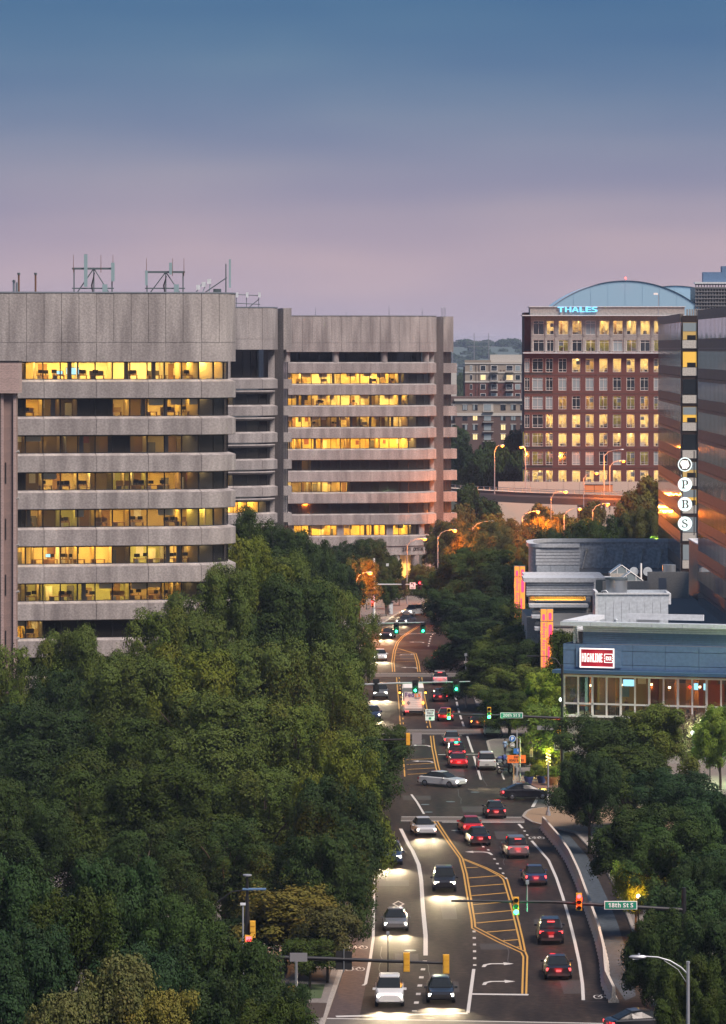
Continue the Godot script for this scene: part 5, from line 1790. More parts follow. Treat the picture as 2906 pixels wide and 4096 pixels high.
	for k in 5:
		var bx := 32.0 + k * 2.7
		pole("brace", [Vector3(bx, 13.0, -15.6), Vector3(bx - 0.8, 10.6, -12.6)], [0.11, 0.11], M.white_block, c, 6)
		box("brace_head", Vector3(bx, 13.1, -15.6), Vector3(0.4, 0.5, 0.4), M.white_block, c)
	box("roof", Vector3(34.0, 10.5, -8.0), Vector3(20.0, 0.2, 15.0), M.gravel_roof, c)
	box("end_parapet", Vector3(44.1, 12.4, -8.0), Vector3(0.4, 4.4, 16.0), M.membrane, c)

func pylon_sign(at: Vector3, top: float, label: String, w: float) -> void:
	var o := thing("pylon_sign", label, "sign", at)
	var h := 7.5
	box("casing", Vector3(0, top - h * 0.5, 0), Vector3(w, h, 0.5), M.galvanised, o)
	box("post", Vector3(0, (top - h) * 0.5, 0), Vector3(0.5, top - h, 0.35), M.pole_grey, o)
	box("lit_panel", Vector3(-0.36, top - 0.72, 0.27), Vector3(0.62, 1.3, 0.05), M.sign_orange_lit, o)
	box("lit_panel", Vector3(0.36, top - 0.72, 0.27), Vector3(0.62, 1.3, 0.05), M.sign_orange_lit, o)
	box("lit_panel", Vector3(-0.36, top - 4.2, 0.27), Vector3(0.62, 5.4, 0.05), M.sign_orange_lit, o)
	box("lit_panel", Vector3(0.36, top - 4.2, 0.27), Vector3(0.62, 5.4, 0.05), M.sign_orange_lit, o)
	for b in [[-0.36, top - 0.95, 0.3, 0.7], [0.36, top - 0.85, 0.34, 0.8], [0.38, top - 2.6, 0.4, 1.7], [0.2, top - 5.0, 0.2, 1.6]]:
		var s := Shape.new()
		var ring := []
		for i in 16:
			var a := TAU * i / 16.0
			ring.append([clampf(cos(a) * 1.3, -1, 1) * b[2] * 0.5, clampf(sin(a) * 1.2, -1, 1) * b[3] * 0.5])
		s.plate(v2(ring), 0, 0.03)
		obj("lit_shape", s.mesh(), M.sign_pink_lit, o, Vector3(b[0], b[1], 0.3))
	words("lit_letters", "crystal city shops", 0.36, Vector3(-0.36, top - 4.1, 0.31), M.sign_pink_lit, o, 0.0, PI * 0.5, 5.0, 0.03, 1)
	omni(o, Vector3(0, top - 2.5, 1.0), Color(1.0, 0.3, 0.12), 2.0, 1.0)

# ---------------------------------------------------------------- trees
# kind: [crown radius, crown height, trunk bare height, clumps, leaves per clump, leaf length, leaf width, droop]
func crown_mesh(seed_: int, R: float, H: float, clumps: int, leaves: int, ll: float, lw: float, droop: float, lobes: int, spread: float) -> Array:
	var r := RandomNumberGenerator.new()
	r.seed = seed_
	var v := PackedVector3Array()
	var n := PackedVector3Array()
	var c := PackedColorArray()
	var ix := PackedInt32Array()
	var tops := []
	# a few great lobes, each carrying clumps, so that the outline is uneven
	var lob := []
	for i in lobes:
		var a := TAU * i / lobes + r.randf_range(-0.4, 0.4)
		var t := r.randf_range(0.2, 0.8)
		lob.append([Vector3(cos(a) * R * 0.5 * r.randf_range(0.6, 1.1), H * t, sin(a) * R * 0.5 * r.randf_range(0.6, 1.1)), r.randf_range(0.42, 0.62)])
	lob.append([Vector3(r.randf_range(-0.1, 0.1) * R, H * 0.72, r.randf_range(-0.1, 0.1) * R), 0.55])
	for i in clumps:
		# a clump is a pad of leaves: a domed top, a ragged rim that hangs, little underneath
		var L = lob[r.randi() % lob.size()]
		var d := Vector3(r.randfn(), r.randfn() * 0.9 + 0.25, r.randfn()).normalized()
		var cc: Vector3 = L[0] + Vector3(d.x * R * L[1], d.y * H * 0.34, d.z * R * L[1]) * r.randf_range(0.6, 1.05)
		cc.y = clampf(cc.y, -H * 0.05, H * 0.93)
		var cr := R * (0.09 + 0.17 * pow(r.randf(), 1.1)) * spread
		var tilt := Basis.from_euler(Vector3(r.randfn() * 0.35 + cc.z / R * 0.5, r.randf() * TAU, r.randfn() * 0.35))
		var str_ := Vector3(r.randf_range(0.8, 1.4), r.randf_range(0.55, 0.85), r.randf_range(0.8, 1.2))
		tops.append(cc)
		var shade := r.randf_range(0.74, 1.22)
		var warm := r.randf_range(0.88, 1.2)
		var count := int(leaves * clampf(pow(cr / (R * 0.155 * spread), 2.0), 0.2, 2.4))
		for k in count:
			var e := Vector3(r.randfn(), r.randfn() + 0.45, r.randfn()).normalized()
			var rad := 0.55 + 0.50 * pow(r.randf(), 0.5)
			if r.randf() < 0.10:
				rad = r.randf_range(1.0, 1.45)
			var q := tilt * (e * str_) * cr * rad
			if e.y < 0.25:
				q.y -= r.randf() * cr * (0.25 + droop)
			var p := cc + q
			var nn := (tilt * e + Vector3(0, 0.35, 0) + Vector3(r.randf_range(-1, 1), r.randf_range(-1, 1), r.randf_range(-1, 1)) * 0.55).normalized()
			var al := Vector3(r.randf_range(-1, 1), -droop * 0.6 + r.randf_range(-0.5, 0.5), r.randf_range(-1, 1))
			al = (al - nn * al.dot(nn)).normalized()
			var sd := nn.cross(al)
			var s := r.randf_range(0.7, 1.3)
			var b0 := v.size()
			v.append(p - al * ll * 0.5 * s); v.append(p + sd * lw * 0.5 * s); v.append(p + al * ll * 0.5 * s); v.append(p - sd * lw * 0.5 * s)
			var tint := shade * r.randf_range(0.72, 1.30)
			var col := Color(tint * warm * r.randf_range(0.92, 1.1), tint, tint * r.randf_range(0.8, 1.1))
			for z in 4:
				n.append(nn)
				c.append(col)
			ix.append(b0); ix.append(b0 + 1); ix.append(b0 + 2); ix.append(b0); ix.append(b0 + 2); ix.append(b0 + 3)
	var a := []
	a.resize(Mesh.ARRAY_MAX)
	a[Mesh.ARRAY_VERTEX] = v
	a[Mesh.ARRAY_NORMAL] = n
	a[Mesh.ARRAY_COLOR] = c
	a[Mesh.ARRAY_INDEX] = ix
	var m := ArrayMesh.new()
	m.add_surface_from_arrays(Mesh.PRIMITIVE_TRIANGLES, a)
	# trunk and limbs; the crown's foot is at y 0
	var t := Shape.new()
	var rr := R * 0.045
	t.tube([Vector3(0, -H * 0.75, 0), Vector3(0, -H * 0.7, 0), Vector3(0.02 * R, -H * 0.1, 0), Vector3(0, H * 0.35, 0.03 * R), Vector3(0, H * 0.8, 0)], [rr * 1.7, rr * 1.25, rr, rr * 0.6, rr * 0.1], 8)
	for i in mini(16, tops.size()):
		var q: Vector3 = tops[(i * 7) % tops.size()]
		var from := Vector3(0, clampf(q.y * 0.5 - H * 0.12, -H * 0.1, H * 0.55), 0)
		t.tube([from, from.lerp(q, 0.5) + Vector3(0, H * 0.04, 0), q], [rr * 0.5, rr * 0.3, rr * 0.08], 6, false)
	return [m, t.mesh()]

var kinds := {}

func tree(kind: String, leaf: String, x: float, z: float, top: float, wide: float, label: String, group: String, called := "tree") -> Node3D:
	# top: height of the crown's tip; wide: crown width
	var K = kinds[kind]
	var o := thing(called, label, "tree", Vector3(x, 0, z), 0.0, group)
	var crown_h: float = minf(top * K[2], wide * 1.25)
	var sx: float = wide / (2.0 * K[3])
	var sy: float = crown_h / K[4]
	var turn := rng.randf() * TAU
	var b := Basis(Vector3.UP, turn).scaled(Vector3(sx, sy, sx))
	var cr := obj("crown", K[0], M[leaf + "_" + "abc"[rng.randi() % 3]], o, Vector3(0, top - crown_h, 0))
	cr.basis = b
	var tr := obj("trunk", K[1], M.bark, o, Vector3(0, top - crown_h, 0))
	tr.basis = b
	# where the limbs' own stem ends above the ground, a straight trunk carries it down
	var foot: float = top - crown_h - K[4] * 0.70 * sy
	if foot > 0.0:
		var rr: float = K[3] * 0.05 * sx
		pole("trunk_base", [Vector3(0, -0.05, 0), Vector3(0, foot * 0.3, 0), Vector3(0, foot + 0.4, 0)], [rr * 1.8, rr * 1.35, rr * 1.25], M.bark, o)
	return o

func make_trees() -> void:
	# kinds: crown mesh, trunk mesh, share of the height that is crown, radius, height
	var defs := {
		"oak": [11, 6.5, 9.0, 92, 600, 0.26, 0.11, 0.35, 9, 0.95, 0.86],
		"oak_b": [23, 6.5, 9.5, 92, 600, 0.26, 0.11, 0.45, 8, 0.95, 0.86],
		"round": [35, 4.5, 6.6, 84, 600, 0.185, 0.105, 0.15, 8, 1.0, 0.80],
		"round_b": [47, 4.5, 6.2, 84, 600, 0.185, 0.105, 0.10, 7, 1.0, 0.82],
		"small": [53, 2.6, 4.2, 90, 160, 0.20, 0.11, 0.1, 6, 1.2, 0.72],
		"sycamore": [61, 4.2, 6.5, 120, 110, 0.20, 0.17, 0.05, 7, 1.0, 0.85],
		"far": [71, 5.5, 9.0, 110, 110, 0.50, 0.30, 0.1, 7, 1.15, 0.88],
	}
	for k in defs:
		var d = defs[k]
		var cm := crown_mesh(d[0], d[1], d[2], d[3], d[4], d[5], d[6], d[7], d[8], d[9])
		kinds[k] = [cm[0], cm[1], d[10], d[1] * 1.12, d[2] * 1.02]
	# [x, z, height, crown width, kind, leaf]; stands: [how many, label, group]
	plant(TREES_LEFT, "oak_tree", [[6, "tall oak rising before the narrow concrete block beside the street", "oaks before the narrow block"], [3, "dark oak standing between the narrow and the far concrete block", "oaks between the blocks"], [5, "oak whose top hides the wide concrete block's lowest windows", "oaks under the wide block's windows"], [5, "broad oak in the grove, second row from the wide concrete block", "second row of oaks"], [5, "broad dark oak in the middle of the grove beside the street", "middle row of oaks"], [5, "dark oak in the grove's front half, behind the crossing lamp post", "front half of the oak grove"], [3, "tall tree whose crown overhangs the left kerb beside the lane with diamonds", "trees overhanging the left kerb"], [3, "shaded oak at the front edge of the grove behind the low kerb trees", "front edge of the oak grove"]])
	plant(TREES_NEAR_LEFT, "leafy_tree", [[4, "blue green leafy tree between the oak grove and the crossroads", "leafy trees behind the near corner"], [6, "dense leafy tree around the dark mast arm's foot", "leafy trees at the mast arm"]])
	plant(TREES_SYCAMORE, "sycamore_tree", [[3, "yellowing sycamore with large leaves in front of the green trees", "yellowing sycamores"]])
	plant(TREES_KERB_LEFT, "kerb_tree", [[2, "low olive green tree on the grass strip by the left kerb", "olive trees on the kerb strip"], [2, "low dark green tree on the grass strip by the left kerb", "dark trees on the kerb strip"]])
	plant(TREES_RIGHT, "street_tree", [[6, "round street tree near the orange pylon sunk in leaves", "street trees by the far pylon"], [7, "round street tree between the parked cars and the near pylon", "street trees by the near pylon"], [2, "small tree against the blue corner restaurant's side wall", "trees at the restaurant wall"]])
	plant(TREES_NEAR_RIGHT, "pavement_tree", [[4, "dense dark tree before the corner restaurant's glass front", "trees before the restaurant"], [6, "dense tree on the pavement behind the middle of the barrier line", "trees behind the barrier"], [5, "dense tree around the near street lamp and direction sign", "trees by the near lamp"], [1, "small purple leaved tree beside the restaurant", ""], [1, "bright green tree lit by white lamps beside the restaurant", ""], [1, "small yellow green tree lit from within beyond the barrier", ""]])
	plant(TREES_ENTRANCE, "young_tree", [[2, "tree glowing orange under the lamp on the far left pavement", "lamp lit trees on the far pavement"], [5, "young street tree in the paving row leading to the entrance", "young trees in the paving row"], [6, "bushy tree standing right before the far concrete block", "trees before the far block"]])
	plant(TREES_OVERPASS, "bank_tree", [[9, "lamp lit tree between the entrance and the far signal arm", "lamp lit trees by the signal arm"], [8, "shaggy tree behind the curved parapet shop", "trees behind the parapet shop"], [8, "shaggy tree close under the overpass", "trees close under the overpass"]])
	plant(TREES_FAR, "distant_tree", [[9, "dark green tree standing before the low brick apartments", "trees before the apartments"], [4, "hazy tree far beyond the concrete block's corner", "hazy far trees"]])

func plant(list: Array, called: String, stands: Array) -> void:
	var k := 0
	for s in stands:
		for i in s[0]:
			if k >= list.size():
				return
			var t = list[k]
			tree(t[4], t[5], t[0], t[1], t[2], t[3], s[1], s[2], called)
			k += 1
const TREES_LEFT := [[-15.18, -419, 20.42, 9.74, "oak_b", "leaf_oak"], [-12.38, -455, 22.0, 11.38, "oak", "leaf_oak"], [-7.19, -470, 19.29, 11.48, "oak_b", "leaf_oak"], [-2.37, -492, 14.08, 9.73, "oak", "leaf_oak"], [-9.29, -440, 18.06, 13.3, "oak_b", "leaf_deep"], [-4.0, -450, 13.85, 11.25, "oak", "leaf_oak"], [-15.01, -570, 20.59, 10.94, "oak", "leaf_deep"], [-10.61, -565, 18.15, 9.85, "oak_b", "leaf_deep"], [-6.73, -600, 15.28, 10.47, "round", "leaf_deep"], [-32.09, -402, 14.16, 9.82, "oak", "leaf_oak"], [-25.5, -405, 15.49, 9.42, "oak_b", "leaf_oak"], [-19.95, -412, 16.94, 10.06, "oak", "leaf_oak"], [-14.51, -414, 16.1, 10.11, "oak_b", "leaf_oak"], [-27.87, -392, 12.69, 9.57, "oak", "leaf_deep"], [-20.44, -385, 14.11, 11.19, "oak_b", "leaf_oak"], [-14.5, -382, 15.22, 12.44, "oak", "leaf_oak"], [-8.37, -386, 15.38, 12.57, "oak_b", "leaf_oak"], [-2.8, -392, 13.6, 10.94, "oak", "leaf_oak"], [0.63, -400, 8.14, 8.37, "oak_b", "leaf_deep"], [-26.89, -355, 11.95, 12.8, "oak_b", "leaf_deep"], [-19.09, -352, 11.79, 13.1, "oak", "leaf_deep"], [-11.86, -356, 12.9, 13.25, "oak_b", "leaf_oak"], [-5.75, -362, 11.99, 11.79, "oak", "leaf_oak"], [-0.7, -366, 8.68, 9.36, "round", "leaf_deep"], [-21.41, -325, 10.14, 12.09, "oak", "leaf_deep"], [-13.89, -326, 10.42, 12.13, "oak_b", "leaf_deep"], [-7.54, -330, 9.65, 11.13, "oak", "leaf_oak"], [-2.42, -338, 7.89, 9.43, "oak_b", "leaf_deep"], [-25.75, -318, 10.09, 9.61, "oak_b", "leaf_deep"], [-1.46, -322, 12.87, 8.99, "oak", "leaf_oak"], [-1.92, -305, 11.39, 7.98, "round", "leaf_deep"], [-2.77, -292, 8.96, 7.3, "round_b", "leaf_deep"], [-9.9, -308, 8.23, 10.03, "oak", "leaf_deep"], [-4.95, -312, 7.43, 8.71, "oak_b", "leaf_deep"], [-15.58, -300, 8.41, 9.77, "oak", "leaf_deep"]]
const TREES_NEAR_LEFT := [[-18.65, -232, 14.54, 7.01, "round", "leaf_bluish"], [-13.37, -234, 14.16, 6.26, "round_b", "leaf_bluish"], [-15.54, -226, 13.54, 6.31, "round", "leaf_deep"], [-9.19, -228, 12.89, 5.83, "round", "leaf_bluish"], [-6.05, -220, 11.74, 6.65, "round_b", "leaf_deep"], [-16.59, -214, 13.06, 6.47, "round_b", "leaf_bluish"], [-10.12, -214, 12.31, 6.47, "round", "leaf_bluish"], [-6.62, -206, 11.99, 6.23, "round", "leaf_deep"], [-4.1, -212, 10.5, 4.07, "round_b", "leaf_deep"], [-4.69, -200, 11.7, 4.88, "round", "leaf_deep"]]
const TREES_SYCAMORE := [[-10.06, -176, 17.07, 4.4, "sycamore", "leaf_sycamore"], [-11.95, -168, 16.84, 3.71, "sycamore", "leaf_sycamore"], [-8.03, -172, 16.34, 3.3, "sycamore", "leaf_sycamore"]]
const TREES_KERB_LEFT := [[-5.24, -288, 5.73, 7.87, "small", "leaf_olive"], [-2.36, -284, 4.91, 4.95, "small", "leaf_olive"], [-7.47, -290, 3.79, 6.41, "small", "leaf_deep"], [-3.48, -281, 3.35, 4.25, "small", "leaf_deep"]]
const TREES_RIGHT := [[12.07, -676, 6.79, 10.22, "round", "leaf_deep"], [16.51, -650, 11.54, 15.87, "round_b", "leaf_deep"], [21.1, -640, 10.15, 12.28, "round", "leaf_deep"], [13.15, -600, 8.3, 11.51, "round_b", "leaf_deep"], [18.26, -585, 8.46, 14.28, "round", "leaf_deep"], [21.39, -560, 8.6, 9.77, "round_b", "leaf_deep"], [14.03, -540, 7.9, 12.56, "round_b", "leaf_deep"], [18.35, -520, 8.56, 12.7, "round", "leaf_oak"], [15.32, -500, 7.23, 12.21, "round_b", "leaf_deep"], [20.06, -495, 8.44, 9.5, "round", "leaf_deep"], [17.42, -478, 6.82, 10.56, "round", "leaf_oak"], [19.8, -462, 7.46, 8.06, "round_b", "leaf_bright"], [15.84, -464, 5.15, 8.9, "round_b", "leaf_deep"], [21.34, -452, 12.15, 4.47, "small", "leaf_deep"], [22.58, -448, 10.85, 4.17, "small", "leaf_deep"]]
const TREES_NEAR_RIGHT := [[22.26, -396, 8.13, 10.82, "round", "leaf_deep"], [26.54, -398, 8.77, 9.72, "round_b", "leaf_oak"], [22.64, -372, 7.27, 12.11, "round_b", "leaf_deep"], [18.85, -357.6, 8.2, 7.07, "round", "leaf_deep"], [25.93, -352, 7.5, 8.8, "round", "leaf_bluish"], [26.33, -321.9, 8.2, 7.86, "round_b", "leaf_bluish"], [20.49, -318.3, 8.2, 8.15, "round", "leaf_deep"], [22.11, -305.0, 8.2, 8.51, "round_b", "leaf_bluish"], [23.47, -287.0, 8.2, 7.01, "round", "leaf_bluish"], [21.95, -284.2, 8.2, 5.28, "round_b", "leaf_deep"], [19.95, -270.9, 8.2, 7.25, "round", "leaf_bluish"], [20.95, -254.3, 8.2, 5.92, "round_b", "leaf_deep"], [17.86, -258.8, 8.2, 4.97, "round", "leaf_deep"], [18.06, -237.7, 8.2, 4.56, "round_b", "leaf_deep"], [18.8, -226.6, 8.2, 3.42, "round", "leaf_deep"], [32.49, -418, 6.37, 5.35, "small", "leaf_purple"], [33.83, -407.7, 8.2, 6.16, "round", "leaf_bright"], [19.4, -306, 5.4, 3.9, "small", "leaf_bright"]]
const TREES_ENTRANCE := [[-0.48, -640, 10.52, 7.07, "small", "leaf_olive"], [-2.3, -628, 10.02, 6.21, "small", "leaf_deep"], [3.63, -672, 5.82, 3.52, "small", "leaf_deep"], [4.57, -690, 4.45, 3.21, "small", "leaf_deep"], [5.86, -700, 4.31, 3.66, "small", "leaf_olive"], [7.24, -716, 3.66, 3.33, "small", "leaf_deep"], [8.87, -730, 3.55, 4.67, "small", "leaf_olive"], [-2.16, -700, 10.62, 8.95, "round", "leaf_deep"], [1.54, -715, 10.16, 8.31, "round_b", "leaf_deep"], [-5.34, -690, 10.07, 10.43, "round", "leaf_deep"], [4.49, -722, 7.33, 6.3, "round", "leaf_deep"], [10.03, -728, 5.35, 5.93, "round", "leaf_olive"], [-7.79, -660, 11.07, 8.44, "round_b", "leaf_deep"]]
const TREES_OVERPASS := [[16.9, -697, 12.58, 8.92, "round", "leaf_olive"], [23.35, -748, 11.73, 8.7, "round_b", "leaf_olive"], [33.7, -776, 11.5, 9.02, "round", "leaf_olive"], [14.73, -752, 12.01, 10.49, "round", "leaf_olive"], [18.42, -742, 10.25, 9.49, "round_b", "leaf_olive"], [17.77, -790, 13.71, 7.81, "far", "leaf_olive"], [23.29, -790, 11.87, 11.94, "far", "leaf_olive"], [27.17, -770, 11.29, 10.74, "round", "leaf_olive"], [30.8, -760, 10.8, 10.6, "far", "leaf_olive"], [36.61, -790, 11.87, 11.94, "far", "leaf_olive"], [37.73, -740, 12.49, 10.33, "round_b", "leaf_deep"], [32.03, -700, 12.45, 8.95, "round", "leaf_deep"], [39.35, -700, 13.67, 10.58, "round", "leaf_deep"], [43.83, -720, 14.12, 10.05, "round_b", "leaf_deep"], [45.87, -700, 16.12, 8.95, "round", "leaf_olive"], [49.93, -790, 16.0, 9.19, "far", "leaf_olive"], [53.35, -800, 18.47, 10.23, "far", "leaf_olive"], [20.61, -850, 15.51, 5.93, "far", "leaf_deep"], [23.5, -830, 13.48, 7.72, "far", "leaf_deep"], [22.79, -730, 10.76, 8.49, "round", "leaf_olive"], [25.92, -700, 10.01, 8.14, "round_b", "leaf_olive"], [44.78, -660, 12.99, 6.14, "round", "leaf_bright"], [41.25, -665, 11.61, 6.96, "round", "leaf_deep"], [33.29, -810, 12.99, 6.59, "far", "leaf_olive"], [42.65, -800, 13.81, 6.98, "far", "leaf_olive"]]
const TREES_FAR := [[24.0, -1040, 19.87, 10.28, "far", "leaf_deep"], [27.15, -1000, 18.98, 10.47, "far", "leaf_deep"], [31.53, -1010, 19.33, 10.57, "far", "leaf_deep"], [37.41, -1060, 22.22, 8.63, "far", "leaf_deep"], [32.74, -1100, 18.59, 8.95, "far", "leaf_deep"], [35.44, -980, 18.87, 7.98, "far", "leaf_deep"], [23.58, -950, 16.81, 9.39, "far", "leaf_deep"], [27.71, -940, 15.99, 9.29, "far", "leaf_deep"], [32.25, -945, 16.4, 8.79, "far", "leaf_deep"], [46.78, -1800, 18.35, 12.56, "far", "leaf_deep"], [47.25, -2100, 30.28, 12.21, "far", "leaf_deep"], [43.85, -1900, 23.66, 9.94, "far", "leaf_deep"], [26.3, -1200, 20.65, 8.37, "far", "leaf_deep"]]

# ---------------------------------------------------------------- traffic signals and street lamps
func signal_head(o: Node3D, at: Vector3, lit: int, facing: bool, plate := false) -> void:
	# lit: 0 red, 1 amber, 2 green, -1 unseen; facing: turned to the viewer
	var turn := 0.0 if facing else PI
	var body := box("signal_head", at, Vector3.ONE, M.pole_black if plate else M.signal_yellow, o, turn)
	body.scale = Vector3.ONE
	if not meshes.has("signal_body"):
		var s := Shape.new()
		s.box(Vector3(0, 0, 0), Vector3(0.36, 1.08, 0.22))
		for k in 3:
			s.box(Vector3(0, 0.36 - k * 0.36, -0.13), Vector3(0.30, 0.30, 0.06))
		meshes["signal_body"] = s.mesh()
		s = Shape.new()
		for i in 9:
			var a0 := PI * (-0.12 + 1.24 * i / 9.0)
			var a1 := PI * (-0.12 + 1.24 * (i + 1) / 9.0)
			var p0 := Vector3(cos(a0), sin(a0), 0) * 0.155
			var p1 := Vector3(cos(a1), sin(a1), 0) * 0.155
			var f := Vector3(0, 0, 0.24)
			s.quad(p0, p0 + f, p1 + f, p1)
			s.quad(p1 * 0.94, p1 * 0.94 + f, p0 * 0.94 + f, p0 * 0.94)
		meshes["signal_visor"] = s.mesh()
		s = Shape.new()
		var ring := []
		for i in 16:
			ring.append([cos(TAU * i / 16.0) * 0.15, sin(TAU * i / 16.0) * 0.15])
		s.plate(v2(ring), 0, 0.03)
		meshes["signal_lens"] = s.mesh()
	body.mesh = meshes["signal_body"]
	if plate:
		box("backplate", Vector3(0, 0, -0.06), Vector3(0.66, 1.42, 0.03), M.pole_black, body)
	for k in 3:
		obj("visor", meshes["signal_visor"], M.pole_black if plate else M.signal_yellow, body, Vector3(0, 0.36 - k * 0.36, 0.11))
		obj("lens", meshes["signal_lens"], [M.signal_red, M.amber_lamp, M.signal_green][k] if k == lit else M.lens_off, body, Vector3(0, 0.36 - k * 0.36, 0.11))
	if lit >= 0:
		omni(body, Vector3(0, 0.36 - lit * 0.36, 0.55), [Color(1, 0.06, 0.07), Color(1, 0.5, 0.1), Color(0.12, 1.0, 0.62)][lit], 1.2, 0.12)

func street_name(o: Node3D, at: Vector3, text: String, w: float) -> void:
	var b := box("street_name_sign", at, Vector3(w, 0.52, 0.05), M.sign_white, o)
	b.name = "street_name_sign"
	box("sign_field", at + Vector3(0, 0, 0.03), Vector3(w - 0.1, 0.43, 0.02), M.sign_green, o)
	words("lettering", text, 0.27, at + Vector3(0, 0, 0.05), M.sign_white, o, 0.0, 0.0, w - 0.5, 0.02, 1)

func make_signals() -> void:
	# arm over the near crossroads, lights turned to the viewer
	var o := thing("signal_mast", "black mast arm with a green signal, a red signal and a green street name sign", "traffic signal", Vector3(20.0, 0, -268.0))
	pole("post", [Vector3(0, 0, 0), Vector3(0, 8.4, 0)], [0.2, 0.14], M.pole_black, o)
	pole("arm", [Vector3(0, 7.0, 0), Vector3(-8.0, 7.5, 0), Vector3(-14.5, 7.58, 0)], [0.14, 0.10, 0.06], M.pole_black, o)
	signal_head(o, Vector3(-10.47, 7.30, 0.2), 2, true)
	signal_head(o, Vector3(-6.55, 7.55, 0.2), 0, true)
	street_name(o, Vector3(-3.95, 7.33, 0.22), "18th St S", 2.05)
	pole("camera_post", [Vector3(-9.76, 6.9, 0), Vector3(-9.76, 8.7, 0)], [0.045, 0.045], M.pole_grey, o, 6)
	box("detector_camera", Vector3(-9.76, 8.75, 0.1), Vector3(0.2, 0.22, 0.35), M.pole_grey, o)
	# arm for the other direction: only backs are seen
	o = thing("signal_mast", "dark mast arm with yellow signal backs reaching over the left lanes", "traffic signal", Vector3(-8.2, 0, -247.0))
	pole("post", [Vector3(0, 0, 0), Vector3(0, 7.6, 0)], [0.2, 0.15], M.pole_black, o)
	pole("arm", [Vector3(0, 7.1, 0), Vector3(6.0, 6.95, 0), Vector3(13.1, 6.68, 0)], [0.16, 0.12, 0.07], M.pole_black, o)
	signal_head(o, Vector3(10.7, 6.75, 0), -1, false)
	signal_head(o, Vector3(12.97, 6.65, 0), -1, false)
	box("sign_plate", Vector3(7.1, 6.85, 0.0), Vector3(0.93, 1.05, 0.04), M.sign_black, o)
	pole("sign_strut", [Vector3(7.1, 6.2, 0.05), Vector3(7.1, 7.5, 0.05)], [0.035, 0.035], M.galvanised, o, 6)
	box("sign_plate", Vector3(4.5, 7.05, 0.12), Vector3(1.0, 0.5, 0.04), M.sign_back, o)
	pole("camera_post", [Vector3(9.63, 6.2, 0), Vector3(9.63, 8.35, 0)], [0.04, 0.04], M.pole_black, o, 6)
	box("detector_camera", Vector3(9.63, 8.4, 0.05), Vector3(0.16, 0.2, 0.3), M.pole_grey, o)
	# crossroads beyond: yellow heads on the arm from the black post
	o = thing("signal_mast", "mast arm with two yellow framed green signals and a green street name sign", "traffic signal", Vector3(19.05, 0, -411.0))
	pole("post", [Vector3(0, 0, 0), Vector3(0, 11.8, 0)], [0.17, 0.12], M.pole_black, o)
	pole("arm", [Vector3(0, 6.65, 0), Vector3(-6.0, 6.95, 0), Vector3(-13.0, 7.1, 0)], [0.15, 0.1, 0.07], M.pole_black, o)
	pole("lamp_arm", [Vector3(0, 11.4, 0), Vector3(-0.6, 12.3, 0), Vector3(-1.6, 12.6, 0), Vector3(-2.4, 12.6, 0)], [0.07, 0.06, 0.05, 0.04], M.pole_black, o, 6)
	box("lamp_head", Vector3(-2.9, 12.6, 0), Vector3(1.0, 0.14, 0.3), M.pole_black, o)
	signal_head(o, Vector3(-10.85, 7.1, 0.2), 2, true)
	signal_head(o, Vector3(-7.0, 7.2, 0.2), 2, true)
	signal_head(o, Vector3(-0.35, 5.55, 0.25), 0, false)
	street_name(o, Vector3(-4.85, 6.95, 0.2), "20th St S", 2.15)
	box("street_name_edge", Vector3(-1.6, 5.75, 0), Vector3(1.6, 0.4, 0.05), M.sign_back, o)
	var tp := box("turn_sign", Vector3(-12.65, 7.0, 0.15), Vector3(0.88, 1.06, 0.04), M.sign_white, o)
	tp.name = "turn_sign"
	words("lettering", "LEFT TURN", 0.13, Vector3(-12.65, 7.40, 0.18), M.sign_black, o, 0.0, 0.0, 0.72, 0.01, 1)
	words("lettering", "YIELD", 0.17, Vector3(-12.65, 7.16, 0.18), M.sign_black, o, 0.0, 0.0, 0.55, 0.01, 1)
	words("lettering", "ON GREEN", 0.13, Vector3(-12.65, 6.92, 0.18), M.sign_black, o, 0.0, 0.0, 0.68, 0.01, 1)
	var dot := Shape.new()
	var ring := []
	for i in 16:
		ring.append([cos(TAU * i / 16.0) * 0.12, sin(TAU * i / 16.0) * 0.12])
	dot.plate(v2(ring), 0, 0.012)
	obj("green_dot", dot.mesh(), M.sign_green, o, Vector3(-12.65, 6.66, 0.172))
	o = thing("signal_mast", "short dark arm with one yellow signal back and a blank sign back", "traffic signal", Vector3(-1.6, 0, -387.0))
	pole("post", [Vector3(0, 0, 0), Vector3(0, 7.2, 0)], [0.17, 0.13], M.pole_black, o)
	pole("arm", [Vector3(0, 6.7, 0), Vector3(6.95, 6.85, 0)], [0.12, 0.06], M.pole_black, o)
	signal_head(o, Vector3(5.65, 6.85, 0), -1, false)
	box("sign_plate", Vector3(6.45, 6.9, 0.08), Vector3(0.86, 1.05, 0.04), M.sign_back, o)
	# second junction: dark heads with backplates
	o = thing("signal_mast", "grey mast arm with black backed green signals before the delivery truck", "traffic signal", Vector3(-1.6, 0, -461.0))
	pole("post", [Vector3(0, 0, 0), Vector3(0, 7.0, 0)], [0.17, 0.13], M.pole_grey, o)
	pole("arm", [Vector3(0, 5.9, 0), Vector3(6.0, 6.15, 0), Vector3(13.1, 6.3, 0)], [0.12, 0.09, 0.05], M.pole_grey, o)
	signal_head(o, Vector3(7.2, 5.75, 0.25), 2, true, true)
	signal_head(o, Vector3(11.6, 5.9, 0.25), 2, true, true)
	signal_head(o, Vector3(3.0, 5.85, 0.0), -1, false, true)
	o = thing("signal_mast", "slim mast arm with two green signals where the street bends", "traffic signal", Vector3(-1.0, 0, -548.0))
	pole("post", [Vector3(0, 0, 0), Vector3(0, 7.3, 0)], [0.17, 0.13], M.pole_grey, o)
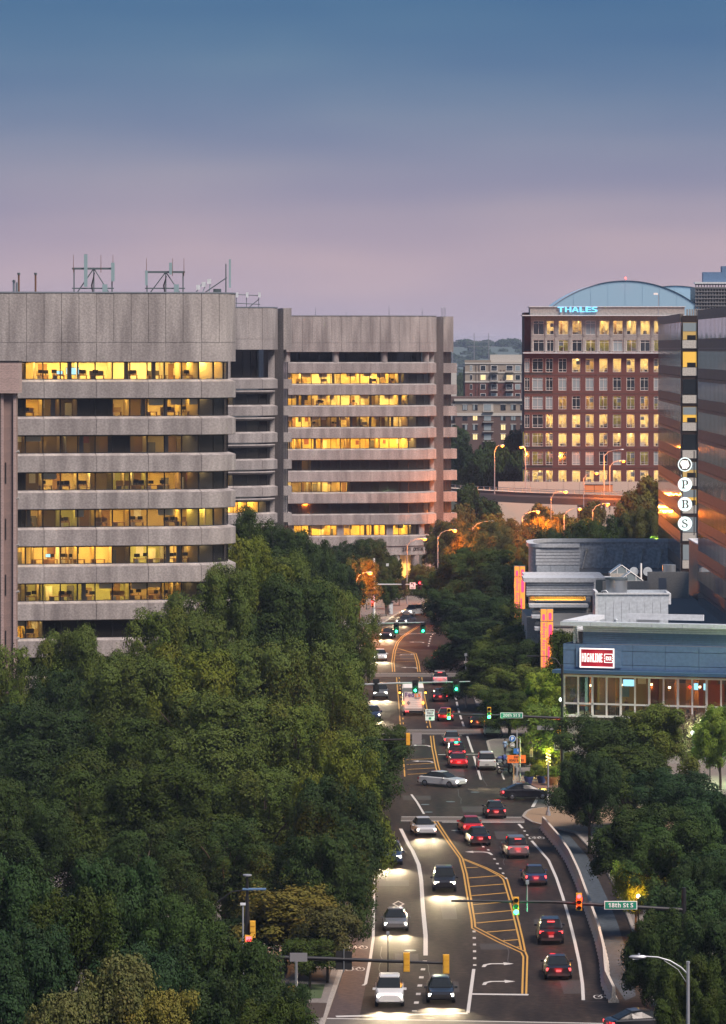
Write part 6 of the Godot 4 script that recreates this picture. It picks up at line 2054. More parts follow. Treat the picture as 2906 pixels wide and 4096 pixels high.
	pole("arm", [Vector3(0, 6.9, 0), Vector3(8.8, 7.1, 0)], [0.11, 0.06], M.pole_grey, o)
	signal_head(o, Vector3(5.25, 6.35, 0.2), 2, true, true)
	signal_head(o, Vector3(8.65, 6.4, 0.2), 2, true, true)
	o = thing("signal_mast", "grey post and arm with a red signal and a left turn only sign", "traffic signal", Vector3(1.7, 0, -668.0))
	pole("post", [Vector3(0, 0, 0), Vector3(0, 9.4, 0)], [0.2, 0.16], M.metal_panel_light, o)
	pole("arm", [Vector3(-0.4, 5.35, 0), Vector3(7.5, 5.35, 0)], [0.1, 0.07], M.metal_panel_light, o)
	signal_head(o, Vector3(7.1, 5.25, 0.2), 0, true, true)
	signal_head(o, Vector3(4.6, 5.3, 0), -1, false, true)
	signal_head(o, Vector3(-0.2, 2.35, 0.3), 0, true)
	box("turn_sign", Vector3(6.0, 5.15, 0.15), Vector3(0.9, 1.0, 0.04), M.sign_white, o)
	words("lettering", "ONLY", 0.2, Vector3(6.0, 4.83, 0.18), M.sign_black, o, 0.0, 0.0, 0.62, 0.02, 1)
	var ar := Shape.new()
	ar.plate(v2([[0.12, -0.22], [0.22, -0.22], [0.22, 0.06], [0.12, 0.2], [-0.08, 0.24], [-0.08, 0.34], [-0.3, 0.18], [-0.08, 0.02], [-0.08, 0.12], [0.06, 0.1], [0.12, 0.02]]), 0, 0.015)
	obj("turn_arrow", ar.mesh(), M.sign_black, o, Vector3(6.0, 5.3, 0.172))
	pole("lamp_arm", [Vector3(0, 8.3, 0), Vector3(0.8, 8.7, 0), Vector3(2.0, 8.6, 0)], [0.06, 0.05, 0.04], M.pole_black, o, 6)
	box("lamp_head", Vector3(2.1, 8.4, 0), Vector3(0.4, 0.4, 0.3), M.metal_panel_light, o)
	o = thing("signal_mast", "far dark mast arm with yellow signal backs before the lit trees", "traffic signal", Vector3(33.0, 0, -767.0))
	pole("post", [Vector3(0, 0, 0), Vector3(0, 7.5, 0)], [0.2, 0.16], M.pole_black, o)
	pole("arm", [Vector3(0, 7.3, 0), Vector3(-6.0, 7.0, 0), Vector3(-12.6, 6.6, 0)], [0.14, 0.1, 0.07], M.pole_black, o)
	for x in [-9.5, -5.8, -3.4]:
		signal_head(o, Vector3(x, 6.75, 0), -1, false)
	box("sign_plate", Vector3(-7.7, 6.8, 0.1), Vector3(1.0, 0.9, 0.04), M.sign_back, o)
	# posts without arms
	o = thing("pedestrian_post", "slim grey crossing post on the brick corner paving", "signal post", Vector3(16.6, 0.14, -385.5))
	pole("post", [Vector3(0, 0, 0), Vector3(0, 0.3, 0), Vector3(0, 0.55, 0), Vector3(0, 4.9, 0)], [0.26, 0.2, 0.09, 0.07], M.pole_grey, o)
	box("push_button", Vector3(0, 1.15, 0.12), Vector3(0.16, 0.3, 0.1), M.pole_grey, o)
	box("button_sign", Vector3(0, 1.55, 0.1), Vector3(0.22, 0.32, 0.02), M.sign_white, o)
	o = thing("pedestrian_post", "silver crossing post with yellow push button by the left trunks", "signal post", Vector3(-4.0, 0.14, -258.0))
	pole("post", [Vector3(0, 0, 0), Vector3(0, 5.4, 0)], [0.1, 0.08], M.galvanised, o)
	box("crossing_light", Vector3(-0.3, 3.4, 0), Vector3(0.4, 0.45, 0.3), M.signal_yellow, o)
	o = thing("pedestrian_post", "silver post with a small camera rising in front of the lane dashes", "signal post", Vector3(12.0, 0, -502.0))
	pole("post", [Vector3(0, 0, 0), Vector3(0, 6.2, 0)], [0.07, 0.05], M.pole_grey, o)
	box("detector_camera", Vector3(0, 6.25, 0), Vector3(0.3, 0.3, 0.4), M.pole_grey, o)

# ---------------------------------------------------------------- lamps
func cobra(at: Vector3, h: float, reach: float, label: String, lit: bool, energy := 260.0, group := "") -> void:
	var o := thing("street_lamp", label, "street lamp", at, 0.0, group)
	pole("post", [Vector3(0, 0, 0), Vector3(0, 0.5, 0), Vector3(0, h - 1.0, 0)], [0.16, 0.12, 0.08], M.pole_grey, o)
	var sg := signf(reach)
	var w := absf(reach)
	pole("arm", [Vector3(0, h - 1.3, 0), Vector3(sg * w * 0.25, h - 0.45, 0), Vector3(sg * w * 0.6, h - 0.1, 0), Vector3(sg * w, h, 0)], [0.07, 0.06, 0.05, 0.045], M.pole_grey, o, 6)
	var s := Shape.new()
	s.lathe([Vector2(0.02, -0.1), Vector2(0.2, -0.07), Vector2(0.26, 0.0), Vector2(0.2, 0.1), Vector2(0.02, 0.14)], Vector3.ZERO, 12)
	var hd := obj("lamp_head", s.mesh(), M.pole_grey, o, Vector3(sg * (w + 0.3), h, 0))
	hd.scale = Vector3(1.9, 1.0, 1.0)
	if lit:
		var g := Shape.new()
		g.lathe([Vector2(0.01, -0.16), Vector2(0.12, -0.14), Vector2(0.19, -0.04), Vector2(0.19, 0.02), Vector2(0.01, 0.02)], Vector3.ZERO, 12)
		var lens := obj("lamp_lens", g.mesh(), M.sodium_lamp, o, Vector3(sg * (w + 0.42), h - 0.08, 0))
		lens.scale = Vector3(1.9, 1.7, 1.7)
		omni(o, Vector3(sg * (w + 0.42), h - 0.55, 0.0), Color(1.0, 0.50, 0.12), energy, 0.12)

func make_lamps() -> void:
	var dk := "sodium lamps on the overpass"
	cobra(Vector3(26.55, 12.6, -868.0), 9.9, 1.2, "lit orange lamp on a tall post above the overpass railing", true, 80.0, dk)
	cobra(Vector3(33.0, 12.6, -872.0), 9.5, -0.5, "lit orange lamp on a tall post above the overpass railing", true, 80.0, dk)
	cobra(Vector3(48.9, 10.0, -852.0), 9.8, 2.3, "lit orange lamp on a tall post above the overpass railing", true, 80.0, dk)
	cobra(Vector3(43.4, 8.0, -846.0), 9.6, 2.2, "lit orange lamp on a tall post above the overpass railing", true, 80.0, dk)
	cobra(Vector3(47.7, 12.6, -851.0), 9.4, 3.2, "unlit grey lamp standing among the lit ones on the overpass", false)
	cobra(Vector3(35.3, 0, -808.0), 15.2, 2.4, "lit orange lamp just below the overpass deck", true, 106.0)
	cobra(Vector3(28.6, 0, -772.0), 12.8, 2.4, "tall lit orange lamp above the trees beside the far signal arm", true, 190.0)
	cobra(Vector3(19.2, 0, -752.0), 11.8, 3.0, "lit orange lamp among the yellow lit trees", true, 180.0)
	cobra(Vector3(12.0, 0, -690.0), 12.9, 2.3, "lit orange lamp over the bend at the end of the tree row", true, 110.0)
	cobra(Vector3(7.2, 0, -704.0), 10.9, 2.5, "lit orange lamp in front of the lettered entrance", true, 60.0)
	cobra(Vector3(32.2, 0, -740.0), 9.8, 3.2, "unlit grey lamp behind the curved parapet shop", false)
	cobra(Vector3(39.5, 0, -740.0), 15.3, 2.2, "lit orange lamp in the dark trees near the bronze block", true, 106.0)
	cobra(Vector3(36.0, 0, -770.0), 13.4, 2.4, "lit orange lamp behind the dark evergreen trees", true, 106.0)
	cobra(Vector3(-1.0, 0.1, -632.0), 9.0, 1.6, "lit orange lamp hidden in the tree by the entrance paving", true, 134.0)
	# near lamps
	var o := thing("street_lamp", "pale blue unlit street lamp with a long curved arm by the near right trees", "street lamp", Vector3(16.25, 3.4, -215.0))
	pole("post", [Vector3(0, -3.4, 0), Vector3(0, 7.86, 0)], [0.13, 0.08], M.pole_grey, o, 12)
	cyl("cap", Vector3(0, 7.84, 0), 0.1, 0.12, M.pole_grey, o)
	pole("arm", [Vector3(0, 7.3, 0), Vector3(-0.35, 7.65, 0), Vector3(-0.9, 7.98, 0), Vector3(-1.5, 8.16, 0), Vector3(-2.15, 8.2, 0)], [0.05, 0.045, 0.045, 0.04, 0.04], M.pole_grey, o)
	pole("brace", [Vector3(0, 6.2, 0), Vector3(-0.08, 6.9, 0), Vector3(-0.5, 7.55, 0), Vector3(-1.2, 8.0, 0)], [0.02, 0.02, 0.02, 0.02], M.pole_grey, o, 6)
	var s := Shape.new()
	s.lathe([Vector2(0.01, -0.10), Vector2(0.1, -0.09), Vector2(0.13, 0.0), Vector2(0.1, 0.08), Vector2(0.01, 0.1)], Vector3.ZERO, 12)
	var hd := obj("lamp_head", s.mesh(), M.pole_grey, o, Vector3(-2.5, 8.18, 0))
	hd.scale = Vector3(3.6, 1.0, 1.3)
	box("lamp_lens", Vector3(-2.62, 8.08, 0), Vector3(0.3, 0.05, 0.2), M.paper, o)
	cyl("light_sensor", Vector3(-2.45, 8.26, 0), 0.05, 0.1, M.pole_grey, o)
	o = thing("street_lamp", "black post with a flat blue lamp head above the near left trees", "street lamp", Vector3(-7.4, 0, -275.0))
	pole("post", [Vector3(0, 0, 0), Vector3(0, 5.2, 0), Vector3(0, 8.3, 0)], [0.2, 0.17, 0.05], M.pole_black, o)
	pole("arm", [Vector3(-1.9, 6.6, 0), Vector3(-1.0, 7.25, 0), Vector3(0, 7.4, 0), Vector3(1.1, 7.42, 0)], [0.05, 0.05, 0.05, 0.04], M.pole_black, o, 6)
	box("lamp_head", Vector3(0.45, 7.43, 0), Vector3(1.5, 0.09, 0.42), M.blue_panel, o)
	cyl("cap", Vector3(0, 8.28, 0), 0.28, 0.08, M.pole_grey, o)
	signal_head(o, Vector3(0.35, 4.9, 0.3), -1, false)
	box("crossing_light", Vector3(0.1, 4.3, 0.3), Vector3(0.5, 0.46, 0.3), M.signal_yellow, o)
	box("hand_light", Vector3(0.1, 4.3, 0.46), Vector3(0.36, 0.3, 0.02), M.signal_red, o)
	o = thing("detector_post", "thin pale post with a small flat sensor beside the black lamp post", "post", Vector3(-7.65, 0, -274.0))
	pole("post", [Vector3(0, 0, 0), Vector3(0, 6.5, 0)], [0.06, 0.06], M.pole_grey, o, 6)
	box("sensor_head", Vector3(0, 6.6, 0), Vector3(0.34, 0.14, 0.2), M.metal_panel_light, o)
	# cool lamps in the greenery
	for q in [[20.3, 6.0, -441.0, 8.0], [31.6, 5.2, -412.0, 34.0], [33.4, 5.3, -414.0, 34.0], [44.0, 12.4, -660.0, 60.0], [17.2, 3.6, -446.0, 10.0], [-4.3, 8.0, -634.0, 14.0], [24.0, 4.4, -409.0, 8.0]]:
		var c := thing("post_lamp", "small white lamp glowing through the leaves on a thin black post", "lamp", Vector3(q[0], 0, q[2]), 0.0, "white lamps in the greenery")
		pole("post", [Vector3(0, 0, 0), Vector3(0, q[1] - 0.2, 0)], [0.07, 0.05], M.pole_black, c, 6)
		var b := Shape.new()
		b.lathe([Vector2(0.01, -0.18), Vector2(0.14, -0.12), Vector2(0.18, 0.0), Vector2(0.14, 0.12), Vector2(0.01, 0.18)], Vector3.ZERO, 10)
		obj("lamp_globe", b.mesh(), M.cool_lamp, c, Vector3(0, q[1], 0))
		omni(c, Vector3(0, q[1], 0), Color(0.86, 1.0, 0.72), q[3], 0.15)
	# a warm lamp inside the yellow-lit tree by the kerb, and two low ones on the left pavement
	for q in [[19.5, 3.2, -304.6, 12.0], [-4.0, 4.6, -330.0, 26.0], [-3.4, 4.6, -300.0, 22.0], [-4.5, 4.6, -372.0, 26.0], [-3.2, 4.6, -420.0, 24.0]]:
		var w := thing("post_lamp", "warm lamp on a short black post under the pavement trees", "lamp", Vector3(q[0], 0, q[2]), 0.0, "warm lamps under the pavement trees")
		pole("post", [Vector3(0, 0, 0), Vector3(0, q[1] - 0.2, 0)], [0.07, 0.05], M.pole_black, w, 6)
		var b2 := Shape.new()
		b2.lathe([Vector2(0.01, -0.16), Vector2(0.12, -0.1), Vector2(0.15, 0.0), Vector2(0.1, 0.12), Vector2(0.01, 0.16)], Vector3.ZERO, 10)
		obj("lamp_globe", b2.mesh(), M.warm_lamp, w, Vector3(0, q[1], 0))
		omni(w, Vector3(0, q[1], 0), Color(1.0, 0.66, 0.26), q[3], 0.15)

# ---------------------------------------------------------------- vehicles; a vehicle's front points along its own -z
func loft(secs: Array) -> ArrayMesh:
	# secs: [z, half width low, half width high, y low, y high], joined to a closed skin with chamfered edges
	var s := Shape.new()
	var rings := []
	for q in secs:
		var c := minf(0.09, (q[4] - q[3]) * 0.3)
		rings.append([Vector3(-q[1] + c, q[3], q[0]), Vector3(q[1] - c, q[3], q[0]), Vector3(q[1], q[3] + c, q[0]), Vector3(q[2], q[4] - c, q[0]), Vector3(q[2] - c, q[4], q[0]), Vector3(-q[2] + c, q[4], q[0]), Vector3(-q[2], q[4] - c, q[0]), Vector3(-q[1], q[3] + c, q[0])])
	for i in rings.size() - 1:
		for k in 8:
			var l := (k + 1) % 8
			s.quad(rings[i][k], rings[i][l], rings[i + 1][l], rings[i + 1][k])
	for e in [0, rings.size() - 1]:
		for k in range(1, 7):
			s.tri(rings[e][0], rings[e][k], rings[e][k + 1])
	return s.mesh()

func wheel_set(o: Node3D, zs: Array, x: float, rad: float) -> void:
	if not meshes.has("tyre"):
		var s := Shape.new()
		s.lathe([Vector2(0.6, -0.11), Vector2(0.95, -0.11), Vector2(1.0, -0.06), Vector2(1.0, 0.06), Vector2(0.95, 0.11), Vector2(0.6, 0.11)], Vector3.ZERO, 18)
		meshes["tyre"] = s.mesh()
		s = Shape.new()
		s.lathe([Vector2(0.01, 0.09), Vector2(0.2, 0.1), Vector2(0.62, 0.06), Vector2(0.62, -0.06), Vector2(0.2, -0.1), Vector2(0.01, -0.09)], Vector3.ZERO, 12)
		meshes["rim"] = s.mesh()
	for z in zs:
		for e in [-1.0, 1.0]:
			var w := obj("wheel", meshes["tyre"], M.tyre, o, Vector3(x * e, rad, z))
			w.rotation.z = PI / 2
			w.scale = Vector3(rad, 1.0, rad)
			obj("rim", meshes["rim"], M.rim, w)

func car(label: String, paint: String, suv: bool, x: float, z: float, turn: float, front: bool, rear: bool, called := "car", group := "", signal_ := false) -> Node3D:
	var o := thing(called, label, "car", Vector3(x, 0.0, z), turn, group)
	var key := "suv" if suv else "sedan"
	if not meshes.has(key):
		if suv:
			meshes[key] = loft([[-2.3, 0.72, 0.66, 0.42, 0.80], [-2.1, 0.88, 0.80, 0.32, 0.98], [-1.2, 0.93, 0.88, 0.28, 1.10], [-0.5, 0.94, 0.90, 0.28, 1.14], [1.6, 0.94, 0.90, 0.28, 1.14], [2.15, 0.92, 0.86, 0.32, 1.10], [2.35, 0.80, 0.74, 0.45, 0.95]])
			meshes[key + "_top"] = loft([[-1.05, 0.80, 0.70, 1.08, 1.14], [-0.45, 0.84, 0.66, 1.08, 1.68], [0.3, 0.85, 0.68, 1.08, 1.74], [1.5, 0.85, 0.68, 1.08, 1.70], [2.15, 0.82, 0.70, 1.08, 1.22]])
			meshes[key + "_roof"] = loft([[-0.35, 0.62, 0.56, 1.68, 1.74], [0.3, 0.66, 0.60, 1.70, 1.79], [1.55, 0.66, 0.58, 1.66, 1.74]])
		else:
			meshes[key] = loft([[-2.35, 0.68, 0.62, 0.38, 0.66], [-2.15, 0.86, 0.78, 0.28, 0.82], [-1.2, 0.91, 0.86, 0.24, 0.92], [-0.4, 0.92, 0.88, 0.24, 0.96], [1.2, 0.92, 0.88, 0.24, 0.98], [2.1, 0.88, 0.82, 0.28, 0.96], [2.35, 0.76, 0.68, 0.40, 0.84]])
			meshes[key + "_top"] = loft([[-1.15, 0.76, 0.66, 0.92, 0.96], [-0.35, 0.80, 0.58, 0.92, 1.40], [0.35, 0.81, 0.60, 0.92, 1.46], [1.0, 0.80, 0.58, 0.92, 1.40], [1.85, 0.76, 0.66, 0.92, 1.00]])
			meshes[key + "_roof"] = loft([[-0.25, 0.54, 0.48, 1.40, 1.45], [0.35, 0.58, 0.52, 1.43, 1.50], [0.95, 0.54, 0.48, 1.39, 1.45]])
	var h := 0.78 if suv else 0.62
	obj("body", meshes[key], M[paint], o)
	obj("windows", meshes[key + "_top"], M.car_glass, o).name = "window_band"
	obj("roof", meshes[key + "_roof"], M[paint], o)
	wheel_set(o, [-1.42, 1.42], 0.82, 0.35 if suv else 0.33)
	for e in [-1.0, 1.0]:
		box("headlight", Vector3(e * 0.62, h, -2.22), Vector3(0.36, 0.17, 0.12), M.head_lamp if front else M.lens_off, o)
		box("taillight", Vector3(e * 0.66, h + 0.12, 2.26), Vector3(0.30, 0.17, 0.12), (M.amber_lamp if signal_ else M.tail_lamp) if rear else M.paint_red, o)
		box("mirror", Vector3(e * 0.98, 1.02 if suv else 0.9, -0.75), Vector3(0.2, 0.14, 0.1), M[paint], o)
		if front:
			spot(o, Vector3(e * 0.62, h, -2.35), Vector3(0, -0.04, -1), Color(1.0, 0.90, 0.72), 26.0, 30.0, 0.08)
	box("number_plate", Vector3(0, 0.62 if suv else 0.66, 2.36), Vector3(0.36, 0.15, 0.03), M.sign_back, o)
	box("bumper", Vector3(0, 0.40, 2.34), Vector3(1.5, 0.16, 0.1), M.lens_off, o)
	if rear:
		if suv:
			box("brake_light", Vector3(0, 1.62, 2.0), Vector3(0.5, 0.05, 0.06), M.tail_lamp, o)
		omni(o, Vector3(0, h + 0.1, 2.75), Color(1.0, 0.4, 0.05) if signal_ else Color(1.0, 0.05, 0.05), 0.35, 0.3)
	return o

func make_vehicles() -> void:
	# with their lamps lit, at rest: towards the viewer in the left lanes, away in the right lanes
	car("white van like car with bright headlights at the near stop line in the outer lane", "paint_car_white", true, 1.7, -276.0, PI, true, false)
	car("dark car with bright headlights at the near stop line beside the turn lane", "paint_black", false, 5.0, -277.5, PI, true, false)
	car("grey car with bright headlights on the lane with the painted diamond", "paint_grey", false, 2.35, -311.5, PI, true, false)
	car("black estate car with bright headlights beside the yellow hatching", "paint_black", true, 6.3, -334.0, PI, true, false)
	car("silver car with bright headlights just past the brick crosswalk", "paint_silver", false, 5.2, -372.0, PI + 0.12, true, false)
	car("dark blue car with bright headlights near the bus lane's edge line", "paint_dark_blue", true, 2.3, -351.0, PI, true, false)
	car("silver car with bright headlights turning across the crossroads", "paint_silver", false, 7.6, -412.5, PI + 0.95, true, false)
	car("grey estate car with bright headlights left of the delivery truck", "paint_grey", true, 2.1, -517.0, PI, true, false)
	car("dark car with bright headlights at the left kerb before the delivery truck", "paint_dark_blue", false, 1.1, -488.0, PI, true, false)
	car("white car with bright headlights where the street begins to bend", "paint_car_white", false, 2.3, -580.0, PI, true, false)
	car("dark car with bright headlights in the inner lane of the far bend", "paint_black", false, 6.6, -655.0, PI - 0.35, true, false)
	car("silver car with bright headlights in the outer lane of the far bend", "paint_silver", true, 7.9, -676.0, PI - 0.5, true, false)
	car("grey car with bright headlights at the end of the far bend", "paint_grey", false, 10.8, -688.0, PI - 0.7, true, false)
	car("black car with bright headlights leading the far bend", "paint_black", false, 3.6, -624.0, PI - 0.15, true, false)
	car("dark car with red tail lights nearest the street name sign", "paint_black", false, 13.0, -288.0, 0.0, false, true)
	car("black estate car with red tail lights beside the foot of the yellow hatching", "paint_black", true, 13.25, -305.0, 0.0, false, true)
	car("dark blue car with red tail lights halfway along the concrete barrier", "paint_dark_blue", false, 13.45, -338.0, 0.03, false, true)
	car("grey car with red tail lights by the far end of the concrete barrier", "paint_grey", true, 12.6, -356.0, 0.08, false, true)
	car("dark car with red tail lights waiting in the left turn lane", "paint_black", false, 9.7, -365.0, 0.1, false, true)
	car("red car with red tail lights behind another in the left turn lane", "paint_red", false, 9.3, -373.5, 0.1, false, true)
	car("black car with red tail lights leaving the crossroads on the right", "paint_black", false, 11.8, -386.0, 0.05, false, true)
	car("dark car with red tail lights turning right beside the near crosswalk", "paint_black", false, 17.2, -264.0, -1.25, false, true)
	car("dark car with red tail lights turning into the side street by the planters", "paint_black", false, 15.2, -401.0, -1.45, false, true)
	car("red car with red tail lights last in the queue before the shops", "paint_red", false, 9.5, -432.0, 0.04, false, true)
	car("black estate car with red tail lights second in the queue before the shops", "paint_black", true, 9.5, -440.5, 0.04, false, true)
	car("grey car with red tail lights in the queue by the second junction", "paint_grey", false, 9.4, -456.0, 0.0, false, true)
	car("dark red car with red tail lights beside the left turn sign", "paint_red", false, 9.3, -486.0, 0.0, false, true)
	car("black car with red tail lights ahead of the delivery truck", "paint_black", false, 9.2, -513.0, 0.0, false, true)
	car("silver estate car with red tail lights ahead of the delivery truck", "paint_silver", true, 9.6, -538.0, 0.0, false, true)
	car("red car with red tail lights at the foot of the far hatching", "paint_red", true, 10.2, -573.0, 0.0, false, true)
	car("black sedan with amber lamps at the kerb beyond the brick crosswalk", "paint_black", false, 12.75, -478.0, 0.0, false, true, "car", "", true)
	car("silver estate car parked at the kerb under the street trees", "paint_silver", true, 14.0, -467.0, 0.0, false, false)
	car("silver estate car stopped by the motorcycles", "paint_silver", true, 12.3, -430.0, 0.02, false, false)
	truck()
	motorbike("black motorcycle leaning at the kerb by the planting bed", "paint_black", Vector3(14.0, 0, -424.5), -0.95)
	motorbike("blue and white motorcycle leaning beside the black one", "planter_blue", Vector3(13.7, 0, -433.0), -0.95)

func truck() -> void:
	var o := thing("delivery_truck", "white delivery truck with amber lamps and faded lettering on its roller door", "truck", Vector3(5.75, 0, -494.0))
	obj("body", loft([[-5.6, 1.05, 1.0, 0.55, 1.5], [-5.2, 1.2, 1.12, 0.5, 2.9], [-4.9, 1.22, 1.2, 0.5, 3.2], [2.6, 1.22, 1.2, 0.5, 3.25]]), M.truck_white, o)
	box("windscreen", Vector3(0, 2.3, -5.36), Vector3(1.9, 1.1, 0.1), M.car_glass, o)
	for e in [-1.0, 1.0]:
		box("corner_post", Vector3(e * 1.13, 1.85, 2.63), Vector3(0.2, 2.7, 0.12), M.galvanised, o)
		box("amber_light", Vector3(e * 1.13, 1.5, 2.72), Vector3(0.2, 0.26, 0.08), M.amber_lamp, o)
		box("mirror", Vector3(e * 1.5, 2.2, -4.6), Vector3(0.3, 0.5, 0.12), M.pole_black, o)
		box("mirror_light", Vector3(e * 1.5, 2.1, -4.5), Vector3(0.2, 0.2, 0.04), M.amber_lamp, o)
		box("mirror_arm", Vector3(e * 1.32, 2.0, -4.6), Vector3(0.3, 0.06, 0.06), M.pole_black, o)
		omni(o, Vector3(e * 1.13, 1.5, 3.1), Color(1.0, 0.45, 0.08), 0.25, 0.15)
	box("header", Vector3(0, 3.05, 2.64), Vector3(2.3, 0.34, 0.12), M.galvanised, o)
	for k in 8:
		box("door_slat", Vector3(0, 0.96 + k * 0.245, 2.63), Vector3(2.02, 0.225, 0.07), M.truck_white, o)
	box("number_plate", Vector3(0.35, 0.52, 2.75), Vector3(0.5, 0.18, 0.03), M.sign_white, o)
	box("bumper", Vector3(0, 0.52, 2.72), Vector3(2.2, 0.24, 0.2), M.pole_black, o)
	for x in [-0.85, -0.6]:
		box("brake_light", Vector3(x, 0.55, 2.84), Vector3(0.14, 0.12, 0.04), M.tail_lamp, o)
	words("lettering", "Fed", 0.52, Vector3(-0.42, 2.42, 2.68), M.logo_purple, o, 0.0, 0.0, 0.98, 0.02, 1)
	words("lettering", "Ex", 0.52, Vector3(0.48, 2.42, 2.68), M.logo_orange, o, 0.0, 0.0, 0.72, 0.02, 1)
	words("lettering", "Express", 0.16, Vector3(0.45, 2.06, 2.68), M.sign_back, o, 0.0, 0.0, 0.6, 0.02)
	var s := Shape.new()
	s.plate(v2([[0, 0.24], [0.24, 0], [0, -0.24], [-0.24, 0]]), 0, 0.02)
	obj("hazard_diamond", s.mesh(), M.sign_back, o, Vector3(-0.55, 1.5, 2.67))
	wheel_set(o, [-3.8, 1.3], 1.0, 0.45)

func motorbike(label: String, paint: String, at: Vector3, turn: float) -> void:
	var o := thing("motorcycle", label, "motorcycle", at, turn)
	for z in [-0.72, 0.68]:
		var w := obj("wheel", meshes["tyre"], M.tyre, o, Vector3(0, 0.32, z))
		w.rotation.z = PI / 2
		w.scale = Vector3(0.32, 0.6, 0.32)
		obj("rim", meshes["rim"], M.rim, w)
	obj("engine", loft([[-0.3, 0.16, 0.12, 0.3, 0.6], [0.25, 0.16, 0.14, 0.28, 0.62]]), M.steel_dark, o)
	obj("tank", loft([[-0.4, 0.08, 0.06, 0.72, 0.84], [-0.25, 0.17, 0.14, 0.66, 0.94], [0.05, 0.17, 0.13, 0.66, 0.92], [0.18, 0.1, 0.08, 0.68, 0.82]]), M[paint], o)
	obj("seat", loft([[0.12, 0.12, 0.1, 0.72, 0.8], [0.5, 0.16, 0.12, 0.72, 0.83], [0.85, 0.11, 0.08, 0.82, 0.92]]), M.monitor_black, o)
	obj("fairing", loft([[-0.95, 0.05, 0.04, 0.7, 0.9], [-0.75, 0.19, 0.13, 0.6, 1.08], [-0.45, 0.2, 0.16, 0.5, 1.0]]), M[paint], o)
	pole("fork", [Vector3(0.1, 0.32, -0.72), Vector3(0.08, 0.95, -0.48)], [0.03, 0.03], M.galvanised, o, 6)
	pole("handlebar", [Vector3(-0.36, 1.02, -0.36), Vector3(0, 1.0, -0.46), Vector3(0.36, 1.02, -0.36)], [0.025, 0.025, 0.025], M.monitor_black, o, 6)
	pole("exhaust", [Vector3(0.16, 0.32, -0.1), Vector3(0.18, 0.32, 0.4), Vector3(0.18, 0.42, 0.85)], [0.035, 0.04, 0.06], M.galvanised, o, 6)
	pole("side_stand", [Vector3(-0.1, 0.3, 0.1), Vector3(-0.3, 0.0, 0.15)], [0.015, 0.015], M.galvanised, o, 5)

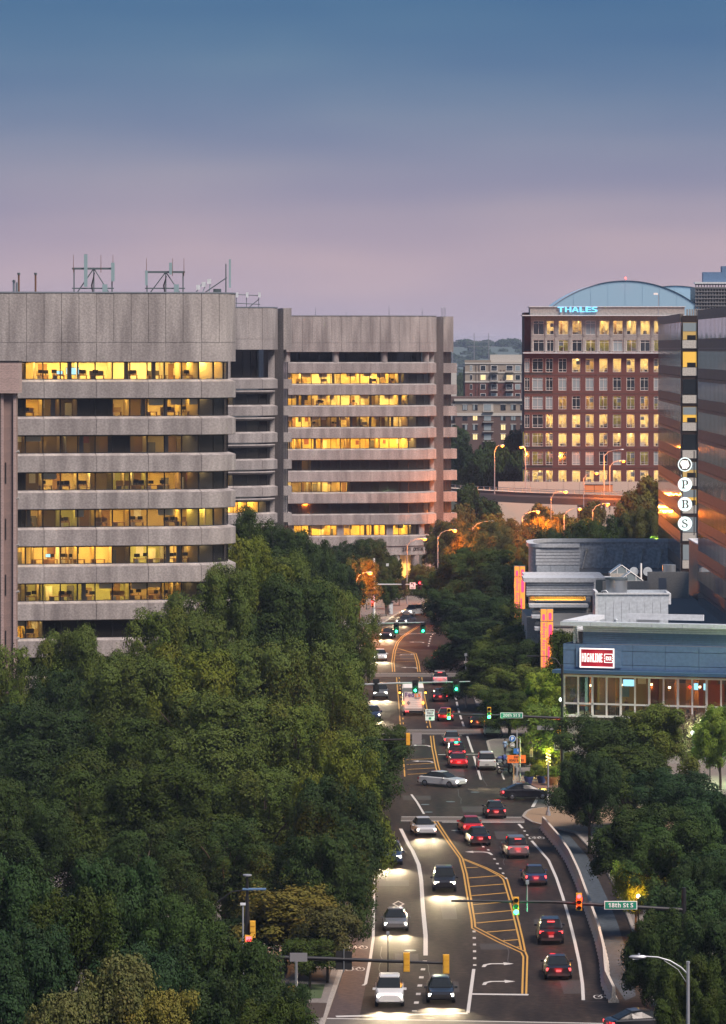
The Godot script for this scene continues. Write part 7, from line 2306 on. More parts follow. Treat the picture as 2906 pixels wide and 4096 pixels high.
# ---------------------------------------------------------------- barrier and things on the corners
func make_corner_things() -> void:
	var P := [Vector3(15.75, 0, -376.2), Vector3(16.5, 0, -362.0), Vector3(16.85, 0, -351.0), Vector3(16.95, 0, -338.0), Vector3(16.85, 0, -322.0), Vector3(16.75, 0, -306.0), Vector3(16.5, 0, -294.5), Vector3(16.0, 0, -283.5), Vector3(16.1, 0, -276.0)]
	var total := 0.0
	for i in P.size() - 1:
		total += P[i].distance_to(P[i + 1])
	var n := 28
	for k in n:
		var a := along(P, total * (k + 0.006) / n)
		var b := along(P, total * (k + 0.994) / n)
		var o := thing("concrete_barrier", "pale concrete barrier block in the line along the blue cycle lane", "barrier", Vector3.ZERO, 0.0, "barrier blocks along the cycle lane")
		var s := Shape.new()
		var out := Vector3(b.z - a.z, 0, a.x - b.x).normalized()
		s.sweep([[a, out], [b, out]], v2([[-0.34, 0], [0.34, 0], [0.34, 0.08], [0.14, 0.36], [0.09, 1.05], [-0.09, 1.05], [-0.14, 0.36], [-0.34, 0.08]]))
		obj("block", s.mesh(), M.barrier_concrete, o)
		for e in [0.25, 0.75]:
			var q := a.lerp(b, e)
			box("drain_slot", q + out * 0.0 + Vector3(0, 0.055, 0), Vector3(0.70, 0.11, 0.5), M.lens_off, o, atan2(-out.z, out.x))
	# road work sign, parking signs, posts
	var o2 := thing("road_work_sign", "orange end road work sign on two wooden posts", "sign", Vector3(14.9, 0.14, -417.0))
	box("panel", Vector3(0, 2.05, 0), Vector3(1.78, 0.76, 0.04), M.sign_orange, o2)
	words("lettering", "END", 0.22, Vector3(0, 2.23, 0.03), M.sign_black, o2, 0.0, 0.0, 0.5, 0.01, 1)
	words("lettering", "ROAD WORK", 0.22, Vector3(0, 1.92, 0.03), M.sign_black, o2, 0.0, 0.0, 1.4, 0.01, 1)
	for x in [-0.28, 0.3]:
		box("post", Vector3(x, 0.95, -0.06), Vector3(0.1, 1.9, 0.08), M.wood, o2)
	o2 = thing("parking_sign", "round blue parking sign and arrow on a tall grey post", "sign", Vector3(15.05, 0.14, -420.0))
	box("post", Vector3(0, 2.3, 0), Vector3(0.12, 4.6, 0.08), M.pole_grey, o2)
	for q in [[-0.46, 3.75, 0.33, "P", M.sign_blue], [-0.46, 3.12, 0.25, "", M.sign_back]]:
		var s := Shape.new()
		var ring := []
		for i in 24:
			ring.append([cos(TAU * i / 24.0) * q[2], sin(TAU * i / 24.0) * q[2]])
		s.plate(v2(ring), 0, 0.03)
		obj("sign_rim", s.mesh(), M.sign_white, o2, Vector3(q[0], q[1], 0))
		var f := obj("sign_disc", s.mesh(), q[4], o2, Vector3(q[0], q[1], 0.02))
		f.scale = Vector3(0.9, 0.9, 1)
		if q[3]:
			words("lettering", q[3], 0.34, Vector3(q[0], q[1], 0.06), M.sign_white, o2, 0.0, 0.0, 0.22, 0.01, 1)
		else:
			var ar := Shape.new()
			ar.plate(v2([[-0.16, -0.035], [0.03, -0.035], [0.03, -0.12], [0.18, 0], [0.03, 0.12], [0.03, 0.035], [-0.16, 0.035]]), 0, 0.01)
			obj("arrow", ar.mesh(), M.sign_white, o2, Vector3(q[0], q[1], 0.055))
	box("bracket", Vector3(-0.2, 3.75, 0), Vector3(0.3, 0.06, 0.04), M.pole_grey, o2)
	box("access_sign", Vector3(-0.05, 2.55, 0.06), Vector3(0.6, 0.5, 0.03), M.sign_blue, o2)
	words("access_symbol", "&", 0.2, Vector3(0.08, 2.62, 0.09), M.sign_white, o2, 0.0, 0.0, 0.16, 0.01)
	o2 = thing("signal_pole", "bare silver pole in front of the orange road work sign", "pole", Vector3(15.15, 0.14, -415.5))
	pole("post", [Vector3(0, 0, 0), Vector3(0, 4.2, 0)], [0.09, 0.08], M.galvanised, o2)
	box("push_button", Vector3(-0.06, 2.2, 0.1), Vector3(0.14, 0.5, 0.1), M.signal_yellow, o2)
	box("control_box", Vector3(0, 1.2, 0.1), Vector3(0.26, 0.4, 0.12), M.galvanised, o2)
	o2 = thing("no_parking_sign", "narrow white no parking sign beside the planting bed", "sign", Vector3(16.6, 0.14, -424.0))
	box("post", Vector3(0, 1.3, 0), Vector3(0.07, 2.6, 0.05), M.pole_black, o2)
	box("panel", Vector3(0, 2.1, 0.04), Vector3(0.32, 1.05, 0.02), M.sign_white, o2)
	words("symbol", "P", 0.22, Vector3(0, 2.42, 0.06), M.sign_black, o2, 0.0, 0.0, 0.14, 0.01, 1)
	for k in 5:
		box("text_line", Vector3(0, 2.16 - k * 0.11, 0.055), Vector3(0.22, 0.04, 0.006), M.sign_black, o2)
	o2 = thing("street_banner", "dark upright banner with white letters hung beside the lit tree", "banner", Vector3(18.75, 0.14, -420.0))
	pole("post", [Vector3(0.55, 0, 0), Vector3(0.55, 6.2, 0)], [0.06, 0.05], M.pole_black, o2, 6)
	box("banner_cloth", Vector3(0.15, 3.5, 0), Vector3(0.5, 1.75, 0.03), M.sign_back, o2)
	box("dark_field", Vector3(0.15, 3.5, 0.02), Vector3(0.34, 1.5, 0.02), M.sign_black, o2)
	words("lettering", "CRYSTAL CITY", 0.14, Vector3(0.15, 3.5, 0.04), M.sign_white, o2, 0.0, PI * 0.5, 1.1, 0.01, 1)
	box("banner_arm", Vector3(0.3, 2.6, 0), Vector3(0.6, 0.05, 0.05), M.pole_black, o2)
	# pots and beds at the corner
	for q in [[15.9, -413.0, 0.45, 0.75, "planter_blue", 0.5], [17.2, -414.2, 0.5, 0.7, "planter_blue", 0.55], [18.15, -412.3, 0.75, 0.8, "terracotta", 0.85]]:
		var pt := thing("plant_pot", {"planter_blue": "dark blue glazed pot with leafy plants on the brick corner", "terracotta": "wide clay pot with a clipped round bush on the corner"}[q[4]], "pot", Vector3(q[0], 0.14, q[1]), 0.0, "pots on the corner" if q[4] == "planter_blue" else "")
		var s := Shape.new()
		s.lathe([Vector2(0.01, 0), Vector2(q[2] * 0.6, 0), Vector2(q[2], q[3] * 0.8), Vector2(q[2] * 1.06, q[3]), Vector2(q[2] * 0.8, q[3] - 0.06), Vector2(0.01, q[3] - 0.08)], Vector3.ZERO, 14)
		obj("pot", s.mesh(), M[q[4]], pt)
		var b := obj("foliage", kinds["small"][0], M.leaf_bright if q[4] == "terracotta" else M.leaf_oak, pt, Vector3(0, q[3] - 0.1, 0))
		b.scale = Vector3(q[5] / 2.9, q[5] * 1.2 / 4.3, q[5] / 2.9)
	for q in [[16.9, -417.5, 1.0, 1.4], [18.6, -417.8, 1.2, 1.3], [17.6, -421.5, 1.3, 1.5], [19.9, -420.0, 1.2, 1.6], [15.9, -437.0, 1.2, 1.1], [17.6, -437.5, 1.4, 1.4], [16.4, -430.5, 1.1, 1.3], [18.6, -430.0, 1.4, 1.7], [20.4, -426.0, 1.4, 1.8], [22.5, -418.0, 1.6, 2.0], [24.5, -417.0, 1.5, 1.7], [16.2, -446.0, 1.3, 1.5]]:
		var sb := thing("shrub", "leafy green shrub in the planting bed behind the motorcycles", "shrub", Vector3(q[0], 0.14, q[1]), rng.randf() * TAU, "shrubs in the corner bed")
		var b2 := obj("foliage", kinds["small"][0], M.leaf_oak, sb, Vector3(0, 0.05, 0))
		b2.scale = Vector3(q[2] / 2.9, q[3] / 4.3, q[2] / 2.9)
		pole("stem", [Vector3(0, 0, 0), Vector3(0, q[3] * 0.5, 0)], [0.04, 0.02], M.bark, sb, 5)
	o2 = thing("market_umbrella", "closed brown cafe umbrella behind the lit tree", "umbrella", Vector3(17.6, 0.14, -434.0))
	pole("mast", [Vector3(0, 0, 0), Vector3(0, 2.7, 0)], [0.04, 0.04], M.pole_black, o2, 6)
	var us := Shape.new()
	us.lathe([Vector2(1.5, 2.05), Vector2(0.02, 2.8)], Vector3.ZERO, 8)
	obj("canopy", us.mesh(), M.umbrella_brown, o2)
	# the tree wound with small lights, and its lamps
	var t := tree("small", "leaf_bright", 18.15, -421.0, 6.9, 5.6, "green tree whose trunk is wound with tiny lights", "", "lit_tree")
	var wind := Shape.new()
	for k in 60:
		var a := k * 0.83
		wind.box(Vector3(cos(a) * 0.2, 0.5 + k * 0.045, sin(a) * 0.2), Vector3(0.06, 0.05, 0.06))
	obj("fairy_lights", wind.mesh(), M.fairy_lamp, t).set_meta("kind", "stuff")
	for y in [0.7, 1.7, 2.7]:
		omni(t, Vector3(0.0, y, 0.6), Color(1.0, 0.85, 0.35), 3.5, 0.3)
	spot(t, Vector3(-0.8, 0.3, 1.4), Vector3(0.25, 1, -0.3), Color(0.95, 1.0, 0.6), 60.0, 40.0, 0.1)
	box("uplight", Vector3(-0.8, 0.22, 1.4), Vector3(0.2, 0.16, 0.2), M.cool_lamp, t)
	# a lamp that shines up into the yellow tree beyond the barrier
	o2 = thing("fire_hydrant", "yellow fire hydrant on the pavement near the corner", "hydrant", Vector3(19.3, 0.14, -287.0))
	var hs := Shape.new()
	hs.lathe([Vector2(0.16, 0), Vector2(0.16, 0.08), Vector2(0.11, 0.1), Vector2(0.11, 0.52), Vector2(0.15, 0.54), Vector2(0.14, 0.64), Vector2(0.06, 0.74), Vector2(0.01, 0.76)], Vector3.ZERO, 12)
	obj("barrel", hs.mesh(), M.hydrant_yellow, o2)
	for e in [-1.0, 1.0]:
		pole("outlet", [Vector3(0, 0.42, 0), Vector3(e * 0.22, 0.42, 0)], [0.07, 0.07], M.hydrant_yellow, o2)
	o2 = thing("direction_sign", "brown street direction panels with white arrows by the near lamp post", "sign", Vector3(18.3, 0, -249.0))
	for q in [[-0.75, 0.55, "", 1.0], [0.4, 1.62, "S. Bell Street", 1.0], [1.85, 0.5, "", 1.0]]:
		box("panel", Vector3(q[0], 3.7, 0), Vector3(q[1], 0.85, 0.05), M.sign_brown, o2)
		if q[2]:
			words("lettering", q[2], 0.2, Vector3(q[0], 3.85, 0.04), M.sign_white, o2, 0.0, 0.0, 1.3, 0.01)
		else:
			var rs := Shape.new()
			var ring := []
			for i in 25:
				ring.append(Vector3(cos(TAU * i / 24.0) * 0.16, sin(TAU * i / 24.0) * 0.16, 0))
			for i in 24:
				rs.bar(ring[i], ring[i + 1], 0.03)
			rs.bar(Vector3(-0.09, 0, 0), Vector3(0.09, 0, 0), 0.035)
			rs.bar(Vector3(0.02, 0.07, 0), Vector3(0.09, 0, 0), 0.035)
			rs.bar(Vector3(0.02, -0.07, 0), Vector3(0.09, 0, 0), 0.035)
			obj("arrow_symbol", rs.mesh(), M.sign_white, o2, Vector3(q[0], 3.85, 0.04))
	for x in [-0.3, 1.5]:
		pole("post", [Vector3(x, 0, -0.05), Vector3(x, 4.1, -0.05)], [0.05, 0.05], M.pole_black, o2, 6)
	# things by the far entrance paving
	o2 = thing("parking_kiosk", "grey bicycle kiosk cabinet on the far left pavement", "kiosk", Vector3(4.1, 0.14, -678.0))
	for x in [-0.35, 0.35]:
		box("cabinet", Vector3(x, 0.9, 0), Vector3(0.55, 1.8, 0.5), M.metal_panel_light if x > 0 else M.brick_brown, o2)
	box("roof", Vector3(0, 1.85, 0), Vector3(1.5, 0.1, 0.7), M.pole_black, o2)
	o2 = thing("garden_wall", "low curved stone wall behind the kiosk on the far pavement", "wall", Vector3(0.5, 0.14, -700.0))
	for k in 6:
		box("stone", Vector3(-3.0 + k * 1.25, 0.5, -1.5 + k * 0.35), Vector3(1.2, 1.0, 0.5), M.barrier_concrete, o2, -0.25)

# ---------------------------------------------------------------- roofs
func make_rooftop_things() -> void:
	# antenna frames on the wide concrete block: world x from the picture, roof edge at y 47.6
	var Z := -436.0
	antenna_frame("wide steel antenna frame with a tall blue grey panel on the concrete block", Vector3(-29.4, 46.2, Z), 4.05, [[1.3, 4.75, 0.35, 3.3], [4.05, 3.9, 0.35, 1.9]], 3.1)
	antenna_frame("steel antenna frame with a hooded bracket on the concrete block", Vector3(-22.0, 46.2, Z), 3.85, [[0.05, 3.1, 0.25, 1.5], [2.5, 3.9, 0.3, 1.2]], 2.75)
	var o := thing("antenna_tripod", "cluster of small antennas and a raking tube at the block's rounded end", "antenna", Vector3(-16.8, 46.2, Z))
	pole("raking_tube", [Vector3(0.8, 1.5, 0), Vector3(3.0, 3.0, 0)], [0.06, 0.06], M.steel_dark, o, 6)
	pole("mast", [Vector3(2.9, 1.4, 0), Vector3(2.9, 4.4, 0)], [0.08, 0.06], M.steel_dark, o, 6)
	box("panel", Vector3(3.3, 3.4, 0), Vector3(0.2, 2.9, 0.2), M.antenna, o)
	for k in 3:
		box("dish_box", Vector3(0.1 + k * 0.55, 2.0 + 0.3 * k, 0), Vector3(0.4, 0.5, 0.3), M.metal_panel_light, o)
		pole("leg", [Vector3(-0.2 + k * 0.7, 1.4, 0), Vector3(0.5 + k * 0.4, 2.4, 0)], [0.04, 0.04], M.antenna, o, 5)
	box("roof_cabinet", Vector3(2.0, 1.6, -0.5), Vector3(0.8, 0.5, 0.5), M.steel_dark, o)
	o = thing("antenna_grid", "tubular antenna grid with small radio boxes on the narrow block", "antenna", Vector3(-17.6, 46.4, -594.0))
	for y in [1.7, 2.9]:
		pole("rail", [Vector3(-0.6, y + 0.2, 0), Vector3(3.4, y, 0)], [0.06, 0.06], M.steel_dark, o, 6)
	for x in [0.1, 1.5, 3.2]:
		pole("upright", [Vector3(x, 0.9, 0), Vector3(x, 3.3, 0)], [0.05, 0.05], M.steel_dark, o, 6)
		box("radio_box", Vector3(x + 0.1, 3.0, 0.15), Vector3(0.35, 0.7, 0.25), M.metal_panel_light, o)
	pole("brace", [Vector3(1.5, 1.0, 0), Vector3(3.2, 2.4, 0)], [0.06, 0.06], M.steel_dark, o, 6)
	for q in [[-35.4, 0.0, 1.3, 0.12, "galvanised"], [-34.9, 0.0, 2.0, 0.1, "rust"], [-33.2, 0.0, 2.0, 0.1, "rust"]]:
		var p := thing("vent_pipe", {"galvanised": "short shiny twin flue with a cone cap on the concrete block", "rust": "tall rusty vent pipe with a flat cap on the concrete block"}[q[4]], "vent", Vector3(q[0], 46.3, Z), 0.0, "rusty vent pipes" if q[4] == "rust" else "")
		pole("pipe", [Vector3(0, 0, 0), Vector3(0, 1.3 + q[2] - 0.1, 0)], [q[3], q[3]], M[q[4]], p, 10)
		if q[4] == "galvanised":
			pole("pipe", [Vector3(0.32, 0, 0), Vector3(0.32, 2.4, 0)], [0.14, 0.14], M.galvanised, p, 10)
		pole("cap", [Vector3(0, 1.3 + q[2] - 0.1, 0), Vector3(0, 1.3 + q[2] + 0.08, 0)], [q[3] * 2.0, 0.03] if q[4] == "galvanised" else [q[3] * 1.7, q[3] * 1.5], M.steel_dark, p, 10)
	for q in [[-8.4, 0.9, -760.0], [10.5, 0.8, -762.0], [-3.0, 0.4, -760.0], [4.6, 1.1, -760.0]]:
		var w := thing("roof_rod", "thin lightning rod on the far concrete block's parapet", "rod", Vector3(q[0], 46.9, q[2]), 0.0, "rods on the far block")
		pole("rod", [Vector3(0, 0, 0), Vector3(0, 0.9 + q[1] * 1.6, 0)], [0.05, 0.025], M.steel_dark, w, 5)
	for x in [14.0, 14.45]:
		var g := thing("ladder_hoop", "thin hooped ladder rail at the far block's corner", "rail", Vector3(x, 46.6, -765.0), 0.0, "ladder rails on the far block")
		pole("hoop", [Vector3(0, 0, 0), Vector3(0, 2.6, 0), Vector3(0.1, 2.8, 0), Vector3(0.2, 2.6, 0), Vector3(0.2, 1.0, 0)], [0.035, 0.035, 0.035, 0.035, 0.035], M.galvanised, g, 5)
	# plant on the low roofs
	o = thing("air_conditioner", "boxy grey rooftop air conditioner with twin fan grilles before the enclosure", "air conditioner", Vector3(31.0, 10.6, -468.0))
	box("casing", Vector3(0, 1.25, 0), Vector3(2.4, 1.9, 2.0), M.galvanised, o)
	box("curb", Vector3(0, 0.15, 0), Vector3(2.2, 0.3, 1.8), M.membrane, o)
	box("service_panel", Vector3(0.2, 1.05, 1.02), Vector3(1.5, 1.1, 0.05), M.metal_panel_light, o)
	for x in [-0.55, 0.55]:
		cyl("fan_grille", Vector3(x, 2.2, 0), 0.45, 0.16, M.steel_dark, o)
	o = thing("air_conditioner", "white rooftop unit with a dark grille behind the louvred shop", "air conditioner", Vector3(30.3, 10.6, -545.0))
	box("casing", Vector3(0, 1.3, 0), Vector3(2.3, 2.4, 1.6), M.sign_white, o)
	box("grille", Vector3(0.1, 1.4, 0.82), Vector3(1.9, 1.9, 0.05), M.steel_dark, o)
	for k in 9:
		box("grille_bar", Vector3(0.1, 0.6 + k * 0.2, 0.86), Vector3(1.9, 0.03, 0.03), M.steel_dark, o)
	o = thing("roof_box", "pale blue roof hatch box at the foot of the bronze block", "hatch", Vector3(35.4, 10.6, -462.0))
	box("casing", Vector3(0, 0.7, 0), Vector3(2.8, 1.4, 2.4), M.metal_panel, o)
	box("lid", Vector3(0, 1.45, 0), Vector3(2.9, 0.1, 2.5), M.metal_panel_light, o)
	o = thing("white_roof_wall", "white painted block wall and upstands on the middle roof", "wall", Vector3(32.0, 10.6, -540.0))
	box("wall", Vector3(1.0, 1.0, 0), Vector3(5.8, 2.4, 0.4), M.white_block, o)
	box("side_wall", Vector3(6.4, 1.6, -1.2), Vector3(5.2, 3.4, 0.4), M.white_block, o)
	box("gate_frame", Vector3(5.6, 1.6, 0.2), Vector3(1.0, 2.0, 0.1), M.pole_grey, o)
	for q in [[34.4, -552.0, 1.0, 3.1], [33.8, -562.0, 1.4, 3.0], [28.2, -541.0, -0.2, 1.6]]:
		var sk := thing("gabled_skylight", "glazed gable skylight with white bars on the shop roof", "skylight", Vector3(q[0], 11.2 + q[2], q[1]), 0.0, "skylights on the shop roof")
		var w2: float = q[3]
		var s := Shape.new()
		s.plate(v2([[-w2 * 0.5, 0], [w2 * 0.5, 0], [0, w2 * 0.36]]), 0, 0.03)
		obj("gable_glass", s.mesh(), M.blind_glass, sk)
		for e in [-1.0, 1.0]:
			pole("bar", [Vector3(e * w2 * 0.5, 0, 0.05), Vector3(0, w2 * 0.36, 0.05)], [0.06, 0.06], M.sign_white, sk, 5)
			var rp := Shape.new()
			rp.quad(Vector3(e * w2 * 0.5, 0, 0), Vector3(e * w2 * 0.5, 0, -4), Vector3(0, w2 * 0.36, -4), Vector3(0, w2 * 0.36, 0))
			obj("slope_glass", rp.mesh(), M.blind_glass, sk)
		for x in [-0.4, 0.4]:
			pole("bar", [Vector3(x * w2 * 0.5, 0, 0.05), Vector3(x * w2 * 0.5, w2 * 0.36 * (1 - absf(x)), 0.05)], [0.05, 0.05], M.sign_white, sk, 5)
		box("curb", Vector3(0, -0.4, -2.0), Vector3(w2, 0.8, 4.2), M.white_block, sk)
	o = thing("roof_tank", "squat grey tank and dishes on the roof beside the bronze block", "tank", Vector3(40.2, 11.2, -565.0))
	cyl("tank", Vector3(0, 0.9, 0), 0.9, 1.5, M.galvanised, o)
	box("plinth", Vector3(0, 0.2, 0), Vector3(3.2, 1.6, 1.6), M.white_block, o)
	for x in [-4.6, -2.8]:
		var ds := Shape.new()
		var ring := []
		for i in 20:
			ring.append([cos(TAU * i / 20.0) * 0.6 + x, sin(TAU * i / 20.0) * 0.6 + 1.5])
		ds.plate(v2(ring), 0, 0.1)
		obj("dish", ds.mesh(), M.metal_panel, o)
		pole("dish_post", [Vector3(x, -0.6, 0), Vector3(x, 1.2, 0)], [0.07, 0.07], M.pole_grey, o, 6)
	pole("vent_pipe", [Vector3(-3.7, -0.6, 0.4), Vector3(-3.7, 2.6, 0.4)], [0.13, 0.13], M.sign_white, o, 8)

func antenna_frame(label: String, at: Vector3, w: float, panels: Array, h: float) -> void:
	var o := thing("rooftop_antenna", label, "antenna", at)
	box("top_beam", Vector3(w * 0.5, h + 0.8, 0), Vector3(w + 0.2, 0.2, 0.2), M.steel_dark, o)
	box("low_beam", Vector3(w * 0.5, 1.9, 0), Vector3(w + 0.2, 0.12, 0.12), M.steel_dark, o)
	for x in [0.1, w * 0.52, w - 0.1]:
		box("post", Vector3(x, h * 0.5 + 0.6, 0), Vector3(0.12, h + 0.4, 0.12), M.steel_dark, o)
	pole("brace", [Vector3(0.3, 1.3, 0), Vector3(w * 0.5, h + 0.7, 0)], [0.06, 0.06], M.steel_dark, o, 6)
	pole("brace", [Vector3(w - 0.3, 1.3, 0), Vector3(w * 0.54, h + 0.7, 0)], [0.06, 0.06], M.steel_dark, o, 6)
	for x in [0.05, w * 0.7, w]:
		pole("rod", [Vector3(x, h + 0.4, 0.1), Vector3(x, h + 2.2, 0.1)], [0.035, 0.02], M.rust, o, 5)
	for p in panels:
		box("panel_antenna", Vector3(p[0], p[1] - p[3] * 0.5 + 0.6, 0.22), Vector3(p[2], p[3], 0.2), M.antenna, o)
	box("radio_cabinet", Vector3(w * 0.8, 1.9, 0.2), Vector3(0.5, 0.8, 0.3), M.antenna, o)
	pole("cable", [Vector3(w * 0.5, 1.2, 0.1), Vector3(w * 0.47, 2.2, 0.15), Vector3(w * 0.54, h + 0.4, 0.1)], [0.04, 0.09, 0.04], M.pole_black, o, 6)

# ---------------------------------------------------------------- people: one skin over a jointed skeleton
func body_mesh(shirt: Color, trousers: Color, hair: Color, pose: int) -> ArrayMesh:
	var skin := Color(0.42, 0.26, 0.18)
	var shoe := Color(0.03, 0.03, 0.03)
	# bones: from, to, radius from, radius to, colour
	var B := []
	var J := func(a: Vector3, b: Vector3, ra: float, rb: float, c: Color) -> void:
		B.append([a, b, ra, rb, c])
	for e in [-1.0, 1.0]:
		var step: float = 0.10 * e if pose == 1 else 0.02 * e
		J.call(Vector3(0.09 * e, 0.92, 0), Vector3(0.10 * e, 0.50, 0.02 + step), 0.085, 0.060, trousers)
		J.call(Vector3(0.10 * e, 0.50, 0.02 + step), Vector3(0.11 * e, 0.09, step * 1.6), 0.058, 0.042, trousers)
		J.call(Vector3(0.11 * e, 0.05, step * 1.6 - 0.04), Vector3(0.12 * e, 0.04, step * 1.6 + 0.14), 0.045, 0.035, shoe)
	J.call(Vector3(0, 0.95, 0), Vector3(0, 1.15, 0), 0.135, 0.125, shirt)
	J.call(Vector3(-0.06, 1.32, 0), Vector3(0.06, 1.32, 0), 0.125, 0.125, shirt)
	J.call(Vector3(-0.15, 1.42, 0), Vector3(0.15, 1.42, 0), 0.062, 0.062, shirt)
	J.call(Vector3(0, 1.42, 0), Vector3(0, 1.54, 0.01), 0.055, 0.05, skin)
	J.call(Vector3(0, 1.60, 0.02), Vector3(0, 1.66, 0.01), 0.078, 0.085, skin)
	J.call(Vector3(0, 1.67, -0.02), Vector3(0, 1.70, -0.01), 0.088, 0.085, hair)
	J.call(Vector3(0, 1.61, 0.10), Vector3(0, 1.59, 0.115), 0.012, 0.016, skin)
	for e in [-1.0, 1.0]:
		var el := Vector3(0.24 * e, 1.14, -0.02)
		var wr := Vector3(0.22 * e, 0.90, 0.06)
		if pose == 1 and e > 0:
			wr = Vector3(0.10, 1.22, 0.24)
		if pose == 2:
			el = Vector3(0.25 * e, 1.16, 0.08)
			wr = Vector3(0.20 * e, 1.06, 0.32)
		J.call(Vector3(0.18 * e, 1.41, 0), el, 0.052, 0.042, shirt)
		J.call(el, wr, 0.040, 0.030, skin)
		var d := (wr - el).normalized()
		J.call(wr, wr + d * 0.08, 0.032, 0.036, skin)
		for k in 4:
			var off := Vector3(0, 0, (k - 1.5) * 0.021) if absf(d.y) > 0.6 else Vector3((k - 1.5) * 0.021, 0, 0)
			J.call(wr + d * 0.09 + off, wr + d * (0.15 + 0.012 * (1 if k in [1, 2] else 0)) + off + Vector3(-0.01 * e, -0.01, 0.01), 0.011, 0.009, skin)
		J.call(wr + d * 0.03, wr + d * 0.08 + Vector3(-0.035 * e, 0, 0.02), 0.012, 0.010, skin)
	var cell := 0.026
	var lo := Vector3(-0.40, -0.02, -0.30)
	var nx := 31
	var ny := 70
	var nz := 27
	var F := PackedFloat32Array()
	F.resize(nx * ny * nz)
	F.fill(1.0)
	for b in B:
		var a: Vector3 = b[0]
		var q: Vector3 = b[1]
		var m: float = maxf(b[2], b[3]) + 0.06
		var i0 := Vector3i(((a.min(q) - Vector3.ONE * m - lo) / cell).floor())
		var i1 := Vector3i(((a.max(q) + Vector3.ONE * m - lo) / cell).ceil())
		var ab := q - a
		var l2 := maxf(ab.length_squared(), 1e-6)
		for z in range(maxi(i0.z, 0), mini(i1.z + 1, nz)):
			for y in range(maxi(i0.y, 0), mini(i1.y + 1, ny)):
				for x in range(maxi(i0.x, 0), mini(i1.x + 1, nx)):
					var p := lo + Vector3(x, y, z) * cell
					var t := clampf((p - a).dot(ab) / l2, 0.0, 1.0)
					var d := (p - a - ab * t).length() - lerpf(b[2], b[3], t)
					var at := x + nx * (y + ny * z)
					var h := clampf(0.5 + 0.5 * (F[at] - d) / 0.02, 0.0, 1.0)
					F[at] = lerpf(F[at], d, h) - 0.02 * h * (1.0 - h)
	var idx := {}
	var V := PackedVector3Array()
	var N := PackedVector3Array()
	var C := PackedColorArray()
	for z in nz - 1:
		for y in ny - 1:
			for x in nx - 1:
				var inside := 0
				var sum := Vector3.ZERO
				var cnt := 0
				var g := []
				for k in 8:
					var f := F[x + (k & 1) + nx * (y + (k >> 1 & 1) + ny * (z + (k >> 2)))]
					g.append(f)
					if f < 0.0:
						inside += 1
				if inside == 0 or inside == 8:
					continue
				for ed in [[0, 1], [2, 3], [4, 5], [6, 7], [0, 2], [1, 3], [4, 6], [5, 7], [0, 4], [1, 5], [2, 6], [3, 7]]:
					if (g[ed[0]] < 0.0) != (g[ed[1]] < 0.0):
						var t2: float = g[ed[0]] / (g[ed[0]] - g[ed[1]])
						var pa := Vector3(ed[0] & 1, ed[0] >> 1 & 1, ed[0] >> 2)
						var pb := Vector3(ed[1] & 1, ed[1] >> 1 & 1, ed[1] >> 2)
						sum += pa.lerp(pb, t2)
						cnt += 1
				var p2 := lo + (Vector3(x, y, z) + sum / cnt) * cell
				idx[x + nx * (y + ny * z)] = V.size()
				V.append(p2)
				N.append(Vector3(g[1] + g[3] + g[5] + g[7] - g[0] - g[2] - g[4] - g[6], g[2] + g[3] + g[6] + g[7] - g[0] - g[1] - g[4] - g[5], g[4] + g[5] + g[6] + g[7] - g[0] - g[1] - g[2] - g[3]).normalized())
				var best := 9.0
				var col := shirt
				for b in B:
					var ab2: Vector3 = b[1] - b[0]
					var t3 := clampf((p2 - b[0]).dot(ab2) / maxf(ab2.length_squared(), 1e-6), 0.0, 1.0)
					var dd: float = (p2 - b[0] - ab2 * t3).length() - lerpf(b[2], b[3], t3)
					if dd < best:
						best = dd
						col = b[4]
				C.append(col)
	var I := PackedInt32Array()
	for z in range(1, nz - 1):
		for y in range(1, ny - 1):
			for x in range(1, nx - 1):
				var c0 := F[x + nx * (y + ny * z)] < 0.0
				for ax in 3:
					var dx := 1 if ax == 0 else 0
					var dy := 1 if ax == 1 else 0
					var dz := 1 if ax == 2 else 0
					var c1 := F[x + dx + nx * (y + dy + ny * (z + dz))] < 0.0
					if c0 == c1:
						continue
					var u := [0, 1, 0] if ax == 0 else ([0, 0, 1] if ax == 1 else [1, 0, 0])
					var w := [0, 0, 1] if ax == 0 else ([1, 0, 0] if ax == 1 else [0, 1, 0])
					var A := [[0, 0], [1, 0], [1, 1], [0, 1]]
					var q := []
					for s in A:
						q.append(idx.get(x - u[0] * s[0] - w[0] * s[1] + nx * (y - u[1] * s[0] - w[1] * s[1] + ny * (z - u[2] * s[0] - w[2] * s[1])), -1))
					if -1 in q:
						continue
					if c0:
						q.reverse()
					for k in [0, 1, 2, 0, 2, 3]:
						I.append(q[k])
	var ar := []
	ar.resize(Mesh.ARRAY_MAX)
	ar[Mesh.ARRAY_VERTEX] = V
	ar[Mesh.ARRAY_NORMAL] = N
	ar[Mesh.ARRAY_COLOR] = C
	ar[Mesh.ARRAY_INDEX] = I
	var m2 := ArrayMesh.new()
	m2.add_surface_from_arrays(Mesh.PRIMITIVE_TRIANGLES, ar)
	return m2

func person(label: String, at: Vector3, turn: float, shirt: Color, trousers: Color, hair: Color, pose: int) -> void:
	var o := thing("person", label, "person", at, turn)
	obj("body", body_mesh(shirt, trousers, hair, pose), M.person, o)

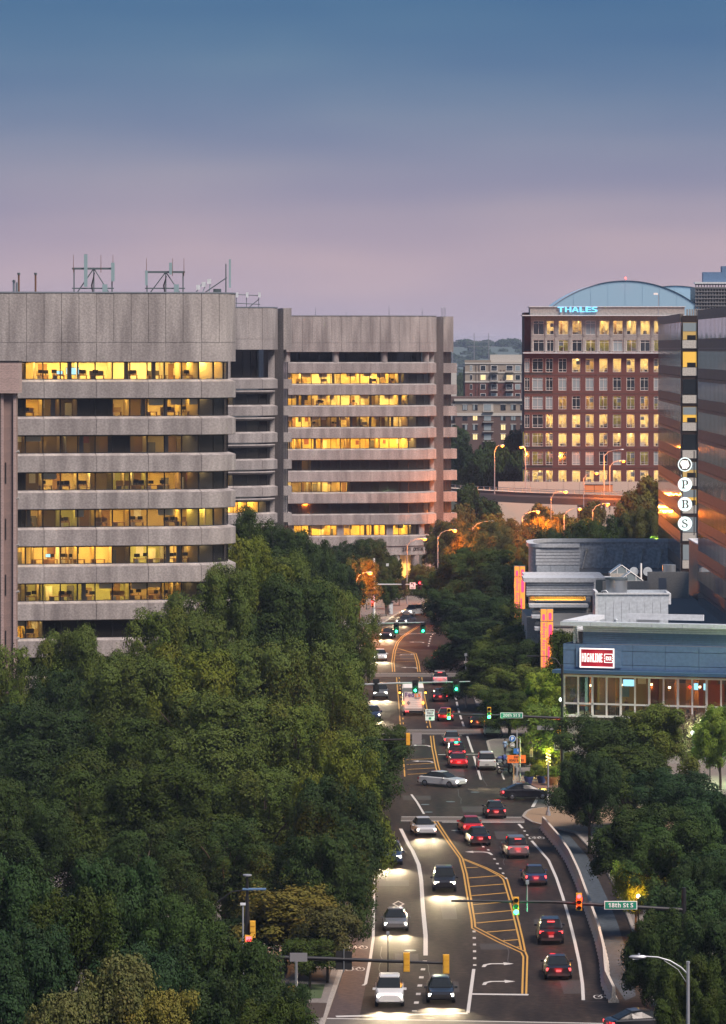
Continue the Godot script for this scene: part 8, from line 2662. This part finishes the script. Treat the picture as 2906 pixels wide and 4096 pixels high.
func make_people() -> void:
	person("person in a light blue shirt looking at a phone on the corner pavement", Vector3(14.6, 0.14, -442.0), 2.6, Color(0.28, 0.42, 0.62), Color(0.03, 0.03, 0.04), Color(0.03, 0.02, 0.015), 1)
	person("person in a white top beside a bicycle on the far left pavement", Vector3(0.55, 0.14, -690.0), 1.4, Color(0.62, 0.58, 0.55), Color(0.05, 0.05, 0.06), Color(0.10, 0.06, 0.03), 2)
	var base := Transform3D(Basis(Vector3.UP, -0.33), Vector3(20.35, 0, -437.0))
	person("person in a pale shirt standing inside the restaurant window", base * Vector3(5.2, 4.63, -1.9), 0.3, Color(0.55, 0.50, 0.40), Color(0.06, 0.05, 0.05), Color(0.04, 0.03, 0.02), 0)
	person("person in a brown shirt standing inside the restaurant window", base * Vector3(6.0, 4.63, -2.3), -0.6, Color(0.20, 0.13, 0.09), Color(0.05, 0.05, 0.06), Color(0.03, 0.02, 0.02), 0)
	person("person in a light top near the middle of the restaurant front", base * Vector3(12.4, 4.63, -2.4), 0.5, Color(0.52, 0.42, 0.34), Color(0.07, 0.06, 0.06), Color(0.25, 0.16, 0.08), 2)
	person("person in a grey top by the restaurant's framed pictures", base * Vector3(16.4, 4.63, -2.0), 0.2, Color(0.36, 0.36, 0.38), Color(0.05, 0.05, 0.05), Color(0.05, 0.03, 0.02), 0)
	bicycle(Vector3(1.3, 0.14, -690.5), 1.2, "dark bicycle held upright on the far left pavement")
	bicycle(Vector3(4.1, 0.14, -675.5), 0.2, "dark bicycle parked in front of the kiosk cabinet")

func bicycle(at: Vector3, turn: float, label: String) -> void:
	var o := thing("bicycle", label, "bicycle", at, turn)
	for z in [-0.52, 0.52]:
		var s := Shape.new()
		var pts := []
		var rad := []
		for i in 17:
			pts.append(Vector3(0, 0.34 + 0.33 * sin(TAU * i / 16.0), z + 0.33 * cos(TAU * i / 16.0)))
			rad.append(0.022)
		s.tube(pts, rad, 5, false)
		obj("wheel", s.mesh(), M.tyre, o)
	for f in [[Vector3(0, 0.34, 0.52), Vector3(0, 0.36, 0.06)], [Vector3(0, 0.36, 0.06), Vector3(0, 0.86, 0.22)], [Vector3(0, 0.36, 0.06), Vector3(0, 0.84, -0.34)], [Vector3(0, 0.84, -0.34), Vector3(0, 0.80, 0.2)], [Vector3(0, 0.34, -0.52), Vector3(0, 0.96, -0.36)], [Vector3(0, 0.34, 0.52), Vector3(0, 0.80, 0.2)]]:
		pole("frame_tube", [f[0], f[1]], [0.022, 0.022], M.pole_black, o, 5)
	box("saddle", Vector3(0, 0.9, 0.24), Vector3(0.14, 0.06, 0.26), M.monitor_black, o)
	pole("handlebar", [Vector3(-0.28, 0.98, -0.36), Vector3(0.28, 0.98, -0.36)], [0.018, 0.018], M.monitor_black, o, 5)
